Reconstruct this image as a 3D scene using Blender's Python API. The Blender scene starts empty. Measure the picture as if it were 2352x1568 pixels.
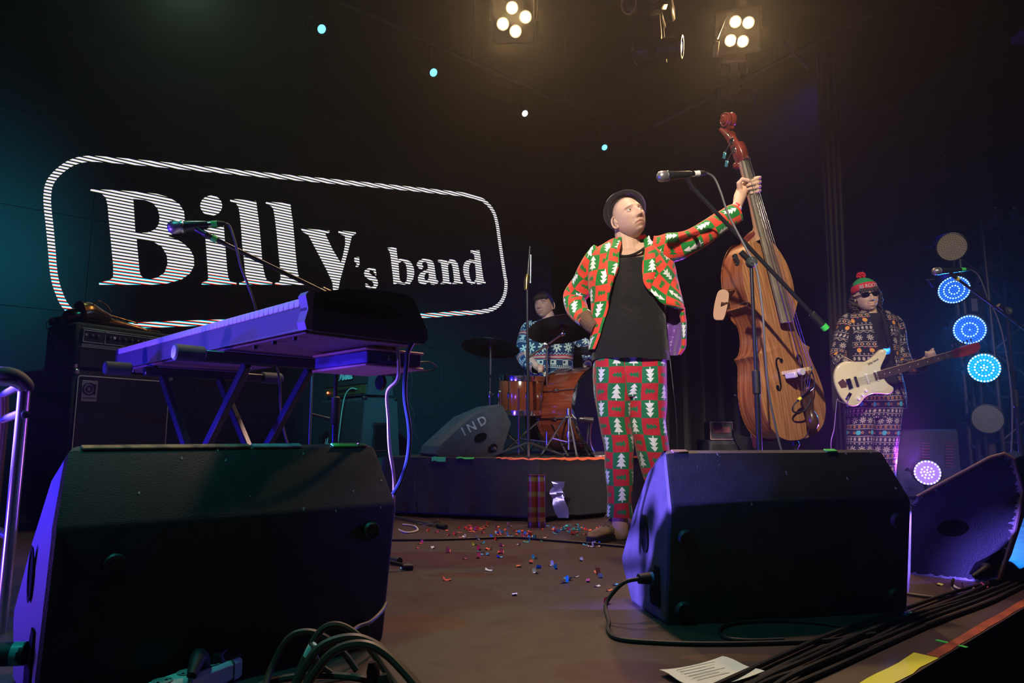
import bpy, bmesh, math, random
from math import sin, cos, pi, radians as R, sqrt, atan2

from mathutils import Vector as V, Matrix as M, noise as NZ

random.seed(7)
sc = bpy.context.scene
col = sc.collection
# ------------------------------------------------------------------ camera
CAM_H, PITCH, FPX = 0.53, R(7.85), 1568.0
cam_d = bpy.data.cameras.new('camera'); cam_d.lens = 24.0; cam_d.sensor_width = 36.0
cam_d.clip_start = 0.05; cam_d.clip_end = 60
cam = bpy.data.objects.new('camera', cam_d); col.objects.link(cam)
cam.location = (0, 0, CAM_H); cam.rotation_euler = (pi/2 + PITCH, 0, 0)
sc.camera = cam
sc.view_settings.view_transform = 'Standard'; sc.view_settings.look = 'None'
sc.view_settings.gamma = 1.0; sc.view_settings.use_curve_mapping = False
sc.view_settings.exposure = 0.0
sc.cycles.max_bounces = 4; sc.cycles.diffuse_bounces = 2; sc.cycles.glossy_bounces = 2; sc.cycles.transmission_bounces = 0
sc.cycles.volume_bounces = 0; sc.cycles.transparent_max_bounces = 8
sc.cycles.use_denoising = True; sc.cycles.sample_clamp_indirect = 4.0

def P(px, py, Y):
    """photo pixel at forward distance Y -> stage point"""
    a = (px-1176)/FPX; b = (784-py)/FPX
    t = Y/(cos(PITCH)-b*sin(PITCH))
    return V((a*t, Y, CAM_H+t*(sin(PITCH)+b*cos(PITCH))))
def F(px, py, z=0.0):
    """photo pixel on the level plane z"""
    a = (px-1176)/FPX; b = (784-py)/FPX
    d = V((a, cos(PITCH)-b*sin(PITCH), sin(PITCH)+b*cos(PITCH)))
    return V((0, 0, CAM_H)) + d*((z-CAM_H)/d.z)
AZ = R(49.2)                                   # the stage runs along U, the audience is at -W
U = V((sin(AZ), cos(AZ), 0)); W = V((-cos(AZ), sin(AZ), 0)); Z = V((0, 0, 1))
def S(u, w, z=0.0): return U*u + W*w + Z*z
def onplane(px, py, w):
    """photo pixel on the upright plane W=w"""
    a = (px-1176)/FPX; b = (784-py)/FPX
    d = V((a, cos(PITCH)-b*sin(PITCH), sin(PITCH)+b*cos(PITCH)))
    return V((0, 0, CAM_H)) + d*(w/d.dot(W))

# ------------------------------------------------------------------ world and stage lights
world = bpy.data.worlds.new('world'); sc.world = world; world.use_nodes = True
world.node_tree.nodes['Background'].inputs[0].default_value = (0.10, 0.11, 0.18, 1)
world.node_tree.nodes['Background'].inputs[1].default_value = 0.004
HAZE = 0.0036                                   # thin smoky haze in the whole hall
_v = world.node_tree.nodes.new('ShaderNodeVolumeScatter'); _v.inputs['Density'].default_value = HAZE; _v.inputs['Anisotropy'].default_value = 0.72
world.node_tree.links.new(_v.outputs[0], world.node_tree.nodes['World Output'].inputs['Volume'])
def aim(o, target):
    o.rotation_euler = (V(target)-o.location).to_track_quat('-Z', 'Y').to_euler()
def spot(name, loc, target, color, watts, angle, blend=0.6, size=0.06):
    d = bpy.data.lights.new(name, 'SPOT'); d.color = color; d.energy = watts
    d.spot_size = R(angle); d.spot_blend = blend; d.shadow_soft_size = size
    o = bpy.data.objects.new(name, d); col.objects.link(o); o.location = loc; aim(o, target)
    return o
def point(name, loc, color, watts, size=0.05):
    d = bpy.data.lights.new(name, 'POINT'); d.color = color; d.energy = watts; d.shadow_soft_size = size
    o = bpy.data.objects.new(name, d); col.objects.link(o); o.location = loc
    return o
SCR0 = 5.8
KEYW = (1.0, 0.86, 0.68)
spot('key_light', (-1.6, -4.2, 4.6), (0.95, 3.7, 1.56), KEYW, 4500, 21, 0.85, 0.08)
spot('key_light_side', (4.2, -2.6, 4.6), (3.0, 5.3, 1.5), KEYW, 800, 33, 0.8, 0.08)
spot('floor_wash', (0.5, 3.6, 4.7), (0.45, 2.7, 0), (1.0, 0.60, 0.48), 480, 78, 0.9, 0.2)
spot('violet_wash', (-4.2, 1.62, 1.30), (0.40, 2.13, 0.24), (0.19, 0.12, 1.0), 15000, 8.0, 0.5, 0.05)
spot('violet_piano', (-3.9, 0.9, 1.3), (-0.8, 2.0, 0.85), (0.14, 0.06, 1.0), 420, 26, 0.8, 0.06)
spot('violet_floor_lamp', (-2.3, 1.35, 0.12), (-0.9, 2.2, 0.85), (0.26, 0.09, 1.0), 110, 100, 0.9, 0.08)
spot('blue_floor_lamp', (-3.3, 2.5, 0.40), (-1.3, 2.6, 0.7), (0.02, 0.015, 1.0), 190, 110, 0.9, 0.08)
spot('teal_wash', (-0.7, 0.3, 3.3), (-0.75, 6.4, 0.75), (0.02, 0.55, 0.72), 1500, 24, 0.9, 0.05)
spot('teal_side', (0.6, 0.5, 3.0), S(-0.8, SCR0, 1.6), (0.02, 0.50, 0.70), 260, 40, 0.9, 0.05)
spot('cyan_down', (-1.5, 0.8, 4.5), (-0.45, 1.65, 0.2), (0.06, 0.85, 0.80), 230, 42, 0.9, 0.06)
spot('green_glow', P(420, -60, 4.4), P(470, 60, 4.2), (0.55, 1.0, 0.65), 60, 120, 1.0, 0.05)
spot('violet_uplight', P(2120, 1085, 5.05), P(1600, 560, 3.6), (0.50, 0.06, 1.0), 420, 60, 0.8, 0.06)
spot('led_glow_mid', P(2215, 757, 5.85), P(2215, 757, 5.85)+V((-0.42, -1, -0.1)), (0.03, 0.22, 1.0), 60, 120, 0.9, 0.08)
spot('led_glow_low', P(2250, 845, 5.85), P(2250, 845, 5.85)+V((-0.42, -1, -0.1)), (0.01, 0.28, 1.0), 90, 130, 0.9, 0.08)
spot('led_glow_floor', P(2122, 1085, 5.05), P(2122, 1085, 5.05)+V((-0.5, -1, 0.1)), (0.16, 0.08, 1.0), 110, 130, 0.9, 0.08)
spot('blue_back_wash', (3.4, 7.0, 4.4), (2.2, 6.6, 0.6), (0.02, 0.03, 1.0), 260, 100, 0.9, 0.1)
spot('blinder_glow_drums', P(1180, 46, 5.45), (0.0, 0.5, 0.8), (1.0, 0.60, 0.26), 220, 120, 0.9, 0.1)
spot('blinder_glow_bass', P(1698, 73, 5.75), (0.6, 0.5, 0.8), (1.0, 0.60, 0.26), 220, 120, 0.9, 0.1)
for k_, (px_, py_) in enumerate(((738, 66), (995, 166), (1205, 260), (1388, 338))):
    q_ = onplane(px_, py_, SCR0-0.75)-Z*0.02-W*0.05
    spot('pipe_spot_%d' % k_, q_, q_+U*1.0-Z*0.16, (0.30, 0.62, 1.0), 140, 13, 0.8, 0.02)


# ------------------------------------------------------------------ materials
MATS = {}
def new_mat(name):
    m = bpy.data.materials.new(name); m.use_nodes = True; MATS[name] = m
    return m, m.node_tree.nodes, m.node_tree.links, m.node_tree.nodes['Principled BSDF']
def mat(name, c, rough=0.5, metal=0.0, spec=0.5, bump=0.0, bscale=60, vary=0.0, vscale=8, c2=None, coat=0.0, sheen=0.0, emit=None, estr=0.0):
    m, n, l, b = new_mat(name)
    b.inputs['Base Color'].default_value = (*c, 1); b.inputs['Roughness'].default_value = rough
    b.inputs['Metallic'].default_value = metal; b.inputs['Specular IOR Level'].default_value = spec
    b.inputs['Coat Weight'].default_value = coat
    if sheen: b.inputs['Sheen Weight'].default_value = sheen
    if emit: b.inputs['Emission Color'].default_value = (*emit, 1); b.inputs['Emission Strength'].default_value = estr
    tc = n.new('ShaderNodeTexCoord')
    if vary:
        t = n.new('ShaderNodeTexNoise'); t.inputs['Scale'].default_value = vscale; t.inputs['Detail'].default_value = 5
        l.new(tc.outputs['Object'], t.inputs['Vector'])
        r = n.new('ShaderNodeValToRGB')
        d = c2 or tuple(x*(1-vary) for x in c)
        r.color_ramp.elements[0].color = (*d, 1); r.color_ramp.elements[1].color = (*c, 1)
        r.color_ramp.elements[0].position = 0.35; r.color_ramp.elements[1].position = 0.65
        l.new(t.outputs['Fac'], r.inputs['Fac']); l.new(r.outputs['Color'], b.inputs['Base Color'])
    if bump:
        t = n.new('ShaderNodeTexNoise'); t.inputs['Scale'].default_value = bscale; t.inputs['Detail'].default_value = 4
        l.new(tc.outputs['Object'], t.inputs['Vector'])
        bp = n.new('ShaderNodeBump'); bp.inputs['Strength'].default_value = bump; bp.inputs['Distance'].default_value = 0.01
        l.new(t.outputs['Fac'], bp.inputs['Height']); l.new(bp.outputs['Normal'], b.inputs['Normal'])
    return m
class X:
    """tiny expression builder over Math nodes"""
    def __init__(s, t, sock): s.t = t; s.s = sock
    def op(s, o, *a):
        n = s.t.nodes.new('ShaderNodeMath'); n.operation = o
        for i, v in enumerate((s,)+a):
            if isinstance(v, X): s.t.links.new(v.s, n.inputs[i])
            else: n.inputs[i].default_value = v
        return X(s.t, n.outputs[0])
    def __add__(s, o): return s.op('ADD', o)
    def __sub__(s, o): return s.op('SUBTRACT', o)
    def __mul__(s, o): return s.op('MULTIPLY', o)
    def __truediv__(s, o): return s.op('DIVIDE', o)
    def lt(s, o): return s.op('LESS_THAN', o)
    def gt(s, o): return s.op('GREATER_THAN', o)
    def abs(s): return s.op('ABSOLUTE')
    def fl(s): return s.op('FLOOR')
    def fr(s): return s.op('FRACT')
    def mod(s, o): return s.op('FLOORED_MODULO', o)
    def max(s, o): return s.op('MAXIMUM', o)
    def min(s, o): return s.op('MINIMUM', o)
    def pw(s, o): return s.op('POWER', o)
def mixc(t, fac, a, b):
    n = t.nodes.new('ShaderNodeMix'); n.data_type = 'RGBA'
    t.links.new(fac.s, n.inputs[0])
    for i, c in ((6, a), (7, b)):
        if isinstance(c, tuple): n.inputs[i].default_value = (*c, 1)
        else: t.links.new(c, n.inputs[i])
    return n.outputs[2]
def uvxy(m, which='UV'):
    t = m.node_tree; tc = t.nodes.new('ShaderNodeTexCoord'); sp = t.nodes.new('ShaderNodeSeparateXYZ')
    t.links.new(tc.outputs[which], sp.inputs[0])
    return X(t, sp.outputs[0]), X(t, sp.outputs[1]), X(t, sp.outputs[2])
def cloth_bump(m, s=0.25, scale=500, wr=0.6, wscale=9):
    t = m.node_tree; b = t.nodes['Principled BSDF']; tc = t.nodes.new('ShaderNodeTexCoord')
    n1 = t.nodes.new('ShaderNodeTexNoise'); n1.inputs['Scale'].default_value = scale
    n2 = t.nodes.new('ShaderNodeTexNoise'); n2.inputs['Scale'].default_value = wscale; n2.inputs['Detail'].default_value = 3; n2.inputs['Distortion'].default_value = 1.2
    for k in (n1, n2): t.links.new(tc.outputs['Object'], k.inputs['Vector'])
    b1 = t.nodes.new('ShaderNodeBump'); b1.inputs['Strength'].default_value = s; b1.inputs['Distance'].default_value = 0.001
    b2 = t.nodes.new('ShaderNodeBump'); b2.inputs['Strength'].default_value = wr; b2.inputs['Distance'].default_value = 0.03
    t.links.new(n1.outputs['Fac'], b1.inputs['Height']); t.links.new(n2.outputs['Fac'], b2.inputs['Height'])
    t.links.new(b2.outputs['Normal'], b1.inputs['Normal']); t.links.new(b1.outputs['Normal'], b.inputs['Normal'])

# ------------------------------------------------------------------ mesh collecting
def cat(pts, k=6, closed=False):
    """Catmull-Rom through pts (lists of floats or Vectors)"""
    n = len(pts); out = []
    if n < 3: 
        return [V(pts[0]).lerp(V(pts[1]), i/k) for i in range(k+1)]
    segs = n if closed else n-1
    for i in range(segs):
        if closed: a, b, c, d = (pts[(i+j-1) % n] for j in range(4))
        else: a, b, c, d = pts[max(i-1, 0)], pts[i], pts[i+1], pts[min(i+2, n-1)]
        for s in range(k):
            t = s/k
            out.append(type(b)([0.5*((2*q)+(-p+r)*t+(2*p-5*q+4*r-w)*t*t+(-p+3*q-3*r+w)*t**3) for p, q, r, w in zip(a, b, c, d)]))
    if not closed: out.append(pts[-1])
    return out
class MB:
    def __init__(s): s.v = []; s.f = []; s.uv = []; s.mi = []; s.cm = 0
    def add(s, vs, fs, uvs=None):
        o = len(s.v); s.v += [V(p) for p in vs]; s.f += [tuple(i+o for i in f) for f in fs]
        s.uv += list(uvs) if uvs else [(0, 0)]*len(vs); s.mi += [s.cm]*len(fs)
        return s
    def hull(s, pts):
        bm = bmesh.new()
        for p in pts: bm.verts.new(p)
        r = bmesh.ops.convex_hull(bm, input=bm.verts)
        bmesh.ops.dissolve_limit(bm, angle_limit=0.01, verts=bm.verts, edges=bm.edges)
        bm.verts.index_update()
        s.add([v.co.copy() for v in bm.verts], [[v.index for v in f.verts] for f in bm.faces]); bm.free()
        return s
    def box(s, c, size, rot=None, b=0.0):
        c = V(c); h = V(size)*0.5; pts = []
        b = min(b, min(h)*0.95)
        for i in (-1, 1):
            for j in (-1, 1):
                for k in (-1, 1):
                    q = V((i*h.x, j*h.y, k*h.z))
                    if b <= 0: pts.append(q)
                    else: pts += [q-V((i*b, j*b, 0)), q-V((i*b, 0, k*b)), q-V((0, j*b, k*b))]
        m = rot if rot else M.Identity(3)
        return s.hull([c + m @ p for p in pts])
    def obox(s, o, ex, ey, ez, size, b=0.0):
        """box centred at o on the axes ex ey ez"""
        m = M((ex, ey, ez)).transposed()
        return s.box(o, size, m, b)
    def prism(s, outline, o, ex, ey, ez, z0, z1):
        o = V(o); n = len(outline)
        vs = [o+ex*a+ey*b+ez*z0 for a, b in outline]+[o+ex*a+ey*b+ez*z1 for a, b in outline]
        fs = [tuple(range(n)), tuple(range(2*n-1, n-1, -1))]+[(i, i+n, (i+1) % n+n, (i+1) % n) for i in range(n)]
        return s.add(vs, fs, [(a, b) for a, b in outline]*2)
    def tube(s, pts, r, seg=10, k=0, cap=True, flat=1.0, up=None):
        pts = [V(p) for p in pts]
        rs = list(r) if isinstance(r, (list, tuple)) else [r]*len(pts)
        if k:
            rs = [x[0] for x in cat([[x] for x in rs], k)] if len(rs) > 2 else [rs[0]+(rs[-1]-rs[0])*i/k for i in range(k+1)]
            pts = cat(pts, k)
        n = len(pts); rings = []; nrm = None
        for i in range(n):
            t = (pts[min(i+1, n-1)]-pts[max(i-1, 0)]).normalized()
            if nrm is None:
                a = up if up else (Z if abs(t.z) < 0.9 else V((1, 0, 0)))
                nrm = (V(a)-t*V(a).dot(t)).normalized()
            else: nrm = (nrm-t*nrm.dot(t)).normalized()
            bi = t.cross(nrm)
            rings.append([pts[i]+nrm*(cos(2*pi*j/seg)*rs[i]*flat)+bi*(sin(2*pi*j/seg)*rs[i]) for j in range(seg)])
        vs = [p for q in rings for p in q]
        fs = [(i*seg+j, i*seg+(j+1) % seg, (i+1)*seg+(j+1) % seg, (i+1)*seg+j) for i in range(n-1) for j in range(seg)]
        if cap: fs += [tuple(range(seg-1, -1, -1)), tuple(range((n-1)*seg, n*seg))]
        L = [0]
        for i in range(1, n): L.append(L[-1]+(pts[i]-pts[i-1]).length)
        return s.add(vs, fs, [((j/seg)*2*pi*rs[i], L[i]) for i in range(n) for j in range(seg)])
    def rod(s, a, b, r, seg=10): return s.tube([a, b], r, seg)
    def lathe(s, prof, o, ax=Z, seg=24, ex=None, open0=False):
        ax = V(ax).normalized(); o = V(o)
        e = V(ex) if ex else (V((1, 0, 0)) if abs(ax.x) < 0.9 else V((0, 1, 0)))
        e = (e-ax*e.dot(ax)).normalized(); g = ax.cross(e); vs = []; fs = []
        for r, h in prof:
            for j in range(seg):
                a = 2*pi*j/seg; vs.append(o+ax*h+e*(cos(a)*r)+g*(sin(a)*r))
        n = len(prof)
        fs = [(i*seg+j, i*seg+(j+1) % seg, (i+1)*seg+(j+1) % seg, (i+1)*seg+j) for i in range(n-1) for j in range(seg)]
        if tuple(prof[0]) == tuple(prof[-1]): return s.add(vs, fs, [(j/seg, h) for r, h in prof for j in range(seg)])
        if prof[0][0] > 1e-5 and not open0: fs.append(tuple(range(seg-1, -1, -1)))
        if prof[-1][0] > 1e-5: fs.append(tuple(range((n-1)*seg, n*seg)))
        return s.add(vs, fs, [(j/seg, h) for r, h in prof for j in range(seg)])
    def ball(s, c, r, seg=16, rot=None):
        r = V((r, r, r)) if not hasattr(r, '__len__') else V(r); c = V(c)
        vs = []; h = seg//2
        for i in range(h+1):
            for j in range(seg):
                p = V((r.x*sin(pi*i/h)*cos(2*pi*j/seg), r.y*sin(pi*i/h)*sin(2*pi*j/seg), r.z*cos(pi*i/h)))
                vs.append(c+(rot @ p if rot else p))
        fs = [(i*seg+j, i*seg+(j+1) % seg, (i+1)*seg+(j+1) % seg, (i+1)*seg+j) for i in range(h) for j in range(seg)]
        return s.add(vs, fs)
    def loft(s, rings, closed=True, cap=False, u0=0.0, v0=0.0, useam=0.5):
        """rings of equal length; uv in metres, u=0 at fraction useam of the ring"""
        n = len(rings); m = len(rings[0]); vs = []; uv = []; vl = 0
        for i, r in enumerate(rings):
            if i: vl += sum((a-b).length for a, b in zip(r, rings[i-1]))/m
            q = list(r)+([r[0]] if closed else [])
            L = [0]
            for a, b in zip(q, q[1:]): L.append(L[-1]+(b-a).length)
            vs += q; uv += [(x-L[-1]*useam+u0, vl+v0) for x in L]
        w = m+1 if closed else m
        fs = [(i*w+j, i*w+j+1, (i+1)*w+j+1, (i+1)*w+j) for i in range(n-1) for j in range(w-1)]
        if cap: fs += [tuple(range(w-1, -1, -1)), tuple(range((n-1)*w, n*w))]
        return s.add(vs, fs, uv)
    def wrinkle(s, amp, freq=9, seed=0.0):
        for p in s.v:
            q = V((p.x*freq+seed, p.y*freq, p.z*freq*0.7))
            p += NZ.noise_vector(q)*amp
        return s
    def build(s, name, m, parent=None, angle=40, weld=False, mats=None):
        me = bpy.data.meshes.new(name)
        o0 = parent.matrix_basis.translation if parent else V((0, 0, 0))
        if parent and parent.parent: o0 = o0 + parent.parent.matrix_basis.translation
        me.from_pydata([tuple(p-o0) for p in s.v], [], s.f)
        if any(u != (0, 0) for u in s.uv):
            ul = me.uv_layers.new(name='UVMap')
            for lp in me.loops: ul.data[lp.index].uv = s.uv[lp.vertex_index]
        for x in (mats or [m]): me.materials.append(MATS[x] if isinstance(x, str) else x)
        if mats:
            for p, i in zip(me.polygons, s.mi): p.material_index = i
        me.validate()
        bm = bmesh.new(); bm.from_mesh(me)
        if weld: bmesh.ops.remove_doubles(bm, verts=bm.verts, dist=1e-5)
        bmesh.ops.recalc_face_normals(bm, faces=bm.faces); bm.to_mesh(me); bm.free()
        for p in me.polygons: p.use_smooth = True
        me.set_sharp_from_angle(angle=R(angle))
        o = bpy.data.objects.new(name, me); col.objects.link(o)
        if parent: o.parent = parent
        return o
def tag(o, label=None, category=None, group=None, kind=None):
    for k, v in (('label', label), ('category', category), ('group', group), ('kind', kind)):
        if v: o[k] = v
    return o
def thing(name, label, category, loc=(0, 0, 0), group=None):
    o = bpy.data.objects.new(name, None); col.objects.link(o); o.location = loc; o.empty_display_size = 0.1
    return tag(o, label, category, group)
def dup(o, parent=None):
    c = o.copy(); col.objects.link(c); c.parent = parent
    for ch in list(o.children): dup(ch, c)
    return c
def place(name, mesh_obj, loc, parent, rot=None):
    c = mesh_obj.copy(); col.objects.link(c); c.name = name; c.parent = parent; c.location = loc
    if rot: c.rotation_euler = rot
    return c
def text_mesh(txt, size, o, ex, ey, ez, depth=0.0005, shear=0.0, bold=0.0):
    """flat lettering from the built-in font as MB, lower-left at o"""
    cu = bpy.data.curves.new('t', 'FONT'); cu.body = txt; cu.size = size; cu.extrude = depth; cu.shear = shear; cu.offset = bold
    ob = bpy.data.objects.new('t', cu); col.objects.link(ob)
    dg = bpy.context.evaluated_depsgraph_get(); me = bpy.data.meshes.new_from_object(ob.evaluated_get(dg))
    b = MB(); b.add([V(o)+ex*v.co.x+ey*v.co.y+ez*v.co.z for v in me.vertices], [tuple(p.vertices) for p in me.polygons])
    bpy.data.objects.remove(ob); bpy.data.curves.remove(cu); bpy.data.meshes.remove(me)
    return b

# ------------------------------------------------------------------ palette
mat('black_paint', (0.018, 0.019, 0.020), 0.55, bump=0.35, bscale=220)
mat('black_plastic', (0.012, 0.012, 0.014), 0.35)
mat('rubber', (0.010, 0.010, 0.011), 0.6)
mat('void_black', (0.004, 0.004, 0.005), 0.95, spec=0.1)
mat('chrome', (0.75, 0.76, 0.80), 0.14, 1.0)
mat('steel', (0.45, 0.46, 0.50), 0.30, 1.0)
mat('dark_steel', (0.06, 0.065, 0.075), 0.32, 0.8)
mat('black_tube', (0.020, 0.022, 0.028), 0.28, 0.3)
mat('white_plastic', (0.75, 0.74, 0.70), 0.4)
mat('green_tape', (0.06, 0.75, 0.10), 0.5)
mat('yellow_tape', (0.75, 0.72, 0.05), 0.5)
mat('orange_tape', (0.85, 0.16, 0.06), 0.6, bump=0.3, bscale=40)
mat('stage_edge_tape', (0.45, 0.09, 0.035), 0.6, vary=0.5, vscale=14)
mat('worn_wood_edge', (0.35, 0.20, 0.09), 0.7, vary=0.8, vscale=30)
mat('white_wear', (0.42, 0.42, 0.42), 0.8, vary=0.5, vscale=60)
mat('cream_cable', (0.55, 0.52, 0.42), 0.5)
mat('grille_cloth', (0.014, 0.014, 0.016), 0.85, bump=0.4, bscale=400)
mat('silver_cloth', (0.32, 0.33, 0.36), 0.4, 0.3)
mat('piping_white', (0.80, 0.84, 0.85), 0.5)
mat('tolex', (0.016, 0.017, 0.019), 0.6, bump=0.5, bscale=350)
mat('tolex_grey', (0.045, 0.055, 0.062), 0.6, bump=0.5, bscale=350)
mat('gold_panel', (0.20, 0.13, 0.045), 0.4, 0.6)
mat('brass', (0.42, 0.26, 0.10), 0.25, 1.0, vary=0.4, vscale=30)
mat('knob', (0.35, 0.35, 0.36), 0.35, 0.5)
mat('red_led', (0.4, 0.02, 0.01), 0.4, emit=(1, 0.12, 0.05), estr=6)
mat('paper', (0.80, 0.76, 0.70), 0.7)

# stage floor: dark scuffed vinyl with maroon and amber stains
m, n, l, b = new_mat('stage_floor')
x_, y_, z_ = uvxy(m, 'Object')
tc = n.new('ShaderNodeTexCoord')
def nz(scale, det=5, dist=0.0):
    t = n.new('ShaderNodeTexNoise'); t.inputs['Scale'].default_value = scale; t.inputs['Detail'].default_value = det
    t.inputs['Distortion'].default_value = dist; l.new(tc.outputs['Object'], t.inputs['Vector']); return X(m.node_tree, t.outputs['Fac'])
a1, a2, a3 = nz(0.9, 4, 0.6), nz(7, 6, 1.0), nz(90, 3)
k1 = ((a1-0.52)*7).max(0).min(1); k2 = ((a2-0.45)*2.5).max(0).min(1)
c = mixc(m.node_tree, k1, (0.062, 0.040, 0.034), (0.050, 0.015, 0.017))
c = mixc(m.node_tree, k2*0.6, c, (0.036, 0.024, 0.021))
k3 = ((nz(0.55, 3, 0.4)-0.60)*9).max(0).min(1)
c = mixc(m.node_tree, k3, c, (0.060, 0.026, 0.010))
for sx_, sy_, ra_, rb_2, cc_ in ((F(985, 1285).x, F(985, 1285).y, 0.42, 0.22, (0.046, 0.008, 0.016)), (F(930, 1430).x, F(930, 1430).y, 0.20, 0.10, (0.075, 0.026, 0.008)), (F(1060, 1320).x, F(1060, 1320).y, 0.16, 0.05, (0.060, 0.020, 0.008)), (F(1430, 1545).x, F(1430, 1545).y, 0.16, 0.09, (0.045, 0.009, 0.016)), (F(1640, 1510).x+0.05, F(1640, 1510).y, 0.13, 0.03, (0.11, 0.055, 0.035))):
    dx_, dy_ = (x_-sx_)/ra_, (y_-sy_)/rb_2                    # spilt-paint patches with ragged rims
    k_ = ((dx_*dx_+dy_*dy_)*-1.0+1.0+(a2-0.5)*1.2)*5
    c = mixc(m.node_tree, k_.max(0).min(0.9), c, cc_)
l.new(c, b.inputs['Base Color'])
rr = (a2*0.25+0.32); l.new(rr.s, b.inputs['Roughness'])
bp = n.new('ShaderNodeBump'); bp.inputs['Strength'].default_value = 0.12; bp.inputs['Distance'].default_value = 0.004
l.new((a3*0.4+a2).s, bp.inputs['Height']); l.new(bp.outputs['Normal'], b.inputs['Normal'])

EDGE = F(2200, 1488).dot(W)          # audience edge of the stage
SCR = 5.8                            # distance of the video wall
def slab(name, pts, z0, z1, mt, kind='structure'):
    o = MB().prism([(p.x, p.y) for p in pts], (0, 0, 0), V((1, 0, 0)), V((0, 1, 0)), Z, z0, z1).build(name, mt)
    o['kind'] = kind; return o
slab('floor', [S(-6, EDGE), S(13, EDGE), S(13, SCR+1.6), S(-6, SCR+1.6)], -0.12, 0.0, 'stage_floor')
slab('floor_audience', [S(-6, -9), S(13, -9), S(13, EDGE), S(-6, EDGE)], -1.25, -1.15, 'void_black')
o = MB().obox(S(3.5, EDGE+0.03, -0.64), U, W, Z, (19, 0.06, 1.03)).build('wall_stage_front', 'void_black'); o['kind'] = 'structure'
mat('drape', (0.010, 0.010, 0.012), 0.9, spec=0.1, sheen=0.2)
mat('ceiling_black', (0.010, 0.0085, 0.008), 0.9, spec=0.1, vary=0.5, vscale=2)
slab('ceiling', [S(-6, -9), S(13, -9), S(13, SCR+1.6), S(-6, SCR+1.6)], 5.0, 5.15, 'ceiling_black')
# back drape with soft upright folds
b_ = MB(); rows = []
for zz in (0.0, 1.2, 2.5, 3.8, 5.0):
    rows.append([S(-6+19*i/190, SCR+1.45+0.05*sin(i*1.15)+0.03*sin(i*2.7+zz), zz) for i in range(191)])
b_.loft(rows, closed=False); o = b_.build('wall_back', 'drape'); o['kind'] = 'structure'
rows = [[S(12.3+0.05*sin(i*1.3), EDGE-0.5+8*i/70, zz) for i in range(71)] for zz in (0.0, 2.5, 5.0)]
o = MB().loft(rows, closed=False).build('wall_side', 'drape'); o['kind'] = 'structure'
# dark header wall above the video wall
o = MB().obox(S(0.0, SCR+0.9, 4.3), U, W, Z, (12.0, 0.08, 1.4)).build('wall_header', 'ceiling_black'); o['kind'] = 'structure'
# orange and yellow tape along the audience edge
def tape_along(name, p, q, wid, mt, label, n=10, thick=0.0015):
    d = (q-p); r1 = []; r2 = []
    pp = d.cross(Z).normalized()*wid
    for i in range(n+1):
        t = i/n; c = p+d*t
        r1.append(c+pp*(0.5+0.06*sin(i*2.1))+Z*thick); r2.append(c-pp*(0.5+0.05*sin(i*1.3+1))+Z*thick)
    bb = MB().loft([r1, r2], closed=False)
    bb.loft([[v-Z*thick for v in r1], r1], closed=False); bb.loft([[v-Z*thick for v in r2], r2], closed=False)
    return tag(bb.build(name, mt), label, 'tape')
e0, e1, e2 = F(2056, 1585), F(2158, 1512), F(2420, 1356)
def edgept(p, off=0.018): return S(p.dot(U), EDGE+off, 0)
tape_along('floor_tape', edgept(e0, 0.03)-U*0.25, edgept(e1, 0.03), 0.05, 'yellow_tape', 'bright yellow tape strip stuck on the front edge of the stage')
tape_along('floor_tape', edgept(e1)+U*0.004, edgept(e2)+U*0.8, 0.026, 'stage_edge_tape', 'faded orange tape line along the front edge of the stage', 24)
tape_along('floor_tape', F(2150, 1470), F(2222, 1487), 0.012, 'green_tape', 'thin green tape scrap on the floor near the orange edge line', 4)

# ------------------------------------------------------------------ video wall
m, n, l, b = new_mat('screen_face')
x_, y_, z_ = uvxy(m, 'Object')
b.inputs['Roughness'].default_value = 0.38
g = ((x_/0.0125).fr()-0.5).abs().max(((z_/0.0125).fr()-0.5).abs())
dot = g.lt(0.30)
tc = n.new('ShaderNodeTexCoord'); wn = n.new('ShaderNodeTexNoise'); wn.inputs['Scale'].default_value = 120; l.new(tc.outputs['Object'], wn.inputs['Vector'])
sp_ = ((X(m.node_tree, wn.outputs['Fac'])-0.55)*6).max(0).min(1)
c = mixc(m.node_tree, dot, (0.010, 0.012, 0.013), (0.048, 0.056, 0.058))
c = mixc(m.node_tree, dot*sp_, c, (0.16, 0.18, 0.18)); l.new(c, b.inputs['Base Color'])
R_END = onplane(1268, 600, SCR).dot(U); TOP = onplane(1266, 431, SCR).z
scr0 = S(R_END, SCR, 0)
screen = thing('video_wall', 'large dark LED video wall with a glowing white rounded logo frame', 'screen', scr0)
PW, PH = 0.80, TOP/5
pan = MB().obox(V((0, 0, 0)), V((1, 0, 0)), V((0, 1, 0)), Z, (PW-0.0016, 0.08, PH-0.0016), 0.001).build('panel', 'screen_face', None)
rz = atan2(U.y, U.x)
first = True
for i in range(10):
    for j in range(5):
        o = pan if first else pan.copy()
        if not first: col.objects.link(o)
        first = False
        o.parent = screen; o.rotation_euler = (0, 0, rz)
        o.location = -U*(PW*(i+0.5)) + W*(0.04+random.uniform(0, 0.0015)) + Z*(PH*(j+0.5))
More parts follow.
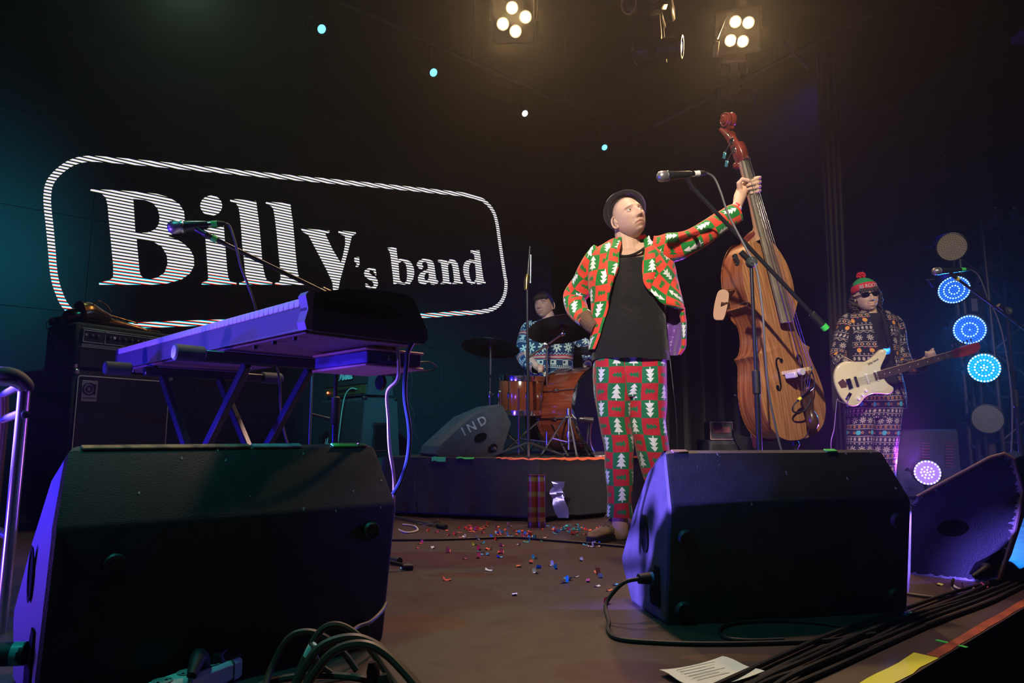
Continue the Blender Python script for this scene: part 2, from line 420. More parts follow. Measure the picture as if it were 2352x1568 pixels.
# glowing rows: the picture is made of lit LED rows
m, n, l, b = new_mat('lit_rows')
x_, y_, z_ = uvxy(m, 'UV')
fr = (y_/0.0252).fr()
def band(a0, a1): return fr.gt(a0)*fr.lt(a1)
lowk = y_.lt(1.86)*0.13
rf = (y_/0.0252+lowk).fr(); gf = (y_/0.0252-lowk*0.6).fr()
rch = rf.gt(0.32)*rf.lt(0.90); gch = gf.gt(0.30)*gf.lt(0.90); bch = gf.gt(0.34)*gf.lt(0.92)
cc = n.new('ShaderNodeCombineColor')
l.new((rch*0.98+0.004).s, cc.inputs[0]); l.new((gch*0.90+0.004).s, cc.inputs[1]); l.new((bch*0.97+0.005).s, cc.inputs[2])
b.inputs['Base Color'].default_value = (0.01, 0.01, 0.01, 1); b.inputs['Roughness'].default_value = 0.6
l.new(cc.outputs[0], b.inputs['Emission Color']); b.inputs['Emission Strength'].default_value = 0.95
def sl(px, py):
    p = onplane(px, py, SCR) - scr0
    return (p.dot(U), p.z)
def flat_letter(name, loops, parent):
    cu = bpy.data.curves.new('t', 'CURVE'); cu.dimensions = '2D'; cu.fill_mode = 'BOTH'
    for lp in loops:
        s = cu.splines.new('POLY'); s.points.add(len(lp)-1)
        for q, (a, b) in zip(s.points, lp): q.co = (a, b, 0, 1)
        s.use_cyclic_u = True
    ob = bpy.data.objects.new('t', cu); col.objects.link(ob)
    dg = bpy.context.evaluated_depsgraph_get(); me = bpy.data.meshes.new_from_object(ob.evaluated_get(dg))
    mb = MB(); mb.add([scr0+U*v.co.x+Z*v.co.y-W*0.003 for v in me.vertices], [tuple(p.vertices) for p in me.polygons], [(v.co.x, v.co.y) for v in me.vertices])
    bpy.data.objects.remove(ob); bpy.data.curves.remove(cu); bpy.data.meshes.remove(me)
    return mb.build(name, 'lit_rows', parent)
def crop(x0, y0, s, pts): return [sl(x0+a/s, y0+b/s) for a, b in pts]
def sm(pts, k=3): return [tuple(p) for p in cat([list(p) for p in pts], k, True)]
B1 = lambda *p: crop(80, 340, 3.5625, p)
B2 = lambda *p: crop(440, 400, 5.2275, p)
B3 = lambda *p: crop(780, 420, 4.612, p)
flat_letter('letter', [B1((455,338),(560,340),(720,348),(880,362),(1000,375),(1100,405),(1180,455),(1220,520),(1226,580),(1205,640),(1150,690),(1090,722),(1140,738),(1210,775),(1270,830),(1300,890),(1303,960),(1270,1025),(1200,1075),(1080,1108),(960,1118),(800,1118),(525,1118),(525,1100),(600,1085),(640,1060),(640,960),(620,740),(605,590),(595,470),(580,405),(545,375),(455,355)),
    B1((805,415),(900,425),(965,450),(1005,500),(1020,560),(1015,620),(985,665),(920,692),(822,692)),
    B1((832,738),(960,760),(1040,810),(1080,880),(1085,950),(1060,1020),(1000,1060),(940,1072),(890,1065),(865,1040),(855,1000))], screen)
flat_letter('letter', [B2(*[(235+132*cos(a*pi/12), 378+122*sin(a*pi/12)) for a in range(24)]),
    B2((80,600),(200,600),(385,605),(400,820),(415,1000),(425,1130),(440,1240),(465,1290),(538,1305),(538,1325),(118,1325),(122,1300),(180,1285),(200,1250),(190,1100),(175,900),(160,700),(140,640),(80,620))], screen)
flat_letter('letter', [B2((462,305),(540,300),(775,325),(790,450),(805,560),(820,700),(835,880),(845,1020),(860,1130),(880,1220),(905,1280),(968,1302),(968,1325),(568,1325),(572,1302),(630,1285),(650,1250),(640,1150),(625,1000),(605,830),(590,600),(575,470),(560,390),(530,350),(462,325))], screen)
flat_letter('letter', [B2((890,338),(935,332),(1185,352),(1200,480),(1215,570),(1230,740),(1245,920),(1260,1080),(1275,1180),(1290,1240),(1330,1290),(1400,1308),(1400,1328),(998,1328),(1002,1306),(1050,1290),(1068,1260),(1060,1100),(1040,920),(1020,700),(995,500),(980,420),(955,385),(890,360))], screen)
flat_letter('letter', [B2((1310,650),(1460,662),(1655,676),(1655,700),(1605,718),(1690,900),(1790,1065),(1815,980),(1845,830),(1840,742),(1765,712),(1760,686),(1820,680),(1972,700),(1972,722),(1925,738),(1880,920),(1830,1100),(1780,1280),(1755,1420),(1700,1560),(1600,1600),(1590,1560),(1660,1520),(1700,1420),(1690,1300),(1610,1130),(1500,920),(1400,730),(1330,690))], screen)
flat_letter('letter', [B3((155,783),(206,786),(211,860),(195,890),(165,888),(182,860),(155,830))], screen)
flat_letter('letter', [sm(B3((260,945),(275,918),(320,900),(375,906),(388,978),(368,960),(352,930),(325,925),(312,945),(325,965),(380,1000),(404,1045),(400,1092),(375,1120),(335,1122),(282,1110),(272,1066),(300,1075),(322,1100),(350,1100),(360,1075),(345,1045),(290,1010),(262,978)))], screen)
flat_letter('letter', [B3((500,688),(560,682),(600,682),(605,740),(615,812),(640,803),(700,808),(755,840),(785,900),(790,960),(777,1020),(742,1072),(680,1078),(612,1062),(570,1078),(565,1010),(550,880),(535,750),(520,715)),
    B3((622,850),(660,830),(695,850),(710,900),(714,980),(708,1040),(686,1060),(655,1050),(635,1020),(628,940))], screen)
flat_letter('letter', [B3((813,865),(830,830),(880,803),(940,808),(985,830),(1002,870),(1012,950),(1022,1020),(1047,1045),(1040,1062),(1000,1080),(965,1072),(950,1047),(900,1077),(865,1074),(832,1047),(828,1000),(850,958),(900,925),(935,915),(930,860),(915,835),(885,835),(872,860),(887,890),(870,914),(838,905)),
    B3((940,945),(905,965),(895,1000),(905,1030),(930,1030),(945,1005))], screen)
flat_letter('letter', [B3((1040,816),(1100,812),(1135,822),(1142,842),(1165,810),(1210,813),(1247,845),(1260,900),(1272,980),(1280,1040),(1302,1055),(1300,1068),(1193,1070),(1193,1058),(1212,1045),(1205,970),(1195,890),(1180,852),(1150,862),(1147,900),(1157,980),(1162,1045),(1182,1055),(1180,1070),(1068,1070),(1068,1058),(1095,1045),(1088,970),(1078,890),(1070,845),(1040,835))], screen)
flat_letter('letter', [B3((1385,716),(1440,712),(1480,715),(1492,800),(1502,880),(1514,960),(1527,1035),(1547,1050),(1545,1062),(1510,1068),(1460,1075),(1445,1052),(1420,1073),(1395,1075),(1350,1047),(1323,1000),(1308,940),(1308,880),(1328,833),(1375,810),(1430,822),(1425,770),(1412,745),(1385,738)),
    B3((1432,855),(1400,840),(1375,865),(1368,920),(1375,990),(1395,1040),(1425,1045),(1445,1010),(1440,930))], screen)
fp = [(200,365),(164,374),(133,396),(114,421),(108.6,449),(109.5,480),(114,520),(119,576),(122,615),(127,646),(136,674),(150,702),(180,730),(225,748),(318,747),(473,741),(700,734),(968,725),(1040,720),(1094,717),(1127,711),(1148,697),(1159,676),(1162,650),(1159,632),(1153,593),(1146,546),(1142,518),(1135,491),(1122,471),(1103,457),(1072,448),(1018,441.5),(932,432.5),(823,422),(650,406),(473,388.5),(360,377),(248,367)]
fq = [V((*sl(*p), 0)) for p in fp]; fq = cat(fq, 4, True)
ro, ri = [], []
for i in range(len(fq)):
    t = (fq[(i+1) % len(fq)]-fq[i-1]).normalized(); nn = V((-t.y, t.x, 0))
    ro.append(tuple((fq[i]+nn*0.023)[:2])); ri.append(tuple((fq[i]-nn*0.023)[:2]))
flat_letter('logo_frame', [ro, ri], screen)

# ------------------------------------------------------------------ wedge monitors
def wedge(label, base, ew, wid, mt_side, hs=1.0, feet=(), tapes=(), name='stage_monitor', grille='grille_cloth', holes=True, wear=None, ends=(0, 1)):
    """base: audience-side bottom corner, ew: along the width, depth axis points to the musician"""
    ew = V(ew).normalized(); ed = Z.cross(ew).normalized()
    t = thing(name, label, 'speaker', base)
    prof = [(0.0, 0.0), (-0.05, 0.33*hs), (-0.046, 0.345*hs), (0.028, 0.478*hs), (0.045, 0.486*hs), (0.15, 0.425*hs), (0.26, 0.285*hs), (0.355, 0.125*hs), (0.352, 0.105*hs), (0.275, 0.0)]
    ins = [0.0, 0.0, 0.0, 0.022, 0.03, 0.02, 0.01, 0.0, 0.0, 0.0]
    def pt(i, w, e=0.0):
        d, z = prof[i]
        cx, cz = 0.13, 0.22
        d = d+(cx-d)*e; z = max(0.0, z+(cz-z)*e)
        return base+ew*w+ed*d+Z*z
    n = len(prof); b = MB()
    rings = []
    for e, off in ((0.05, 0.0), (0.012, 0.006), (0.0, 0.016)):
        rings.append([pt(i, ins[i]+off, e) for i in range(n)])
    for e, off in ((0.0, 0.016), (0.012, 0.006), (0.05, 0.0)):
        rings.append([pt(i, wid-ins[i]-off, e) for i in range(n)])
    vs = [p for r in rings for p in r]
    fs = [(k*n+i, k*n+(i+1) % n, (k+1)*n+(i+1) % n, (k+1)*n+i) for k in range(5) for i in range(n)]
    fs += [tuple(range(n-1, -1, -1)), tuple(range(5*n, 6*n))]
    b.add(vs, fs); b.build('cabinet', mt_side, t, 25)
    # grille on the musician's side
    g = MB(); r0 = [base+ew*0.045+ed*d+Z*z for d, z in ((0.075, 0.476*hs), (0.152, 0.432*hs), (0.266, 0.29*hs), (0.348, 0.15*hs))]
    r1 = [p+ew*(wid-0.09) for p in r0]; g.loft([r0, r1], closed=False)
    nrm = (ed*0.6+Z*0.5).normalized()*0.012
    g.loft([[p+nrm for p in r0], [p+nrm for p in r1]], closed=False)
    g.loft([r0, [p+nrm for p in r0]], closed=False); g.loft([r1, [p+nrm for p in r1]], closed=False)
    g.build('grille', grille, t)
    for w in ends:                                  # side panel: carry hole and connector cup
        o = base+ew*(-0.0015 if w == 0 else wid+0.0015); sgn = -1 if w == 0 else 1
        if holes:
            h = MB().lathe([(0.046, 0), (0.050, 0.003), (0.040, 0.003), (0.037, -0.0), (0.036, 0.0008), (0, 0.0008)], (0, 0, 0), Z, 24)
            h.v = [o+ed*(0.14+q.x*0.62+q.y*0.1)+Z*(0.235*hs+q.y*1.15)+ew*(sgn*q.z) for q in h.v]
            h.build('carry_hole', 'void_black', t)
            c = MB().prism([(0.035, 0.04), (0.035, 0.15), (0.06, 0.155), (0.105, 0.075), (0.10, 0.04)], o, ed, Z, ew*sgn, 0.0, 0.003)
            c.build('connector_cup', 'void_black', t)
    for w, f in feet:                               # rubber feet on the audience face
        d0, d1 = prof[0], prof[1]; c = base+ew*w+ed*(d0[0]+(d1[0]-d0[0])*f)+Z*(d1[1]*f)
        ax = (-ed*(d1[1])-Z*0.05).normalized()
        MB().lathe([(0.0, 0.012), (0.007, 0.012), (0.008, 0.008), (0.013, 0.009), (0.020, 0.012), (0.024, 0.006), (0.025, -0.002), (0.0, -0.002)], c, ax, 20).build('rubber_foot', 'foot_rubber', t)
    for w0, w1, mt in tapes:                        # tape and worn wood along the top edge
        MB().obox(base+ew*((w0+w1)/2)+ed*0.036+Z*(0.4835*hs), ew, (ed*0.9+Z*0.35).normalized(), (Z*0.9-ed*0.35).normalized(), (w1-w0, 0.020, 0.006), 0.002).build('edge_strip', mt, t)
    rnd = random.Random(len(label)+7)
    for k in range(26):                             # paint chips
        w = rnd.uniform(0.03, wid-0.03); f = rnd.random()**0.8
        d0, d1 = (prof[2], prof[3]) if rnd.random() < 0.8 else (prof[1], prof[2])
        c = base+ew*w+ed*(d0[0]+(d1[0]-d0[0])*f)+Z*(d0[1]+(d1[1]-d0[1])*f)
        ex2 = (ed*(d1[0]-d0[0])+Z*(d1[1]-d0[1])).normalized(); s = rnd.uniform(0.0016, 0.0042)
        MB().prism([(s*rnd.uniform(0.5, 1)*cos(a), s*rnd.uniform(0.6, 1.8)*sin(a)) for a in [q*pi/4 for q in range(8)]], c, ew, ex2, ew.cross(ex2), -0.0006, 0.0008).build('paint_chip', 'white_wear', t) if k < 12 else None
    return t, ew, ed
mat('foot_rubber', (0.03, 0.035, 0.036), 0.5)
mat('cab_black', (0.030, 0.034, 0.033), 0.6, bump=0.22, bscale=420, vary=0.35, vscale=18)
mat('cab_blackL', (0.024, 0.028, 0.027), 0.55, bump=0.22, bscale=420, vary=0.35, vscale=18)
mat('cab_grey', (0.055, 0.065, 0.075), 0.6, bump=0.4, bscale=180, vary=0.3, vscale=15)
LB = V((-0.905, 1.370, 0)); wl, wwl, wdl = wedge('scuffed black wedge monitor beside the power strip, back turned to the audience', LB, V((0.743, 0.669, 0)), 0.765, 'cab_blackL', 1.045,
      feet=((0.11, 0.80), (0.69, 0.84), (0.69, 0.12), (0.08, 0.10)), tapes=((0.05, 0.40, 'worn_wood_edge'), (0.405, 0.53, 'white_wear'), (0.615, 0.69, 'green_tape'), (0.693, 0.715, 'worn_wood_edge')))
RB = F(1530, 1437); RBe = F(2085, 1405)
wr, wwr, wdr = wedge('black wedge monitor with a cable plugged into its side, before the bassist', RB, RBe-RB, 0.785, 'cab_black', 1.0,
      feet=((0.05, 0.74), (0.05, 0.13), (0.735, 0.84), (0.735, 0.16)), tapes=((0.56, 0.60, 'green_tape'), (0.05, 0.10, 'worn_wood_edge')))
# speaker plug in the side of that monitor
c0 = RB+wdr*0.075+Z*0.115
t = thing('speaker_plug', 'chunky black speaker connector plugged into the wedge monitor side', 'connector', c0)
b = MB().tube([c0-wwr*0.002, c0-wwr*0.020, c0-wwr*0.05-wdr*0.002], [0.017, 0.017, 0.014], 14); b.build('plug_body', 'rubber', t)
MB().tube([c0-wwr*0.006, c0-wwr*0.014], 0.0178, 14).build('blue_ring', mat('blue_ring', (0.05, 0.2, 0.6), 0.4), t)
def cable(label, pts, r, mt='rubber', name='cable', k=8, group=None):
    b = MB().tube(pts, r, 8, k); return tag(b.build(name, mt), label, 'cable', group)
fz = lambda px, py, z=0.006: F(px, py, z)
cable('black speaker cable curling from the side plug across the floor', [c0-wwr*0.05-wdr*0.002, c0-wwr*0.10-Z*0.012, c0-wwr*0.15-Z*0.065, fz(1398, 1428, 0.02), fz(1397, 1448), fz(1420, 1466), fz(1500, 1474), fz(1620, 1478), fz(1760, 1476), fz(1900, 1470), fz(2010, 1455)], 0.006)
cable('black cable loop lying against the bottom of the wedge monitor', [fz(1950, 1440), fz(1860, 1428), fz(1760, 1425), fz(1680, 1432), fz(1652, 1446), fz(1668, 1464), fz(1720, 1470), fz(1800, 1468)], 0.005)
# bundle of dark cables running along the stage edge
for i in range(6):
    off = i*0.021; rnd = random.Random(i)
    pts = []
    for px, py in ((1700, 1606), (1785, 1566), (1875, 1522), (1990, 1470), (2110, 1424), (2230, 1380), (2330, 1340), (2450, 1290)):
        q = F(px, py); pts.append(q+W*(off-0.05+rnd.uniform(-0.014, 0.014))+Z*(0.007+0.004*(i % 2)))
    cable('dark cable running in the bundle along the stage edge', pts, 0.0062, 'rubber', group='cable bundle along the stage edge')
cable('grey cable trailing from the far wedge monitor onto the floor', [fz(2190, 1330, 0.05), fz(2186, 1345, 0.02), fz(2190, 1362), fz(2160, 1372), fz(2100, 1366), fz(2040, 1356)], 0.005, 'grey_cable') if mat('grey_cable', (0.10, 0.10, 0.11), 0.5) else None

# wedge monitor at the far side, turned sideways, its end panel towards us
FB = F(2089, 1318)
fe = (F(2287, 1340)-FB).normalized()
t = thing('stage_monitor', 'battered wedge monitor with peeling white edges, its end panel showing', 'speaker', FB)
fn = V((fe.y, -fe.x, 0))                        # towards us
def on_end(px, py):
    a = (px-1176)/FPX; b = (784-py)/FPX; d = V((a, cos(PITCH)-b*sin(PITCH), sin(PITCH)+b*cos(PITCH)))
    q = V((0, 0, CAM_H)); q = q+d*((FB-q).dot(fn)/d.dot(fn))-FB; return (q.dot(fe), max(0.0, q.z))
end = [on_end(*q) for q in ((2091, 1319), (2270, 1341), (2296, 1328), (2330, 1225), (2350, 1130), (2328, 1054), (2308, 1042), (2276, 1050), (2108, 1140), (2094, 1158))]
end[0] = (end[0][0], 0.0); end[1] = (end[1][0], 0.0)
ctr0 = on_end(2215, 1200)
MB().prism(end, FB, fe, Z, fn, -0.62, 0.0).build('cabinet', mat('far_cab', (0.016, 0.018, 0.028), 0.6, bump=0.3, bscale=300, vary=0.4, vscale=12), t, 25)
oc = V((0.2, 0.22, 0))
edge = [FB+fe*a+Z*b+fn*0.001 for a, b in end]
wear = MB(); rnd = random.Random(4)
for i in range(len(end)):
    a, c = edge[i], edge[(i+1) % len(end)]; ctr = FB+fe*ctr0[0]+Z*ctr0[1]
    if i in (9,): continue
    k = 44; ra = []; rb = []
    for j in range(k+1):
        p = a.lerp(c, j/k); q = (ctr-p).normalized()
        ra.append(p+fn*0.002); rb.append(p+q*(0.005+0.016*max(0, NZ.noise(V((j*0.31, i*3.7, 0)))+0.45*NZ.noise(V((j*0.9, i*5.1, 2)))+0.25)*(1.6 if i in (4, 5, 3) else 0.8))+fn*0.002)
    wear.loft([ra, rb], closed=False)
wear.build('worn_edge', 'white_wear', t)
rim = MB().tube([e+fn*0.004 for e in edge[1:9]], 0.007, 8); rim.build('edge_moulding', mat('pale_edge', (0.22, 0.14, 0.12), 0.6), t)
h = MB().lathe([(0.048, 0), (0.052, 0.004), (0.041, 0.004), (0.038, 0.001), (0, 0.001)], (0, 0, 0), Z, 24)
hc0 = on_end(2187, 1212); h.v = [FB+fe*(hc0[0]+q.x*0.95-q.y*0.15)+Z*(hc0[1]+q.y*0.55+q.x*0.25)+fn*q.z for q in h.v]; h.build('carry_hole', 'void_black', t)
MB().prism([on_end(*q) for q in ((2225, 1318), (2285, 1325), (2308, 1275), (2298, 1262), (2240, 1292))], FB, fe, Z, fn, 0, 0.003).build('connector_cup', 'void_black', t)
pq0 = on_end(2262, 1300); pq1 = FB+fe*pq0[0]+Z*pq0[1]; b = MB().tube([pq1+fn*0.004, pq1+fe*0.01+fn*0.04, pq1-fe*0.03-Z*0.03+fn*0.07], [0.014, 0.014, 0.010], 10, 4); b.build('plug', 'rubber', t)

# ------------------------------------------------------------------ drum riser
RZ = 0.385
CO = F(1240, 1199); LE = F(880, 1183); RE = F(1640, 1172)
ba = LE+(W*2.6); rb_ = RE+W*2.2
mat('riser_skirt', (0.008, 0.008, 0.012), 0.8, bump=0.5, bscale=14, sheen=0.2)
mat('riser_top', (0.03, 0.028, 0.028), 0.6)
riser = thing('drum_riser', 'low black drum riser with a draped skirt and orange front edge', 'riser', CO)
MB().prism([(p.x, p.y) for p in (LE+W*0.03, CO+V((0, 0.03, 0)), RE+W*0.03, V((1.7, 6.2, 0)), V((0.6, 7.0, 0)), V((-0.66, 6.2, 0)))], (0, 0, 0), V((1, 0, 0)), V((0, 1, 0)), Z, 0.02, RZ).build('deck', 'riser_top', riser)
rows = []
for zz, o_ in ((RZ+0.002, 0.0), (0.25, 0.004), (0.12, 0.012), (0.035, 0.02)):
    r = []
    for i in range(61):
        t_ = i/60; p = LE.lerp(CO, t_*2) if t_ < 0.5 else CO.lerp(RE, t_*2-1)
        r.append(V((p.x, p.y, zz))+V((0, -1, 0))*(o_*(1+sin(i*0.9)+0.5*sin(i*2.3))))
    rows.append(r)
MB().loft(rows, closed=False).build('skirt', 'riser_skirt', riser)
# orange tape on the lip
def lip(px0, px1, mt, name='edge_tape', n=14, zt=0.012, drop=0.02):
    r1, r2, r3 = [], [], []
    for i in range(n+1):
        px = px0+(px1-px0)*i/n
        f_ = lambda q: q
        a, c = (LE, CO) if px < 1240 else (CO, RE)
        # intersect the viewing column with the front line of the riser
        d = V(((px-1176)/FPX, 1.0)); e = (c-a)
        s_ = (a.x*d.y-a.y*d.x)/(d.x*e.y-d.y*e.x)
        p = a+e*s_; wob = 0.003*sin(i*1.7)+0.004*NZ.noise(V((i*0.7, 0, 0)))
        r1.append(V((p.x, p.y+0.045, RZ+0.004+wob*0.3))); r2.append(V((p.x, p.y-0.004, RZ+0.005+wob))); r3.append(V((p.x, p.y-0.008, RZ-drop+wob)))
    b = MB().loft([r1, r2, r3], closed=False); b.loft([[q+V((0, 0.003, -0.003)) for q in r1], [q+V((0, 0.003, -0.003)) for q in r3]], closed=False)
    return b.build(name, mt, riser)
lip(1152, 1290, 'orange_tape', drop=0.004); lip(1288, 1392, 'orange_tape', drop=0.010); lip(1392, 1500, 'orange_tape', drop=0.006)
lip(994, 1026, 'green_tape', n=4, drop=0.022); lip(1050, 1090, 'green_tape', n=4, drop=0.003)
o = lip(1140, 1180, 'orange_tape', n=6, drop=-0.001)
# shiny gift ribbon hanging on the skirt
mat('foil_violet', (0.22, 0.20, 0.65), 0.25, 0.4)
q0 = P(1266, 1105, 4.22); b = MB()
for a in range(2):
    r = [[q0+V((0.012*sin(i*0.9+j)+j*0.035+a*0.012*i*0.3, -0.01-0.012*sin(i*1.3+j*1.1), -i*(0.013+a*0.014))) for j in range(3)] for i in range(9)]
    b.loft(r, closed=False)
tag(b.build('foil_ribbon', 'foil_violet'), 'crumpled violet foil ribbon caught on the riser skirt', 'ribbon')
# two confetti cannon tubes
m, n, l, b_ = new_mat('cannon_print')
x_, y_, z_ = uvxy(m, 'UV')
sx = (x_*60).fr().lt(0.35)
gr = (y_*34).fl().mod(3).lt(1)*(y_.gt(0.07))*(y_.lt(0.30))
c = mixc(m.node_tree, sx*gr, (0.16, 0.025, 0.018), (0.15, 0.35, 0.05))
c = mixc(m.node_tree, (y_.lt(0.06))*sx, c, (0.5, 0.3, 0.06)); l.new(c, b_.inputs['Base Color'])
b_.inputs['Roughness'].default_value = 0.22
for k, px in enumerate((1223, 1243)):
    q = F(px, 1211); t = thing('confetti_cannon', ('red foil confetti cannon tube next to the riser, the one against dark skirt', 'red foil confetti cannon tube with a violet shine, beside the foil ribbon')[k], 'confetti cannon', q)
    MB().lathe([(0.0, 0.012), (0.0255, 0.012), (0.0262, 0.02), (0.0262, 0.27), (0.0262, 0.295), (0.0255, 0.30), (0.0, 0.30)], q, Z, 24).build('tube', 'cannon_print', t)
    MB().lathe([(0.0, 0.0), (0.0275, 0.0), (0.028, 0.03), (0.0268, 0.034)], q, Z, 24).build('twist_base', mat('cannon_base%d' % k, (0.08, 0.02, 0.02), 0.3), t)
    MB().lathe([(0.0268, 0.29), (0.027, 0.302), (0.0, 0.303)], q, Z, 24).build('end_cap', 'cannon_base%d' % k, t)
q = F(1168, 1212); t = thing('clamp', 'tiny chrome clamp lying on the floor by the riser', 'clamp', q)
MB().lathe([(0, 0), (0.013, 0), (0.013, 0.008), (0.006, 0.012), (0.006, 0.022), (0.014, 0.026), (0.014, 0.034), (0, 0.036)], q, Z, 14).build('post', 'chrome', t)
MB().box(q+V((0.018, 0, 0.006)), (0.016, 0.01, 0.012), None, 0.002).build('screw', 'chrome', t)

# ------------------------------------------------------------------ stage piano on its stand
KD = (P(265, 850, 2.86)-P(706, 757, 1.75)); KD.z = 0; KLEN = KD.length; KD.normalize()     # along the keys, away from us
KP = V((KD.y, -KD.x, 0))                                                     # from the player's side to the back
K0 = P(706, 757, 1.75); KZ = K0.z; K0 = V((K0.x, K0.y, 0))
mat('piano_black', (0.040, 0.040, 0.040), 0.45, bump=0.2, bscale=250)
mat('piano_silver', (0.16, 0.16, 0.19), 0.45, 0.2)
mat('piano_under', (0.20, 0.13, 0.15), 0.6, bump=0.1, bscale=40)
mat('key_white', (0.85, 0.85, 0.83), 0.3)
piano = thing('stage_piano', 'long silver-fronted stage piano on a crossed stand', 'piano', K0+Z*KZ)
def kp(s, p, z): return K0+KD*s+KP*p+Z*(KZ+z)
side = [(0.0, 0.0), (-0.004, 0.03), (-0.004, 0.088), (0.015, 0.100), (0.10, 0.124), (0.24, 0.140), (0.315, 0.140), (0.345, 0.128), (0.395, 0.045), (0.400, 0.02), (0.385, 0.0)]
MB().prism(side, kp(0.002, 0, 0), KP, Z, KD, 0.0, 0.035).build('end_panel', 'piano_black', piano, 30)
MB().prism([(a, z) for a, z in side], kp(KLEN-0.035, 0, 0), KP, Z, KD, 0.0, 0.033).build('end_panel', 'piano_black', piano, 30)
MB().prism([(0.0, 0.002), (0.0, 0.062), (0.16, 0.062), (0.165, 0.118), (0.24, 0.136), (0.315, 0.136), (0.342, 0.122), (0.392, 0.042), (0.38, 0.002)], kp(0, 0, 0), KP, Z, KD, 0.034, KLEN-0.034).build('case', 'piano_black', piano, 30)
MB().obox(kp(KLEN/2, -0.002, 0.033), KD, KP, Z, (KLEN-0.06, 0.006, 0.062), 0.002).build('front_rail', 'piano_silver', piano)
MB().obox(kp(KLEN/2, -0.004, 0.002), KD, KP, Z, (KLEN-0.06, 0.006, 0.005), 0.001).build('bottom_trim', mat('trim_alu', (0.6, 0.6, 0.65), 0.3, 0.8), piano)
MB().obox(kp(KLEN/2, 0.19, -0.003), KD, KP, Z, (KLEN-0.05, 0.36, 0.008), 0.002).build('bottom_panel', 'piano_under', piano)
b = MB().prism([(-0.006, 0.0), (-0.012, 0.02), (-0.003, 0.055), (-0.012, 0.09), (-0.004, 0.101), (0.012, 0.101), (0.010, 0.05), (0.012, 0.0)], kp(0, 0, 0), KP, Z, KD, -0.006, 0.034)
b.build('front_corner', mat('piano_corner', (0.34, 0.33, 0.38), 0.4, 0.2), piano, 30)
MB().prism([(0.04, 0.085), (0.26, 0.098), (0.30, 0.075), (0.25, 0.058), (0.05, 0.060)], kp(0, 0, 0), KP, Z, KD, -0.002, 0.004).build('grip_recess', 'void_black', piano)
nk = 52; kw = (KLEN-0.075)/nk
wk = MB().obox(V((0, 0, 0)), KD, KP, Z, (kw-0.0016, 0.155, 0.022), 0.002).build('white_key', 'key_white')
bk = MB().obox(V((0, 0, 0)), KD, KP, Z, (0.012, 0.095, 0.014), 0.002).build('black_key', 'black_plastic')
for i in range(nk):
    o = wk if i == 0 else wk.copy()
    if i: col.objects.link(o)
    o.parent = piano; o.location = kp(0.038+kw*(i+0.5), 0.072, 0.076)-piano.location
    if i % 7 not in (1, 4) and i < nk-1:
        q = bk if i == 0 else bk.copy()
        if i: col.objects.link(q)
        q.parent = piano; q.location = kp(0.038+kw*(i+1), 0.11, 0.094)-piano.location
for s, p in ((0.10, 0.02), (0.22, 0.02), (0.35, 0.025), (0.62, 0.02), (0.10, 0.35), (0.4, 0.36), (1.2, 0.03), (1.45, 0.03)):
    MB().lathe([(0, -0.016), (0.007, -0.016), (0.009, -0.006), (0, -0.006)], kp(s, p, 0), Z, 12).build('base_screw', 'dark_steel', piano)
# stand: two cradle arms on doubled crossing legs
stand = thing('keyboard_stand', 'black crossed keyboard stand with padded cradle arms', 'stand', K0+KD*0.85+KP*0.2)
SA, SB = 0.52, 1.20
for s in (SA, SB):
    MB().obox(kp(s, 0.27, -0.030), KP, KD, Z, (0.70 if s == SA else 0.56, 0.035, 0.035), 0.004).build('cradle_arm', 'dark_steel', stand)
    for p in (-0.10, 0.64 if s == SA else 0.50):
        MB().tube([kp(s, p-0.045, -0.026), kp(s, p-0.04, -0.026), kp(s, p+0.04, -0.026), kp(s, p+0.045, -0.026)], [0.020, 0.0245, 0.0245, 0.020], 16).build('foam_cap', mat('foam_green', (0.02, 0.05, 0.055), 0.7) if 'foam_green' not in MATS else 'foam_green', stand)
for p in (0.07, 0.29):
    for a, c in ((SA, SB+0.10), (SB, SA-0.10)):
        q0, q1 = kp(a, p, -0.045), K0+KD*c+KP*p+Z*0.03
        d = (q1-q0).normalized(); pp = (0.012 if a == SA else -0.012)
        MB().obox((q0+q1)/2+KP*pp, d, KP, d.cross(KP), ((q1-q0).length, 0.022, 0.034), 0.003).build('leg', 'black_tube', stand)
for c in (SB+0.10, SA-0.10):
    MB().obox(K0+KD*c+KP*0.18+Z*0.02, KP, KD, Z, (0.50, 0.035, 0.035), 0.004).build('foot_bar', 'dark_steel', stand)
    for p in (-0.06, 0.42): MB().obox(K0+KD*c+KP*p+Z*0.02, KP, KD, Z, (0.03, 0.04, 0.04), 0.006).build('end_cap', 'rubber', stand)
MB().rod(K0+KD*0.86+KP*0.03+Z*(KZ*0.5-0.01), K0+KD*0.86+KP*0.33+Z*(KZ*0.5-0.01), 0.014).build('pivot_bolt', 'chrome', stand)
MB().lathe([(0, 0), (0.028, 0), (0.03, 0.012), (0.02, 0.02), (0, 0.02)], kp(SA+0.02, 0.60, -0.075), KP, 16).build('clutch_knob', 'black_plastic', stand)
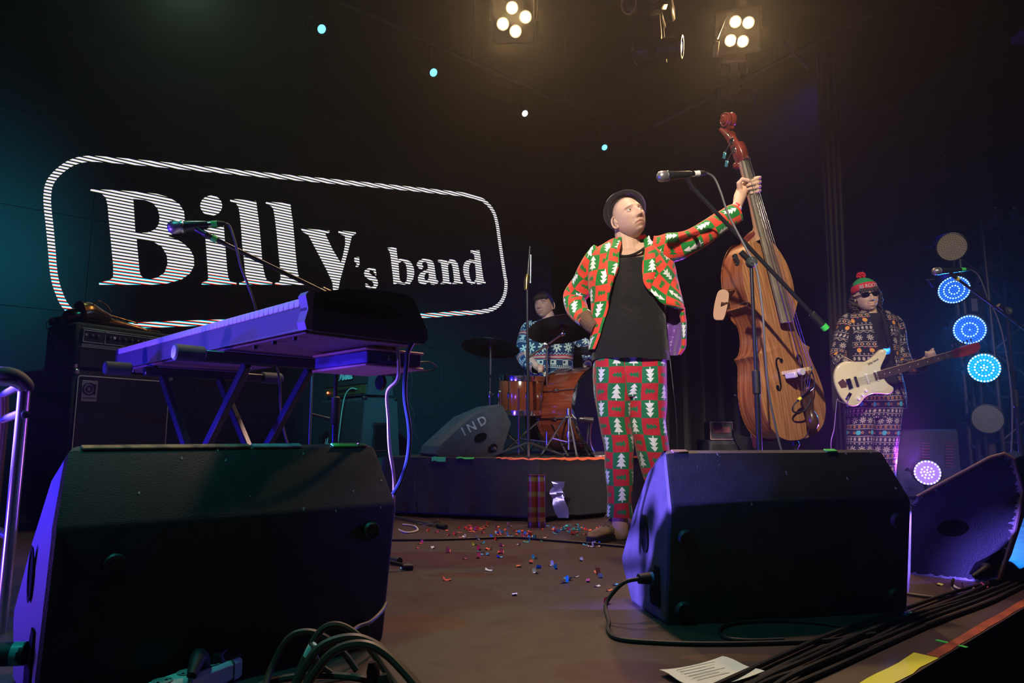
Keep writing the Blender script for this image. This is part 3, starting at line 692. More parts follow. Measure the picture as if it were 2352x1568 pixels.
# small sound module behind the piano
mq = kp(0.24, 0.345, -0.042)
mod = thing('sound_module', 'small blue-panelled sound module with pink rims behind the piano', 'synthesizer', mq)
MB().obox(mq, KP, KD, Z, (0.20, 0.30, 0.040), 0.004).build('case', mat('module_blue_lit', (0.05, 0.05, 0.25), 0.4), mod)  # blue light on the panel is put into its base colour
for z in (-0.024, 0.024): MB().obox(mq+Z*z, KP, KD, Z, (0.215, 0.31, 0.008), 0.003).build('rim', mat('module_pink', (0.50, 0.28, 0.30), 0.5) if 'module_pink' not in MATS else 'module_pink', mod)
for i in range(6): MB().lathe([(0.004, 0), (0.004, 0.008), (0, 0.008)], mq-KD*0.15+KP*(-0.03+0.014*(i % 3))+Z*(0.006-0.010*(i//3)), -KD, 10).build('jack', 'chrome', mod)
cable('thin strap loop hanging off the end of the sound module', [mq+KP*0.10-KD*0.12, mq+KP*0.16-KD*0.12+Z*0.004, mq+KP*0.20-KD*0.10-Z*0.006, mq+KP*0.19-KD*0.08-Z*0.018, mq+KP*0.13-KD*0.08-Z*0.022, mq+KP*0.10-KD*0.09-Z*0.014], 0.0025, 'dark_steel', 'strap')
cable('cream cable dropping from the sound module to the floor', [kp(0.06, 0.33, -0.005), kp(0.06, 0.335, -0.10), P(890, 900, 2.05), P(892, 960, 2.1), P(895, 1030, 2.12), P(905, 1100, 2.2), P(903, 1170, 2.6), fz(900, 1205, 0.01), fz(930, 1222), fz(958, 1218), fz(952, 1208), fz(925, 1204)], 0.0055, 'cream_cable')
cable('blue-black cable hanging behind the end of the stage piano', [kp(0.03, 0.41, 0.06), P(940, 800, 2.0), P(934, 835, 2.0), P(930, 880, 2.0), P(931, 920, 2.02), P(939, 970, 2.05), P(941, 1010, 2.08), P(935, 1060, 2.1), P(920, 1105, 2.1), P(903, 1135, 2.1)], 0.007, 'blue_cable') if mat('blue_cable', (0.03, 0.07, 0.12), 0.3) else None

# ------------------------------------------------------------------ bass amplifier and cabinet
az = R(30); ax = V((sin(az), cos(az), 0)); ay = V((-cos(az), sin(az), 0))      # ax along the face, ay to the back
A0 = P(158, 1000, 4.0); A0.z = 0
CH = P(160, 848, 4.0).z
cab = thing('bass_cabinet', 'tall black bass speaker cabinet with white-piped grille and round logo badge', 'amplifier', A0)
CWD = 0.62
def ac(a, d, z): return A0+ax*a+ay*d+Z*z
MB().obox(ac(CWD/2, 0.205, CH/2+0.01), ax, ay, Z, (CWD, 0.40, CH-0.02), 0.012).build('cabinet', 'tolex', cab)
MB().obox(ac(CWD/2, 0.0, CH/2), ax, ay, Z, (CWD-0.05, 0.012, CH-0.07), 0.003).build('grille', 'grille_cloth', cab)
fr_ = [ac(0.022, -0.004, 0.05), ac(0.022, -0.004, CH-0.045), ac(0.032, -0.004, CH-0.035), ac(CWD-0.032, -0.004, CH-0.035), ac(CWD-0.022, -0.004, CH-0.045), ac(CWD-0.022, -0.004, 0.05)]
MB().tube(fr_+[fr_[0]], 0.0035, 6).build('piping', 'piping_white', cab)
for a in (0.012, CWD-0.012):
    for z in (0.03, CH-0.012): MB().obox(ac(a, 0.006, z), ax, ay, Z, (0.034, 0.034, 0.034), 0.008).build('corner_guard', 'steel', cab)
lg = ac(0.045, -0.008, CH-0.185); mat('badge', (0.30, 0.32, 0.34), 0.4, 0.4)
bd = MB().obox(lg+ax*0.045+Z*0.062, ax, ay, Z, (0.092, 0.004, 0.125), 0.002).build('badge', 'badge', cab)
pl = lambda a, z: (a, z)
lo = MB(); lo.lathe([(0.010, 0), (0.022, 0), (0.022, 0.003), (0.010, 0.003), (0.010, 0)], lg+ax*0.042+Z*0.075-ay*0.002, -ay, 24)
ring = [(0.042+0.034*cos(a), 0.075+0.034*sin(a)) for a in [q*pi/18 for q in range(-2, 35)]]
lo.tube([lg+ax*a+Z*z-ay*0.003 for a, z in ring], 0.0045, 6)
lo.tube([lg+ax*0.076+Z*z-ay*0.003 for z in (0.105, 0.09, 0.06, 0.042)], 0.0045, 6)
lo.tube([lg+ax*a+Z*0.022-ay*0.003 for a in (0.008, 0.03, 0.06, 0.084)], 0.0025, 6)
lo.build('badge_mark', 'black_plastic', bd)
hd = thing('bass_amp_head', 'black bass amplifier head with a framed row of knobs, on the bass cabinet', 'amplifier', ac(0, 0, CH))
HH = 0.285
MB().obox(ac(CWD/2, 0.185, CH+HH/2+0.008), ax, ay, Z, (CWD, 0.34, HH-0.012), 0.014).build('case', 'tolex', hd)
MB().obox(ac(CWD/2, 0.012, CH+0.075), ax, ay, Z, (CWD-0.05, 0.01, 0.115), 0.003).build('grille', 'grille_cloth', hd)
MB().obox(ac(CWD/2, 0.010, CH+0.205), ax, ay, Z, (CWD-0.05, 0.01, 0.09), 0.003).build('control_panel', 'black_plastic', hd)
def frame_line(a0, a1, z0, z1, par):
    q = [ac(a0, 0.002, CH+z0), ac(a1, 0.002, CH+z0), ac(a1, 0.002, CH+z1), ac(a0, 0.002, CH+z1)]
    MB().tube(q+[q[0]], 0.0016, 5).build('panel_line', 'piping_white', par)
frame_line(0.035, 0.155, 0.17, 0.24, hd); frame_line(0.163, 0.42, 0.17, 0.24, hd); frame_line(0.428, 0.585, 0.17, 0.24, hd)
for z in (0.140, 0.148, 0.156, 0.252): MB().rod(ac(0.03, 0.004, CH+z), ac(CWD-0.03, 0.004, CH+z), 0.0014, 5).build('panel_line', 'piping_white', hd)
for i, a in enumerate((0.085, 0.118, 0.19, 0.245, 0.285, 0.325, 0.365, 0.40)):
    k_ = MB().lathe([(0.012, 0), (0.012, 0.012), (0.009, 0.014), (0, 0.014)], ac(a, 0.006, CH+0.208), -ay, 14).build('knob', 'black_plastic', hd)
    MB().rod(ac(a, -0.009, CH+0.208), ac(a, -0.009, CH+0.219), 0.0012, 5).build('pointer', 'piping_white', k_)
for a in (0.215, 0.222): MB().obox(ac(a, 0.001, CH+0.212), ax, ay, Z, (0.010, 0.008, 0.016), 0.002).build('rocker_switch', 'white_plastic', hd)
MB().obox(ac(0.052, 0.003, CH+0.215), ax, ay, Z, (0.016, 0.003, 0.014)).build('input_plate', 'badge', hd)
text_mesh('BASS', 0.022, ac(0.47, 0.003, CH+0.197), ax, Z, -ay, 0.0006, 0.2).build('lettering', 'piping_white', hd) if False else None
for a in (0.012, CWD-0.012): MB().obox(ac(a, 0.024, CH+0.022), ax, ay, Z, (0.03, 0.03, 0.03), 0.007).build('corner_guard', 'steel', hd)
for a in (0.05, CWD-0.05):
    for d in (0.05, 0.31): MB().lathe([(0, 0), (0.016, 0), (0.016, 0.014), (0, 0.014)], ac(a, d, CH), Z, 12).build('rubber_foot', 'rubber', hd)
HT = CH+HH+0.002
# small box on the amp head
q = ac(0.0, 0.25, HT+0.03)
t = thing('pedal_box', 'small black box with a cable, on top of the bass amplifier head', 'pedal', ac(0.04, 0.25, HT))
MB().obox(ac(0.045, 0.25, HT+0.024), ax, ay, Z, (0.11, 0.15, 0.046), 0.006).build('case', 'black_plastic', t)
MB().lathe([(0.010, 0), (0.010, 0.012), (0, 0.012)], ac(0.03, 0.22, HT+0.047), Z, 12).build('knob', 'knob', t)
cable('thin black cable slung over the side of the bass amplifier head', [ac(0.0, 0.25, HT+0.02), ac(-0.03, 0.26, HT+0.03), ac(-0.05, 0.26, HT-0.02), ac(-0.02, 0.2, HT-0.12), ac(-0.015, 0.12, HT-0.35), ac(-0.012, 0.05, HT-0.7), ac(-0.02, 0.0, 0.012)], 0.003)
# saxophone lying across the top of the amp head
sx0 = ac(0.10, 0.12, HT)
sax = thing('saxophone', 'brass saxophone lying on its side on the bass amplifier head', 'saxophone', sx0)
e1_ = ax; 
def sp(a, d, z): return ac(a, d, HT+z)
MB().tube([sp(0.06, 0.10, 0.075), sp(0.10, 0.10, 0.085), sp(0.17, 0.11, 0.075), sp(0.24, 0.12, 0.062)], [0.062, 0.056, 0.040, 0.028], 20, 5).build('bell', 'brass', sax)
MB().lathe([(0.064, 0), (0.069, 0.004), (0.064, 0.010), (0.050, 0.012), (0.040, -0.03), (0, -0.035)], sp(0.055, 0.10, 0.074), -ax+Z*-0.15, 24).build('bell_rim', 'brass', sax)
MB().tube([sp(0.07, 0.20, 0.045), sp(0.03, 0.17, 0.05), sp(0.05, 0.135, 0.06), sp(0.10, 0.12, 0.07)], [0.034, 0.038, 0.040, 0.038], 18, 6).build('bow', 'brass', sax)
MB().tube([sp(0.07, 0.20, 0.046), sp(0.22, 0.17, 0.050), sp(0.38, 0.15, 0.036), sp(0.50, 0.14, 0.020)], [0.032, 0.028, 0.021, 0.014], 18, 5).build('body_tube', 'brass', sax)
MB().tube([sp(0.50, 0.14, 0.020), sp(0.55, 0.13, 0.020), sp(0.585, 0.11, 0.014)], [0.012, 0.010, 0.008], 12, 4).build('neck', 'brass', sax)
for i in range(8):
    a = 0.12+0.046*i; k_ = MB().lathe([(0.0, 0.006), (0.013, 0.006), (0.014, 0.0), (0.0, 0.0)], sp(a, 0.185-0.07*(a-0.1), 0.082-0.06*(a-0.1)), Z, 14).build('key_cup', 'brass', sax)
MB().tube([sp(0.10, 0.15, 0.098), sp(0.25, 0.14, 0.088), sp(0.42, 0.13, 0.062)], 0.004, 8, 4).build('key_rod', 'brass', sax)
MB().tube([sp(0.12, 0.08, 0.135), sp(0.15, 0.08, 0.155), sp(0.20, 0.09, 0.14), sp(0.24, 0.10, 0.10)], 0.005, 8, 4).build('key_guard', 'brass', sax)
for i in range(4): MB().rod(sp(0.15+0.07*i, 0.13, 0.06), sp(0.15+0.07*i, 0.125, 0.096-0.008*i), 0.003, 6).build('key_post', 'brass', sax)

# ------------------------------------------------------------------ guitar amplifier stack
MX = W*-1.0                                   # along the face towards us
G0 = P(836, 1000, 5.2); G0.z = 0              # corner nearest us; face runs along W, side runs along U
def gm(a, d, z): return G0+W*a+U*d+Z*z
GH = P(836, 909, 5.2).z; GT = P(836, 822, 5.2).z
gc = thing('guitar_cabinet', 'black guitar speaker cabinet with a script logo low on its grille', 'amplifier', G0)
prof = [(-0.06, 0.01), (-0.0, GH-0.01), (0.28, GH-0.01), (0.34, 0.01)]
MB().prism(prof, G0, U, Z, W, 0.0, 0.74).build('cabinet', 'tolex_grey', gc)
MB().prism([(-0.064, 0.03), (-0.008, GH-0.03), (0.0, GH-0.03), (-0.05, 0.03)], G0, U, Z, W, 0.018, 0.722).build('grille', 'grille_cloth', gc)
MB().prism([(-0.068, 0.012), (-0.010, GH-0.008), (0.0, GH-0.008), (-0.05, 0.012)], G0, U, Z, W, 0.0, 0.018).build('edge_trim', 'tolex', gc)
for d, z in ((0.0, GH-0.014), (0.27, GH-0.014)): MB().obox(gm(0.008, d, z), U, W, Z, (0.036, 0.036, 0.03), 0.008).build('corner_guard', 'black_plastic', gc)
hp = gm(-0.004, 0.14, GH-0.33)
MB().obox(hp, U, W, Z, (0.15, 0.008, 0.26), 0.003).build('handle_plate', 'black_plastic', gc)
MB().obox(hp-W*0.004+Z*0.01, U, W, Z, (0.10, 0.006, 0.20), 0.003).build('handle_recess', 'void_black', gc)
for d in (-0.065, 0.065):
    for z in (-0.11, 0.12): MB().ball(hp+U*d+Z*z-W*0.006, 0.005, 8).build('screw', 'chrome', gc)
MB().rod(hp-U*0.045-Z*0.085-W*0.006, hp+U*0.05-Z*0.085-W*0.006, 0.006).build('handle_bar', 'dark_steel', gc)
gh = thing('guitar_amp_head', 'black guitar amplifier head with script logo and glowing red pilot lamp', 'amplifier', gm(0, 0, GH))
MB().prism([(0.02, GH+0.012), (0.035, GT-0.01), (0.22, GT-0.01), (0.245, GH+0.012)], G0, U, Z, W, -0.0, 0.74).build('case', 'tolex_grey', gh)
MB().prism([(0.014, GH+0.10), (0.027, GT-0.02), (0.04, GT-0.02), (0.03, GH+0.10)], G0, U, Z, W, 0.015, 0.725).build('front_cloth', 'grille_cloth', gh)
MB().prism([(0.013, GH+0.024), (0.017, GH+0.092), (0.03, GH+0.092), (0.025, GH+0.024)], G0, U, Z, W, 0.03, 0.71).build('control_panel', 'gold_panel', gh)
for i in range(9):
    MB().lathe([(0.010, 0), (0.010, 0.014), (0, 0.014)], gm(0.20+0.034*i, 0.014, GH+0.062), -U, 12).build('knob', 'black_plastic', gh)
MB().ball(gm(0.66, 0.012, GH+0.055), 0.009, 10).build('pilot_lamp', 'red_led', gh)
for d in (0.05, 0.20): 
    MB().obox(gm(0.006, d, GT-0.016), U, W, Z, (0.03, 0.03, 0.02), 0.006).build('corner_guard', 'chrome', gh)
    MB().lathe([(0, 0), (0.016, 0), (0.016, 0.014), (0, 0.014)], gm(0.05, d, GH-0.001), Z, 10).build('rubber_foot', 'rubber', gh)
    MB().lathe([(0, 0), (0.016, 0), (0.016, 0.014), (0, 0.014)], gm(0.69, d, GH-0.001), Z, 10).build('rubber_foot', 'rubber', gh)
script = [[(0,.02),(.1,.0),(.18,.2),(.3,.92),(.33,.5),(.38,.1),(.55,.5),(.74,.98),(.72,.5),(.74,.04),(.8,.0)],
  [(1.02,.38),(.92,.42),(.82,.25),(.83,.05),(.92,.02),(1.0,.2),(1.04,.4),(1.02,.12),(1.08,.02),(1.18,.1)],
  [(1.18,.1),(1.26,.44),(1.29,.34),(1.38,.40),(1.36,.15),(1.40,.02),(1.48,.08)],
  [(1.48,.08),(1.62,.46),(1.66,.2),(1.60,.0),(1.50,.06)],[(1.64,.08),(1.74,.12),(1.9,.6),(1.94,.92),(1.86,.9),(1.80,.4),(1.78,.0)],[(1.78,.02),(1.86,.34),(1.95,.42),(1.96,.12),(2.02,.02),(2.1,.1)],
  [(2.28,.38),(2.18,.42),(2.08,.25),(2.09,.05),(2.18,.02),(2.26,.2),(2.30,.4),(2.28,.12),(2.34,.02),(2.42,.1)],
  [(2.42,.1),(2.56,.6),(2.58,.94),(2.50,.9),(2.46,.4),(2.48,.03),(2.56,.04),(2.64,.12)],[(2.64,.1),(2.78,.62),(2.80,.98),(2.72,.92),(2.68,.4),(2.70,.03),(2.78,.04),(2.86,.12)]]
def script_logo(o, ex, ez, s, parent, out):
    b = MB()
    for st in script: b.tube([o+ex*((x+0.18*y)*s)+ez*(y*s*1.05)+out*0.002 for x, y in st], 0.052*s, 6, 4, True, 0.5, out)
    b.build('script_logo', 'white_plastic', parent)
script_logo(gm(0.455, 0.008, GH+0.145), -W, Z, 0.080, gh, -U)
script_logo(gm(0.60, -0.034, GH-0.40), -W, Z, 0.080, gc, -U)
cable('cream guitar cable plugged into the guitar amplifier head', [gm(0.16, 0.012, GH+0.06), gm(0.17, -0.03, GH+0.065), gm(0.22, -0.05, GH+0.02), gm(0.25, -0.06, GH-0.1), gm(0.27, -0.075, GH-0.35), gm(0.29, -0.10, GH-0.6), gm(0.30, -0.12, 0.012)], 0.0045, 'cream_cable')
# ------------------------------------------------------------------ tube rail with padded top, at the side
mat('rail_tube', (0.55, 0.56, 0.60), 0.22, 0.9)
r0 = F(46, 1490); rail = thing('padded_rail', 'chrome tube rail with a black padded top beside the wedge monitor', 'rail', V((P(48, 1200, 1.95).x, 1.95, 0)))
pa = [P(-60, 876, 1.9), P(0, 873, 1.9), P(34, 876, 1.92), P(52, 892, 1.94), P(52, 940, 1.95)]; pa.append(V((pa[-1].x, 1.95, 0.0)))
MB().tube(pa, 0.0155, 14, 6).build('tube', 'rail_tube', rail)
pb = [P(10, 905, 2.15), P(10, 960, 2.15)]; pb.append(V((pb[-1].x, 2.15, 0.0))); MB().tube(pb, 0.012, 12).build('rear_tube', mat('bronze_tube', (0.25, 0.15, 0.10), 0.3, 0.8), rail)
MB().tube([P(10, 905, 2.15), P(46, 886, 1.95)], 0.012, 12).build('top_link', 'rail_tube', rail)
MB().tube([P(10, 963, 2.15), P(52, 948, 1.95)], 0.013, 12).build('cross_tube', 'rail_tube', rail)
MB().lathe([(0, 0), (0.009, 0), (0.011, 0.004), (0.006, 0.007), (0, 0.007)], P(59, 952, 1.935), V((0.5, -1, 0)), 12).build('bolt', 'dark_steel', rail)
MB().tube([P(-60, 862, 1.9), P(0, 858, 1.9), P(36, 864, 1.92), P(62, 884, 1.94), P(67, 897, 1.945)], [0.020, 0.020, 0.020, 0.017, 0.011], 14, 5).build('pad', 'rubber', rail)
MB().tube([V((pa[-1].x, 1.95, 0.25)), V((pb[-1].x, 2.15, 0.25))], 0.012, 12).build('cross_tube', 'rail_tube', rail)

# ------------------------------------------------------------------ floor clutter in front
s0, s1 = F(322, 1580, 0.045), F(535, 1503, 0.045); 
d = V((s1.x-s0.x, s1.y-s0.y, 0)); L_ = d.length; d.normalize(); dn = V((d.y, -d.x, 0)); s0.z = 0
strip = thing('power_strip', 'pale four-socket power strip on the floor behind the wedge monitor', 'power strip', s0)
o = s0+dn*0.010
MB().obox(o+d*(L_/2)+Z*0.024, d, dn, Z, (L_, 0.056, 0.044), 0.008).build('case', 'white_plastic', strip)
for i in range(4):
    c = o+d*(0.04+i*0.058)+Z*0.0465
    k_ = MB().lathe([(0.019, 0.0005), (0.020, 0.002), (0.017, 0.002), (0.015, 0.0), (0, 0.0)], c, Z, 20).build('socket', mat('socket_grey', (0.35, 0.34, 0.32), 0.5) if 'socket_grey' not in MATS else 'socket_grey', strip)
    for q in (-0.0095, 0.0095): MB().lathe([(0.0028, 0), (0.0028, 0.0012), (0, 0.0012)], c+d*q+Z*0.0003, Z, 8).build('pin_hole', 'void_black', k_)
MB().obox(o+d*(L_-0.03)+Z*0.024, d, dn, Z, (0.016, 0.0585, 0.0465), 0.008).build('tape_band', mat('maroon', (0.10, 0.03, 0.09), 0.5), strip)
pc = s0+d*0.13+dn*0.010; t = thing('power_plug', 'black power plug standing in the pale power strip', 'plug', V((pc.x, pc.y, 0.047)))
MB().tube([V((pc.x, pc.y, 0.047)), V((pc.x, pc.y-0.002, 0.06)), V((pc.x+0.004, pc.y-0.02, 0.072)), V((pc.x+0.01, pc.y-0.06, 0.05))], [0.019, 0.020, 0.017, 0.010], 14, 4).build('plug_body', 'rubber', t)
MB().tube([V((pc.x+0.008, pc.y-0.05, 0.055)), V((pc.x+0.016, pc.y-0.10, 0.02)), V((pc.x+0.03, pc.y-0.2, 0.006))], 0.004, 8, 4).build('cord', 'rubber', t)
pc = o+d*(L_-0.055)+Z*0.047; t = thing('power_plug', 'flat black power plug at the taped end of the power strip', 'plug', pc)
MB().tube([pc, pc+Z*0.010, pc+Z*0.014+d*0.01], [0.019, 0.019, 0.010], 14).build('plug_body', 'rubber', t)
MB().tube([pc+Z*0.010+d*0.012, pc+Z*0.012+d*0.06-dn*0.02, pc+d*0.12-dn*0.02-Z*0.03, pc+d*0.22-Z*0.041], 0.004, 8, 5).build('cord', 'rubber', t)
mat('brown_cable', (0.055, 0.038, 0.028), 0.45)
def hump(lab, px, rr=0.0075, mt='brown_cable'):
    cable(lab, [P(a, b, y) for a, b, y in px], rr, mt, group='tangle of cables beside the power strip')
LT = 'dark brown cable arching in the tangle beside the power strip'
hump(LT, [(600, 1600, 1.50), (625, 1530, 1.54), (660, 1468, 1.56), (700, 1450, 1.57), (745, 1462, 1.58), (790, 1500, 1.6), (820, 1540, 1.6)])
hump(LT, [(670, 1590, 1.5), (700, 1510, 1.53), (735, 1450, 1.55), (770, 1434, 1.56), (810, 1450, 1.57), (850, 1490, 1.58), (900, 1560, 1.57), (940, 1600, 1.55)])
hump(LT, [(680, 1570, 1.48), (730, 1490, 1.50), (800, 1463, 1.52), (860, 1478, 1.53), (920, 1530, 1.52), (985, 1600, 1.5)], 0.009)
hump(LT, [(700, 1580, 1.46), (760, 1500, 1.47), (830, 1478, 1.48), (890, 1505, 1.48), (960, 1580, 1.46)], 0.009)
hump(LT, [(690, 1590, 1.52), (715, 1540, 1.52), (722, 1510, 1.52), (716, 1480, 1.53), (730, 1520, 1.54), (760, 1545, 1.55)], 0.006)
hump(LT, [(887, 1385, 1.83), (876, 1404, 1.78), (850, 1428, 1.72), (820, 1440, 1.68), (790, 1465, 1.62), (740, 1490, 1.6)], 0.005)
hump(LT, [(560, 1590, 1.53), (640, 1560, 1.55), (740, 1550, 1.56), (840, 1560, 1.55), (930, 1590, 1.53)], 0.008)
t = thing('cable_connector', 'pale cable connector among the tangled brown cables', 'connector', P(713, 1495, 1.53))
MB().tube([P(724, 1478, 1.53), P(718, 1486, 1.53), P(706, 1508, 1.53)], [0.006, 0.011, 0.010], 12).build('sleeve', 'white_plastic', t)
MB().tube([P(706, 1508, 1.53), P(696, 1528, 1.52)], [0.007, 0.005], 10).build('boot', 'rubber', t)
for k, (a, b_, y) in enumerate(((855, 1520, 1.5), (880, 1548, 1.47))):
    t = thing('cable_connector', 'black barrel cable connector hanging in the cable tangle', 'connector', P(a, b_, y), 'black connectors in the cable tangle')
    MB().tube([P(a, b_, y), P(a+2, b_+20, y), P(a+4, b_+55, y)], [0.008, 0.014, 0.014], 12).build('barrel', 'rubber', t)
    MB().tube([P(a+3, b_+35, y), P(a+3.4, b_+42, y)], 0.0146, 12).build('collar', 'dark_steel', t)
# black device at the very edge, beyond the wedge
t = thing('cable_spool', 'black round tube with a teal collar beside the wedge monitor', 'pipe', P(0, 1500, 1.42))
MB().tube([P(-60, 1505, 1.40), P(60, 1500, 1.42)], 0.022, 16).build('tube', 'rubber', t); MB().tube([P(30, 1501, 1.415), P(56, 1500, 1.42)], 0.0225, 16).build('collar', mat('teal_collar', (0.1, 0.4, 0.42), 0.4), t)
# set list sheet
pq = [F(1515, 1547, 0.003), F(1660, 1515, 0.003), F(1757, 1552, 0.003), F(1600, 1592, 0.003)]
b = MB(); g = [[pq[0].lerp(pq[1], i/8).lerp(pq[3].lerp(pq[2], i/8), j/8)+Z*(0.003+0.006*(abs(i-4)/4)**2+0.002*sin(j)) for i in range(9)] for j in range(9)]
b.loft(g, closed=False); b.loft([[p-Z*0.0012 for p in r] for r in g], closed=False)
t = thing('set_list', 'white paper sheet lying on the stage floor by the cable bundle', 'paper', (pq[0]+pq[2])/2); b.build('sheet', 'paper', t)
mat('ink', (0.45, 0.42, 0.40), 0.8)
for k in range(6):
    v_ = 0.2+k*0.11; a_, c_ = 0.15, 0.15+0.35+0.25*random.random()
    q = [pq[0].lerp(pq[1], x).lerp(pq[3].lerp(pq[2], x), v_)+Z*0.0105 for x in (a_, (a_+c_)/2, c_)]
    MB().tube(q, 0.0008, 4).build('written_line', 'ink', t)
# thin cable crossing the stage, stand leg and rubber foot seen past the wedge
cable('thin black cable crossing the stage floor before the riser', [fz(880, 1240), fz(1000, 1239), fz(1100, 1236), fz(1180, 1234), fz(1260, 1240), fz(1350, 1247), fz(1440, 1255), fz(1500, 1258)], 0.006, 'black_plastic')
t = thing('stand_leg', 'teal-lit microphone stand leg with a rubber tip lying by the riser', 'stand', F(960, 1200))
MB().tube([F(890, 1183, 0.012), F(1008, 1207, 0.012)], 0.008, 10).build('tube', 'steel', t); MB().tube([F(1005, 1206, 0.014), F(1024, 1210, 0.014)], 0.014, 12).build('rubber_tip', 'rubber', t)
t = thing('stand_leg', 'rubber-tipped stand leg with yellow tape poking past the wedge monitor', 'stand', F(900, 1290))
MB().tube([F(840, 1278, 0.02), F(895, 1284, 0.014)], 0.009, 10).build('tube', 'black_tube', t); MB().tube([F(891, 1283, 0.016), F(896, 1284, 0.016)], 0.0135, 12).build('tape_band', 'yellow_tape', t); MB().tube([F(896, 1285, 0.016), F(918, 1289, 0.016)], 0.016, 12).build('rubber_tip', 'rubber', t)
for k, pts in enumerate(([(945, 1180), (955, 1165), (962, 1175), (958, 1200), (975, 1206), (1000, 1195), (1012, 1200), (1010, 1208)], [(940, 1190), (960, 1200), (985, 1204), (1005, 1196), (1000, 1188)])):
    cable('thin wire curl tangled on the floor at the riser foot', [F(a, b, 0.006+0.02*(i % 3 == 1)) for i, (a, b) in enumerate(pts)], 0.0022, 'steel', 'wire', 5, 'wire curls at the riser foot')
cable('fine black wire hanging down the video wall behind the piano', [P(942, 840, 4.6), P(946, 880, 4.6), P(941, 925, 4.6), P(952, 950, 4.6), P(948, 985, 4.6), P(960, 1010, 4.6), P(966, 1045, 4.6), P(952, 1100, 4.55), P(956, 1150, 4.5), F(958, 1182, 0.01)], 0.0025, 'rubber', 'wire')

# ------------------------------------------------------------------ printed cloth
def tree_mask(a, b, s):
    """fir tree inside a unit cell: a across, b up, s size"""
    t = (b*(-1.0/s)+0.45)/0.8                     # 0 at the top, 1 at the foot
    seg = (t*3).fr(); half = (seg*0.17+t*0.10+0.02)*s
    body = a.abs().lt(half)*t.gt(0.0)*t.lt(1.0)
    trunk = a.abs().lt(0.035*s)*t.gt(0.98)*t.lt(1.16)
    return body.max(trunk)
def holiday(name, red, green, white, cell=0.088):
    m, n, l, b = new_mat(name)
    x_, y_, z_ = uvxy(m, 'UV'); u = x_/cell; v = y_/cell
    iu, iv = u.fl(), v.fl(); a = u.fr()-0.5; c = v.fr()-0.5
    chk = (iu+iv).mod(2)
    dr = iv.mod(2)*2-1
    tw = tree_mask(a, c*dr, 0.98)
    ds = iu.mod(2)*2-1
    tg = tree_mask(c, a*ds, 0.70)
    col_g = mixc(m.node_tree, tw, green, white)
    col_r = mixc(m.node_tree, tg, red, green)
    l.new(mixc(m.node_tree, chk, col_g, col_r), b.inputs['Base Color'])
    b.inputs['Roughness'].default_value = 0.75; b.inputs['Specular IOR Level'].default_value = 0.25; b.inputs['Sheen Weight'].default_value = 0.15
    cloth_bump(m, 0.3, 600, 0.35, 10)
    return m
holiday('suit_jacket', (0.80, 0.060, 0.030), (0.008, 0.20, 0.030), (0.80, 0.80, 0.82))
holiday('suit_trousers_dim', (0.44, 0.014, 0.030), (0.008, 0.15, 0.060), (0.66, 0.70, 0.76))  # same cloth as the jacket, the weaker bluish light put into its colours
def nordic(name, base, bands, period):
    """knit bands: (centre, half height, cell width, kind, colour) along v"""
    m, n, l, b = new_mat(name); t = m.node_tree
    x_, y_, z_ = uvxy(m, 'UV'); v = y_.mod(period); c = None
    for ctr, hh, w, kind, colr in bands:
        dv = (v-ctr); inb = dv.abs().lt(hh)
        if kind == 'line': k = inb
        else:
            a = ((x_/w).fr()-0.5)*w
            if kind == 'dot': k = ((a*a+dv*dv).pw(0.5)).lt(hh*0.8)
            elif kind == 'oval': k = ((a*a*2.2+dv*dv).pw(0.5)).lt(hh*0.85)
            elif kind == 'zig': k = ((a.abs()*(4*hh/w)-hh-dv).abs()).lt(hh*0.35)*inb
            elif kind == 'ring':
                r_ = (a*a+dv*dv).pw(0.5); k = r_.lt(hh*0.85)*r_.gt(hh*0.5)
            elif kind == 'check': k = ((x_/w).fl()+(v/w).fl()).mod(2)*inb
            else:                                  # flake: crossed arms
                p, q = a.abs(), dv.abs(); e = hh*0.15
                arms = (p.lt(e)+q.lt(e)).min(1); dg = ((p-q).abs()).lt(e*1.3)
                r_ = (a*a+dv*dv).pw(0.5); ringk = ((r_-hh*0.55).abs()).lt(e)
                k = (arms+dg+ringk*0.0).min(1)*r_.lt(hh*0.95)*r_.gt(hh*0.16)
        c = mixc(t, k, c if c is not None else base, colr)
    l.new(c, b.inputs['Base Color']); b.inputs['Roughness'].default_value = 0.8; b.inputs['Specular IOR Level'].default_value = 0.2
    cloth_bump(m, 0.3, 500, 0.3, 10)
    return m
CR, OR_, TE, RD = (0.34, 0.28, 0.24), (0.62, 0.27, 0.05), (0.05, 0.36, 0.42), (0.55, 0.03, 0.04)
nordic('suit_knit', (0.012, 0.012, 0.024), [
    (0.030, 0.026, 0.075, 'flake', CR), (0.064, 0.0022, 0, 'line', CR), (0.080, 0.012, 0.040, 'ring', OR_), (0.080, 0.007, 0.020, 'dot', CR), (0.097, 0.0022, 0, 'line', CR),
    (0.125, 0.020, 0.085, 'dot', OR_), (0.150, 0.006, 0.028, 'dot', CR), (0.103, 0.005, 0.034, 'dot', RD), (0.162, 0.0022, 0, 'line', CR), (0.185, 0.016, 0.030, 'oval', CR), (0.208, 0.0022, 0, 'line', CR), (0.220, 0.008, 0.05, 'zig', CR)], 0.232)
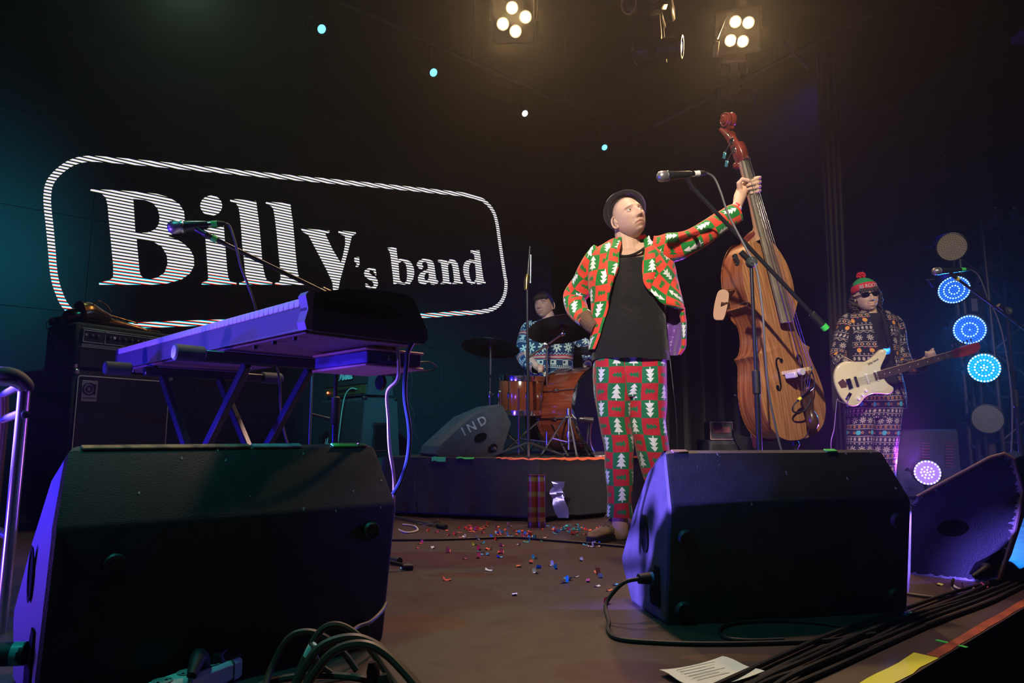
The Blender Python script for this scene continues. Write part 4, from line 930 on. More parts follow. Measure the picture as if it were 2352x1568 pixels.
nordic('trousers_knit', (0.012, 0.012, 0.028), [
    (0.028, 0.026, 0.060, 'flake', CR), (0.060, 0.0022, 0, 'line', CR), (0.074, 0.010, 0.034, 'ring', OR_), (0.090, 0.0022, 0, 'line', CR),
    (0.118, 0.021, 0.110, 'dot', TE), (0.118, 0.010, 0.055, 'ring', OR_), (0.146, 0.0022, 0, 'line', CR), (0.166, 0.015, 0.030, 'oval', CR), (0.186, 0.0022, 0, 'line', CR), (0.198, 0.007, 0.03, 'dot', CR)], 0.210)
nordic('sweater_knit', (0.012, 0.045, 0.13), [
    (0.055, 0.050, 0.115, 'flake', (0.45, 0.62, 0.62)), (0.115, 0.008, 0.03, 'zig', (0.5, 0.6, 0.62)), (0.130, 0.005, 0, 'line', (0.45, 0.08, 0.08)), (0.141, 0.003, 0, 'line', (0.6, 0.6, 0.6)), (0.150, 0.004, 0, 'line', (0.45, 0.08, 0.08)),
    (0.185, 0.024, 0.055, 'check', (0.40, 0.52, 0.56)), (0.185, 0.014, 0.05, 'dot', (0.012, 0.045, 0.13)), (0.218, 0.007, 0.018, 'dot', (0.5, 0.6, 0.62)), (0.232, 0.003, 0, 'line', (0.5, 0.6, 0.62))], 0.245)
m = mat('tee_black', (0.012, 0.012, 0.013), 0.9, spec=0.15, sheen=0.15); cloth_bump(m, 0.3, 500, 0.55, 9)
m = mat('lining_violet', (0.14, 0.05, 0.30), 0.35, sheen=0.3); cloth_bump(m, 0.1, 300, 0.5, 14)
mat('hat_felt', (0.012, 0.011, 0.012), 0.85, spec=0.2, sheen=0.3, bump=0.2, bscale=300)
m = mat('knit_brown', (0.12, 0.065, 0.04), 0.9); cloth_bump(m, 0.6, 300, 0.5, 60)
mat('suede', (0.36, 0.22, 0.10), 0.85, sheen=0.2, bump=0.25, bscale=150, vary=0.25, vscale=20)
mat('shoe_sole', (0.06, 0.045, 0.03), 0.8)
mat('lace', (0.20, 0.12, 0.06), 0.8)
mat('hair_dark', (0.020, 0.013, 0.010), 0.5, bump=0.6, bscale=120)
mat('hair_curly', (0.035, 0.022, 0.016), 0.5, bump=0.6, bscale=120)
mat('sunglass', (0.004, 0.004, 0.005), 0.08)
mat('teeth', (0.75, 0.72, 0.66), 0.4)
mat('wrist_white', (0.85, 0.83, 0.85), 0.4); mat('wrist_red', (0.75, 0.03, 0.05), 0.4)
def skin_mat(name):
    m, n, l, b = new_mat(name)
    a = n.new('ShaderNodeVertexColor'); a.layer_name = 'Col'; l.new(a.outputs['Color'], b.inputs['Base Color'])
    b.inputs['Roughness'].default_value = 0.5; b.inputs['Specular IOR Level'].default_value = 0.35
    b.inputs['Subsurface Weight'].default_value = 0.08; b.inputs['Subsurface Radius'].default_value = (0.012, 0.005, 0.003)
    t = n.new('ShaderNodeTexNoise'); t.inputs['Scale'].default_value = 350; tc = n.new('ShaderNodeTexCoord'); l.new(tc.outputs['Object'], t.inputs['Vector'])
    bp = n.new('ShaderNodeBump'); bp.inputs['Strength'].default_value = 0.12; bp.inputs['Distance'].default_value = 0.002
    l.new(t.outputs['Fac'], bp.inputs['Height']); l.new(bp.outputs['Normal'], b.inputs['Normal'])
    return m
skin_mat('skin')
m, n, l, b = new_mat('eye')
x_, y_, z_ = uvxy(m, 'UV')
c = mixc(m.node_tree, x_.lt(0.0062), (0.62, 0.58, 0.54), (0.10, 0.13, 0.11)); c = mixc(m.node_tree, x_.lt(0.0028), c, (0.004, 0.004, 0.004)); l.new(c, b.inputs['Base Color']); b.inputs['Roughness'].default_value = 0.15

# ------------------------------------------------------------------ head
def gau(x, s): return math.exp(-(x/s)**2)
def ss(a, b, x):
    t = min(1, max(0, (x-a)/(b-a))); return t*t*(3-2*t)
def head_rot(yaw, pitch, roll):
    y, p, r = R(yaw), R(pitch), R(roll)
    Fw = V((sin(y)*cos(p), -cos(y)*cos(p), sin(p))); Xr = Fw.cross(Z).normalized(); Up = Xr.cross(Fw)
    X2 = Xr*cos(r)+Up*sin(r); Z2 = -Xr*sin(r)+Up*cos(r)
    return M((X2, Fw, Z2)).transposed()
def face_pt(d, o):
    """unit direction -> head surface point and colour (face forward +Y, up +Z)"""
    x, y, z = d.x*0.076, d.y*0.096, d.z*0.119
    if y > 0: y = 0.096*(1-(1-abs(d.y))**1.0) if False else y*(1.0+0.06*(1-abs(d.z)))
    k = max(0.0, -z/0.119)
    if z < -0.06: z = -0.06+(z+0.06)*0.78
    x *= 1-o.get('jaw', 0.30)*k**1.7
    if y < 0: y *= 1-0.38*k; x *= 1+0.03*(1-k)
    elif k > 0:
        e_ = min(1.6, sqrt((1-min(k, 0.97)**5)/(1-min(k, 0.97)**2))); y *= e_*(1-0.05*k); x *= 1+(e_-1)*0.18
    if z > 0 and y < 0: y *= 1.04
    ax_ = abs(x); f = ss(0.02, 0.07, y)
    zm = -0.061+o.get('smile', 0)*(x*x)*10
    dy = 0.0
    dy += 0.007*gau(ax_-0.030, 0.026)*gau(z-0.030, 0.010)                 # brow
    dy -= 0.013*gau(ax_-0.032, 0.017)*gau(z-0.011, 0.012)                 # sockets
    dy -= 0.004*gau(x, 0.010)*gau(z-0.022, 0.010)
    nz_ = 0.006+0.020*ss(0.024, -0.026, z) if True else 0
    nz_ *= ss(-0.043, -0.030, z)*ss(0.032, 0.016, z)
    wn = 0.0085+0.006*ss(0.0, -0.028, z)
    dy += nz_*gau(x, wn)*1.05
    dy += 0.008*gau(ax_-0.0135, 0.0065)*gau(z+0.031, 0.0075)              # nostril wings
    dy -= 0.004*gau(ax_-0.007, 0.004)*gau(z+0.0395, 0.004)
    dy += 0.005*gau(ax_-0.046, 0.020)*gau(z+0.016, 0.018)                 # cheekbones
    dy -= 0.004*gau(ax_-0.030-0.12*max(0, -0.035-z), 0.0045)*ss(-0.075, -0.05, z)*ss(-0.028, -0.042, z)   # nasolabial fold
    dy += 0.0055*gau(x, 0.024)*gau(z-zm-0.0065, 0.0055)+0.007*gau(x, 0.020)*gau(z-zm+0.0085, 0.0065)   # lips
    dy -= 0.0060*gau(x, 0.026)*gau(z-zm, 0.0026)
    dy -= 0.004*gau(x, 0.022)*gau(z+0.083, 0.006)
    dy += 0.010*gau(x, 0.022)*gau(z+0.094, 0.013)                         # chin
    if o.get('frown'):
        for zz in (0.052, 0.064, 0.076): dy -= 0.0016*gau(z-zz-0.2*ax_*0.1, 0.0022)*ss(0.05, 0.03, ax_)
        dy -= 0.003*gau(ax_-0.009, 0.002)*gau(z-0.036, 0.010)
    y += dy*f
    sk = V(o['skin']); c = sk.copy()
    if f > 0.2:
        c = c.lerp(V(o.get('lip', (sk.x*0.78, sk.y*0.50, sk.z*0.48))), 0.75*f*gau(x, 0.026)**0.5*max(gau(z-zm-0.005, 0.005), gau(z-zm+0.0075, 0.0062))*ss(0.030, 0.024, ax_))
        c = c.lerp(V((sk.x*0.30, sk.y*0.16, sk.z*0.15)), 0.85*gau(z-zm, 0.0020)*ss(0.030, 0.025, ax_))
        br = gau(z-0.0295-o.get('browtilt', 0)*(ax_-0.03), 0.0042)*ss(0.008, 0.014, ax_)*ss(0.056, 0.046, ax_)
        c = c.lerp(V(o['brow']), 0.8*br)
        c = c.lerp(V((sk.x*0.9, sk.y*0.62, sk.z*0.58)), 0.35*gau(x, 0.016)*gau(z+0.024, 0.012)+0.25*gau(ax_-0.045, 0.02)*gau(z+0.02, 0.02))
        c = c.lerp(V((sk.x*0.25, sk.y*0.14, sk.z*0.12)), 0.9*gau(ax_-0.0075, 0.0035)*gau(z+0.0385, 0.0030))
    st = o.get('stubble', 0)*ss(-0.030, -0.055, z)*ss(-0.07, 0.0, y)*(0.5+0.5*(NZ.noise(V((x, y, z))*300)))
    c = c.lerp(V(o['brow']), 0.45*st)
    if o.get('shaved'):
        hs = max(ss(0.010, -0.015, y)*ss(-0.035, -0.01, z), ss(0.085, 0.10, z))
        c = c.lerp(V((0.12, 0.085, 0.06)), 0.65*hs*(0.7+0.3*NZ.noise(V((x, y, z))*400)))
    return V((x, y, z)), c
def make_head(ctr, rot, s, o, nl=120, nm=132):
    vs, fs, cs = [], [], []
    for i in range(nl+1):
        th = pi*i/nl
        for j in range(nm):
            ph = 2*pi*j/nm
            p, c = face_pt(V((sin(th)*sin(ph), sin(th)*cos(ph), cos(th))), o); vs.append(p); cs.append(c)
    fs = [(i*nm+j, i*nm+(j+1) % nm, (i+1)*nm+(j+1) % nm, (i+1)*nm+j) for i in range(nl) for j in range(nm)]
    ea = MB()
    for sx in (-1, 1):
        # ear: shell with rolled rim and lobe
        rim = [V((sx*(0.078+0.010*abs(sin(a))), -0.008-0.017*sin(a), -0.002+0.031*cos(a))) for a in [q*pi/10 for q in range(-1, 12)]]
        ea.tube(rim, [0.004]+[0.0055]*11+[0.004], 8, 3)
        ea.ball((sx*0.077, -0.011, -0.004), (0.006, 0.016, 0.026), 12); ea.ball((sx*0.077, -0.002, -0.030), (0.0055, 0.008, 0.010), 10)
        ea.ball((sx*0.077, 0.004, -0.006), (0.005, 0.005, 0.008), 8)
        # eyelids
        ec = V((sx*0.032, 0.0775, 0.011))
        for up in (1, -1):
            n1, n2 = 10, 14; base = len(ea.v); gr = []
            for i in range(n1+1):
                el = (R(24)+R(70)*i/n1)*up if up > 0 else -(R(16)+R(70)*i/n1)
                row = []
                for j in range(n2+1):
                    a_ = R(-80)+R(160)*j/n2; el2 = el*cos(a_*0.85)+(R(-4)*0)
                    row.append(ec+V((sin(a_)*cos(el2), cos(a_)*cos(el2), sin(el2)))*0.0132)
                gr.append(row)
            ea.loft(gr, closed=False)
    o2 = len(vs); vs += ea.v; fs += [tuple(i+o2 for i in f) for f in ea.f]; cs += [V(o['skin'])*0.97]*len(ea.v)
    M3 = rot
    return [V(ctr)+M3 @ (p*s) for p in vs], fs, cs
def eyes(ctr, rot, s, parent, gaze=(0, 1, 0)):
    for sx in (-1, 1):
        b = MB(); ec = V((sx*0.032, 0.0775, 0.011)); g = V(gaze).normalized(); nn, mm = 12, 20
        e = g.cross(Z).normalized(); u_ = e.cross(g)
        vs = [g*cos(pi*i/nn)+(e*cos(2*pi*j/mm)+u_*sin(2*pi*j/mm))*sin(pi*i/nn) for i in range(nn+1) for j in range(mm)]
        fs = [(i*mm+j, i*mm+(j+1) % mm, (i+1)*mm+(j+1) % mm, (i+1)*mm+j) for i in range(nn) for j in range(mm)]
        b.add([V(ctr)+rot @ ((ec+v*0.0122)*s) for v in vs], fs, [(pi*i/nn*0.0122, 0.001) for i in range(nn+1) for j in range(mm)])
        b.build('eye', 'eye', parent)
def body(name, chains, blobs, head, parent, skin, voxel=0.006, smooth=4):
    """flesh chains and blobs fused into one surface, head joined on"""
    b = MB()
    for pts, rs in chains:
        b.tube(pts, rs, 14)
        for p, r in zip(pts, rs): b.ball(p, r, 14)
    for c, r in blobs: b.ball(c, r, 18)
    me = bpy.data.meshes.new('t'); me.from_pydata([tuple(p) for p in b.v], [], b.f)
    ob = bpy.data.objects.new('t', me); col.objects.link(ob)
    md = ob.modifiers.new('r', 'REMESH'); md.mode = 'VOXEL'; md.voxel_size = voxel
    m2 = ob.modifiers.new('s', 'SMOOTH'); m2.factor = 0.5; m2.iterations = smooth
    dg = bpy.context.evaluated_depsgraph_get(); m3 = bpy.data.meshes.new_from_object(ob.evaluated_get(dg))
    vs = [v.co.copy() for v in m3.vertices]; fs = [tuple(p.vertices) for p in m3.polygons]; cs = [V(skin)]*len(vs)
    bpy.data.objects.remove(ob); bpy.data.meshes.remove(me); bpy.data.meshes.remove(m3)
    o2 = len(vs); vs = vs+head[0]; fs = fs+[tuple(i+o2 for i in f) for f in head[1]]; cs = cs+head[2]
    me = bpy.data.meshes.new(name); o0 = parent.matrix_basis.translation
    me.from_pydata([tuple(p-o0) for p in vs], [], fs)
    ca = me.color_attributes.new('Col', 'FLOAT_COLOR', 'POINT')
    buf = []
    for c in cs: buf += [c.x, c.y, c.z, 1.0]
    ca.data.foreach_set('color', buf)
    me.materials.append(MATS['skin'])
    bm = bmesh.new(); bm.from_mesh(me); bmesh.ops.recalc_face_normals(bm, faces=bm.faces); bm.to_mesh(me); bm.free()
    for p in me.polygons: p.use_smooth = True
    o = bpy.data.objects.new(name, me); col.objects.link(o); o.parent = parent
    return o
def ering(y, xl, xr, Yc, hd, n=44, sq=1.0, a0=0.0, a1=2*pi, closed=True):
    """level body ring from photo extents; starts at the back, front at the middle"""
    c = P((xl+xr)/2, y, Yc); hw = (P(xr, y, Yc).x-P(xl, y, Yc).x)/2; out = []
    for i in range(n if closed else n+1):
        a = a0+(a1-a0)*i/n
        sx, cy = sin(a), cos(a)
        out.append(V((c.x-math.copysign(abs(sx)**sq, sx)*hw, c.y+math.copysign(abs(cy)**sq, cy)*hd, c.z)))
    return out
def garment(rows, k=5, n=44, sq=0.9, v0=0.0, u0=0.0):
    rr = cat([list(r) for r in rows], k)
    return MB().loft([ering(*r, n=n, sq=sq) for r in rr], v0=v0, u0=u0)
def panel(rows, side, k=5, n=26, v0=0.0, u0=0.0, thick=0.004):
    """open jacket half: rows y xl xr Y hd edge_x; side -1 viewer's left, +1 right"""
    rr = cat([list(r) for r in rows], k); g = []
    for y, xl, xr, Yc, hd, ex in rr:
        cx, hw = (xl+xr)/2, (xr-xl)/2
        q = max(-0.98, min(0.98, (cx-ex)/hw)); ae = pi-math.asin(q)
        r = ering(y, xl, xr, Yc, hd, n, 0.95, 0.0 if side < 0 else 2*pi, ae, False)
        g.append(r)
    return MB().loft(g, closed=False, v0=v0, u0=u0, useam=1.0)

# ------------------------------------------------------------------ the double bass player
SK = (0.62, 0.40, 0.29)
MY = 3.62
man = thing('person', 'man in a red and green tree-print suit and black hat, gripping the double bass neck', 'person', V((P(1430, 1238, MY).x, MY, 0)))
HR = head_rot(15, 12, -14); HC = P(1444.5, 504, 3.6); HS = 1.05
ho = dict(skin=SK, brow=(0.15, 0.09, 0.055), stubble=0.5, shaved=1, frown=1, smile=-0.8, jaw=0.26, browtilt=-0.25)
hd_ = make_head(HC, HR, HS, ho)
SHL, SHR = P(1378, 592, 3.64), P(1520, 578, 3.60)
ELL, WRL = P(1313, 690, 3.80), P(1358, 742, 3.58)
ELR, WRR = P(1612, 538, 3.55), P(1693, 474, 3.60)
hand = []
YN = 3.63
hand.append(([WRR, P(1699, 452, 3.63), P(1708, 432, 3.662)], [0.025, 0.033, 0.035]))
hand.append(([P(1707, 440, 3.655), P(1720, 424, 3.675)], [0.034, 0.028]))
for (ky, ty, tx, r_) in ((407, 416.0, 1723.5, 0.0090), (417, 425.5, 1717.0, 0.0092), (427, 435.0, 1717.0, 0.0089), (436.5, 443.5, 1725.0, 0.0082)):
    hand.append(([P(1724, ky+6, 3.672), P(1740, ky+1, 3.668), P(1746, ky+0.5, 3.632), P(1741, ky+2, 3.598), P(tx, ty, 3.590)], [r_*1.15, r_*1.1, r_, r_*0.98, r_*0.85]))
hand.append(([P(1700, 438, 3.63), P(1697, 421, 3.605), P(1705, 411.5, 3.592), P(1719, 414.5, 3.587)], [0.017, 0.0135, 0.012, 0.0105]))
hipx = P(1446, 845, MY)
chains = [([P(1437, 530, 3.64), P(1446, 585, 3.65)], [0.062, 0.070]), ([SHL, ELL, WRL], [0.052, 0.042, 0.030]), ([SHR, ELR, WRR], [0.052, 0.043, 0.027]),
          ([P(1410, 860, MY+0.03), P(1413, 1010, MY-0.02), P(1424, 1190, MY+0.02), P(1424, 1222, MY+0.02)], [0.070, 0.055, 0.042, 0.045]),
          ([P(1486, 860, MY+0.03), P(1492, 1010, MY-0.01), P(1520, 1190, MY+0.10), P(1520, 1216, MY+0.10)], [0.070, 0.055, 0.042, 0.045]),
          ([P(1445, 610, MY+0.02), P(1447, 700, MY), P(1446, 790, MY+0.03), P(1446, 850, MY+0.05)], [0.105, 0.105, 0.095, 0.075]),
          ([SHL, P(1445, 585, 3.65), SHR], [0.055, 0.065, 0.055]),
          ([WRL, P(1366, 757, 3.585), P(1371, 772, 3.59)], [0.03, 0.030, 0.028])] + hand
for k_ in range(4): chains.append(([P(1371+2*k_, 774, 3.575), P(1373+2*k_, 788, 3.56), P(1375+2*k_, 800, 3.565)], [0.0105, 0.010, 0.009]))
body('body', chains, [], hd_, man, SK, 0.0038, 3)
eyes(HC, HR, HS, man, (-0.25, 1, 0.2))
# shoes
def shoe(toe, heel, parent, lab=None):
    d = (toe-heel); L_ = d.length; d.normalize(); s_ = d.cross(Z)
    def st(a, w, z): return heel+d*a*L_+s_*w+Z*z
    prof = [(-0.05, 0.030, 0.05), (0.0, 0.036, 0.10), (0.15, 0.040, 0.115), (0.32, 0.042, 0.112), (0.45, 0.043, 0.088), (0.60, 0.046, 0.066), (0.78, 0.050, 0.056), (0.92, 0.044, 0.048), (1.0, 0.026, 0.036), (1.03, 0.008, 0.03)]
    rings = []
    for a, w, h in cat([list(p) for p in prof], 4):
        rings.append([st(a, w*math.copysign(abs(sin(t))**0.8, sin(t)), 0.022+(h-0.022)*(0.5-0.5*cos(t))) for t in [2*pi*q/20 for q in range(20)]])
    up = MB().loft(rings, cap=True).build('shoe', 'suede', parent)
    so = [(-0.07, 0.026), (0.0, 0.040), (0.2, 0.043), (0.45, 0.042), (0.75, 0.054), (0.92, 0.050), (1.04, 0.026), (1.06, 0.0)]
    ol = [(a*L_, w) for a, w in cat([list(q) for q in so], 4)]; ol = ol+[(a, -w) for a, w in ol[::-1]]
    MB().prism(ol, heel, d, s_, Z, 0.0, 0.028).build('sole', 'shoe_sole', up)
    for q in range(3):
        a = 0.40+0.09*q; h = 0.098-0.013*q
        MB().tube([st(a, -0.030, h-0.018), st(a+0.03, 0.0, h+0.004), st(a+0.02, 0.030, h-0.018)], 0.0028, 6, 4).build('lace', 'lace', up)
        for w in (-0.033, 0.033): MB().ball(st(a, w, h-0.020), 0.0038, 8).build('eyelet', 'chrome', up)
    MB().tube([st(0.36, 0.0, 0.112), st(0.42, 0.026, 0.122), st(0.47, 0.034, 0.10), st(0.42, 0.01, 0.112), st(0.40, -0.02, 0.124), st(0.47, -0.034, 0.105)], 0.0026, 6, 4).build('lace', 'lace', up)
    MB().tube([st(0.20, 0, 0.05), st(0.19, 0, 0.10), st(0.18, 0, 0.145)], [0.042, 0.046, 0.047], 18, 3).build('ankle_collar', 'suede', up)
shoe(F(1360, 1245), F(1437, 1229), man); shoe(F(1560, 1232), F(1516, 1214), man)
# trousers
lw = [(818, 1362, 1452, MY, 0.118), (870, 1363, 1456, MY, 0.124), (919, 1369, 1448, MY, 0.108), (970, 1376, 1448, MY-0.01, 0.090), (1025, 1387, 1454, MY-0.02, 0.083), (1070, 1390, 1455, MY-0.01, 0.080), (1110, 1392, 1454, MY, 0.078), (1150, 1395, 1452, MY+0.01, 0.078), (1186, 1394, 1453, MY+0.02, 0.082)]
rw = [(818, 1440, 1530, MY, 0.118), (870, 1436, 1530, MY, 0.124), (919, 1438, 1529, MY, 0.108), (970, 1444, 1530, MY, 0.092), (1025, 1458, 1533, MY+0.01, 0.083), (1082, 1476, 1541, MY+0.04, 0.080), (1140, 1490, 1547, MY+0.08, 0.078), (1205, 1496, 1548, MY+0.10, 0.076)]
b = garment(lw, 6, 48, 0.9, 0.022, 0.044); b2 = garment(rw, 6, 48, 0.9, 0.022, 0.044+0.088)
b.add(b2.v, b2.f, b2.uv); b2 = garment([(816, 1363, 1529, MY, 0.112), (850, 1366, 1528, MY, 0.118), (885, 1374, 1522, MY, 0.112), (912, 1400, 1490, MY, 0.09)], 4, 48, 0.85, 0.022, 0.044); b.add(b2.v, b2.f, b2.uv); b.wrinkle(0.008, 11, 3.0); b.build('trousers', 'suit_trousers_dim', man, 80)
# shirt
b = garment([(562, 1416, 1486, 3.64, 0.075), (580, 1396, 1512, 3.64, 0.100), (606, 1376, 1528, 3.63, 0.120), (650, 1370, 1528, 3.62, 0.135), (700, 1372, 1524, 3.61, 0.135), (760, 1366, 1530, 3.60, 0.135), (800, 1362, 1533, 3.60, 0.137), (828, 1361, 1533, 3.60, 0.136)], 5, 48)
zt = P(1450, 596, 3.55).z
for p in b.v:                                     # scooped neckline
    f_ = ss(0.03, -0.07, p.y-3.64)
    if p.z > zt: p.z -= f_*(p.z-zt)*0.80
b.wrinkle(0.010, 9, 8.0); b.build('t_shirt', 'tee_black', man, 80)
MB().tube([P(x, y, yy) for x, y, yy in ((1413, 560, 3.64), (1414, 575, 3.59), (1424, 586, 3.545), (1440, 588, 3.525), (1458, 583, 3.525), (1474, 574, 3.54), (1484, 565, 3.58), (1487, 555, 3.63))], 0.007, 8, 5).build('neckband', 'tee_black', man)
# jacket
jl = [(553, 1400, 1490, 3.66, 0.085, 1424), (566, 1376, 1512, 3.65, 0.108, 1421), (582, 1358, 1534, 3.64, 0.128, 1419), (610, 1351, 1542, 3.63, 0.148, 1415), (650, 1352, 1544, 3.62, 0.158, 1407), (700, 1358, 1542, 3.61, 0.158, 1395), (740, 1358, 1540, 3.60, 0.158, 1384), (775, 1356, 1540, 3.60, 0.156, 1374), (806, 1354, 1540, 3.60, 0.155, 1364)]
jb = panel(jl, -1, 6, 30, 0.03, 0.02)
# the viewer's right half swings open
rows = [(553, 1480, 1498, 3.57, 3.60), (566, 1481, 1518, 3.53, 3.60), (585, 1479, 1540, 3.495, 3.60), (612, 1477, 1549, 3.475, 3.57), (645, 1482, 1558, 3.462, 3.56), (668, 1494, 1564, 3.455, 3.55), (686, 1511, 1569, 3.455, 3.545), (700, 1534, 1572, 3.47, 3.54), (711, 1556, 1574, 3.50, 3.535)]
g = []
for y, xe, xo, ye, yo in cat([list(r) for r in rows], 5):
    line = [P(xe, y, ye), P(xe+(xo-xe)*0.35, y, ye-0.004), P(xe+(xo-xe)*0.75, y, (ye+yo)/2-0.006), P(xo, y, yo), P(xo-6, y, yo+0.06), P(xo-30, y, yo+0.14)]
    g.append(cat(line, 5))
rb2 = MB().loft(g, closed=False, v0=0.03, useam=0.0)
cs_, sn_ = cos(R(40)), sin(R(40)); rb2.uv = [(u*cs_-v*sn_+0.02, u*sn_+v*cs_) for u, v in rb2.uv]
jb.add(rb2.v, rb2.f, rb2.uv)
# hanging front strip
st = []
for y, x0, x1, yy in cat([list(q) for q in ((706, 1557, 1575, 3.53), (740, 1564, 1577, 3.53), (780, 1565, 1576, 3.54), (800, 1562, 1573, 3.55), (815, 1555, 1563, 3.56))], 5):
    st.append(cat([P(x0, y, yy+0.02), P((x0+x1)/2, y, yy-0.012), P(x1, y, yy+0.01), P(x1-4, y, yy+0.06)], 4))
q = MB().loft(st, closed=False, v0=0.36, u0=0.16); jb.add(q.v, q.f, q.uv)
# lapels and collar
def lapel(pts_in, pts_out, yy, u0):
    a = cat([P(x, y, yy+dy) for x, y, dy in pts_in], 5); c = cat([P(x, y, yy+dy) for x, y, dy in pts_out], 5)
    rws = [[p.lerp(q_, t)+V((0, -0.012*sin(pi*t), 0)) for t in (0, 0.25, 0.5, 0.75, 1)] for p, q_ in zip(a, c)]
    return MB().loft(rws, closed=False, u0=u0, v0=0.01)
for q in (lapel([(1480, 548, 0.10), (1478, 580, 0.045), (1475, 615, 0.012), (1479, 645, 0.0), (1492, 670, 0.0)], [(1492, 540, 0.12), (1503, 572, 0.055), (1506, 610, 0.01), (1500, 645, 0.0), (1494, 672, -0.004)], 3.452, 0.03),
          lapel([(1424, 552, 0.10), (1421, 585, 0.045), (1415, 620, 0.012), (1407, 655, 0.0), (1398, 690, 0.0)], [(1408, 548, 0.12), (1396, 580, 0.065), (1391, 615, 0.025), (1395, 655, 0.005), (1396, 692, -0.002)], 3.456, 0.07)):
    jb.add(q.v, q.f, q.uv)
col_ = []
for t in range(13):
    a = pi*t/12; c0 = P(1449, 548, 3.67)
    col_.append([c0+V((-cos(a)*(0.080+0.012*k_), sin(a)*(0.05+0.01*k_), 0.018-0.020*k_+0.012*sin(a)-0.02*cos(a)*0.3)) for k_ in range(3)])
q = MB().loft(col_, closed=False); jb.add(q.v, q.f, q.uv)
def sleeve(pts, rs, u0=0.0, v0=0.0):
    b = MB().tube(pts, rs, 26, 7, cap=False); b.uv = [(u+u0, v+v0) for u, v in b.uv]; return b
q = sleeve([P(1385, 578, 3.64), P(1366, 605, 3.66), P(1342, 648, 3.74), P(1319, 685, 3.79), P(1330, 716, 3.70), P(1349, 738, 3.60)], [0.060, 0.073, 0.068, 0.064, 0.054, 0.047], 0.03, 0.02); jb.add(q.v, q.f, q.uv)
q = sleeve([P(1500, 566, 3.62), P(1535, 570, 3.60), P(1585, 555, 3.56), P(1630, 528, 3.56), P(1664, 506, 3.58), P(1689, 489, 3.60)], [0.058, 0.078, 0.066, 0.062, 0.056, 0.053], 0.06, 0.02); jb.add(q.v, q.f, q.uv)
jb.wrinkle(0.009, 13, 1.0)
jk = jb.build('jacket', 'suit_jacket', man, 80)
ln = []
for y, x0, x1, dy in cat([list(q) for q in ((688, 1520, 1566, 0.0), (720, 1522, 1570, 0.0), (760, 1524, 1571, 0.0), (795, 1526, 1568, 0.0), (816, 1530, 1562, 0.0))], 5):
    ln.append([P(x0+(x1-x0)*t, y, 3.66-0.08*t+0.018*sin(t*7+y*0.03)) for t in [i/10 for i in range(11)]])
MB().loft(ln, closed=False).build('lining', 'lining_violet', jk, 80)
MB().tube([P(1343, 728, 3.62), P(1352, 740, 3.59), P(1361, 748, 3.57), P(1369, 753, 3.56)], [0.044, 0.042, 0.043, 0.040], 20, 4).build('knit_cuff', 'knit_brown', man)
wb = MB().tube([P(1688, 480, 3.60), P(1694, 473, 3.60)], 0.0285, 24, cap=False); wb.tube([P(1688, 480, 3.60), P(1694, 473, 3.60)], 0.0278, 24, cap=False); o = wb.build('wristband', 'wrist_white', man)
q = MB().tube([P(1687.6, 480.4, 3.60), P(1694.4, 472.6, 3.60)], 0.0289, 24, cap=False); q.f = [f for f in q.f if 3 <= (f[0] % 24) <= 6]; q.build('band_clasp', 'wrist_red', o)
# hat worn far back on the head
hax = (V((-0.16, 0.80, 0.56))).normalized(); hc = P(1437, 486, 3.63)
hat = MB().lathe([(0.088, 0.012), (0.094, 0.002), (0.108, -0.004), (0.119, -0.001), (0.1225, 0.006), (0.119, 0.008), (0.108, 0.004), (0.097, 0.009), (0.094, 0.03), (0.092, 0.075), (0.088, 0.095), (0.080, 0.102), (0.066, 0.096), (0.05, 0.090), (0.0, 0.090)], hc, hax, 48)
for p in hat.v:
    r = p-hc; s_ = V((1, 0, 0)); p += hax*(0.012*((r.dot(s_)/0.12)**2))
ho_ = hat.build('hat', 'hat_felt', man, 60)
MB().lathe([(0.0955, 0.012), (0.0965, 0.014), (0.0955, 0.034), (0.0945, 0.035)], hc, hax, 48).build('hat_band', mat('hat_ribbon', (0.02, 0.018, 0.02), 0.4), ho_)

# ------------------------------------------------------------------ the guitarist
GY = 5.1; SK2 = (0.60, 0.40, 0.29)
gt = thing('person', 'guitarist in sunglasses, pompom hat and dark knit-pattern suit playing a cream guitar', 'person', V((P(2005, 1165, GY).x, GY, 0)))
HR2 = head_rot(-8, -2, -7); HC2 = P(1989, 684, GY-0.02); HS2 = 1.04
ho2 = dict(skin=SK2, brow=(0.05, 0.03, 0.02), stubble=0.2, smile=1.6, jaw=0.34)
hd2 = make_head(HC2, HR2, HS2, ho2, 90, 100)
gchains = [([P(1994, 705, GY), P(1998, 740, GY)], [0.055, 0.062]), ([P(1948, 748, GY), P(1925, 822, GY-0.03), P(1972, 846, GY-0.24)], [0.05, 0.042, 0.028]), ([P(2050, 748, GY), P(2080, 838, GY-0.02), P(2118, 832, GY-0.28)], [0.05, 0.042, 0.027]),
  ([P(1998, 760, GY), P(2000, 820, GY+0.02), P(2005, 900, GY+0.05)], [0.11, 0.10, 0.08]), ([P(1976, 920, GY), P(1972, 1030, GY), P(1974, 1158, GY)], [0.07, 0.055, 0.045]), ([P(2036, 920, GY), P(2032, 1030, GY), P(2030, 1158, GY)], [0.08, 0.055, 0.045]),
  ([P(1972, 846, GY-0.24), P(1985, 849, GY-0.29), P(1998, 850, GY-0.30)], [0.026, 0.033, 0.030])]
for k_ in range(4): gchains.append(([P(1998+k_*0.5, 842+4.2*k_, GY-0.31), P(2010-k_*2, 850+5*k_, GY-0.335), P(2020-k_*4, 860+4*k_, GY-0.325)], [0.0115, 0.0105, 0.009]))
gchains.append(([P(1992, 842, GY-0.29), P(2004, 840, GY-0.33), P(2016, 846, GY-0.335)], [0.013, 0.012, 0.010]))
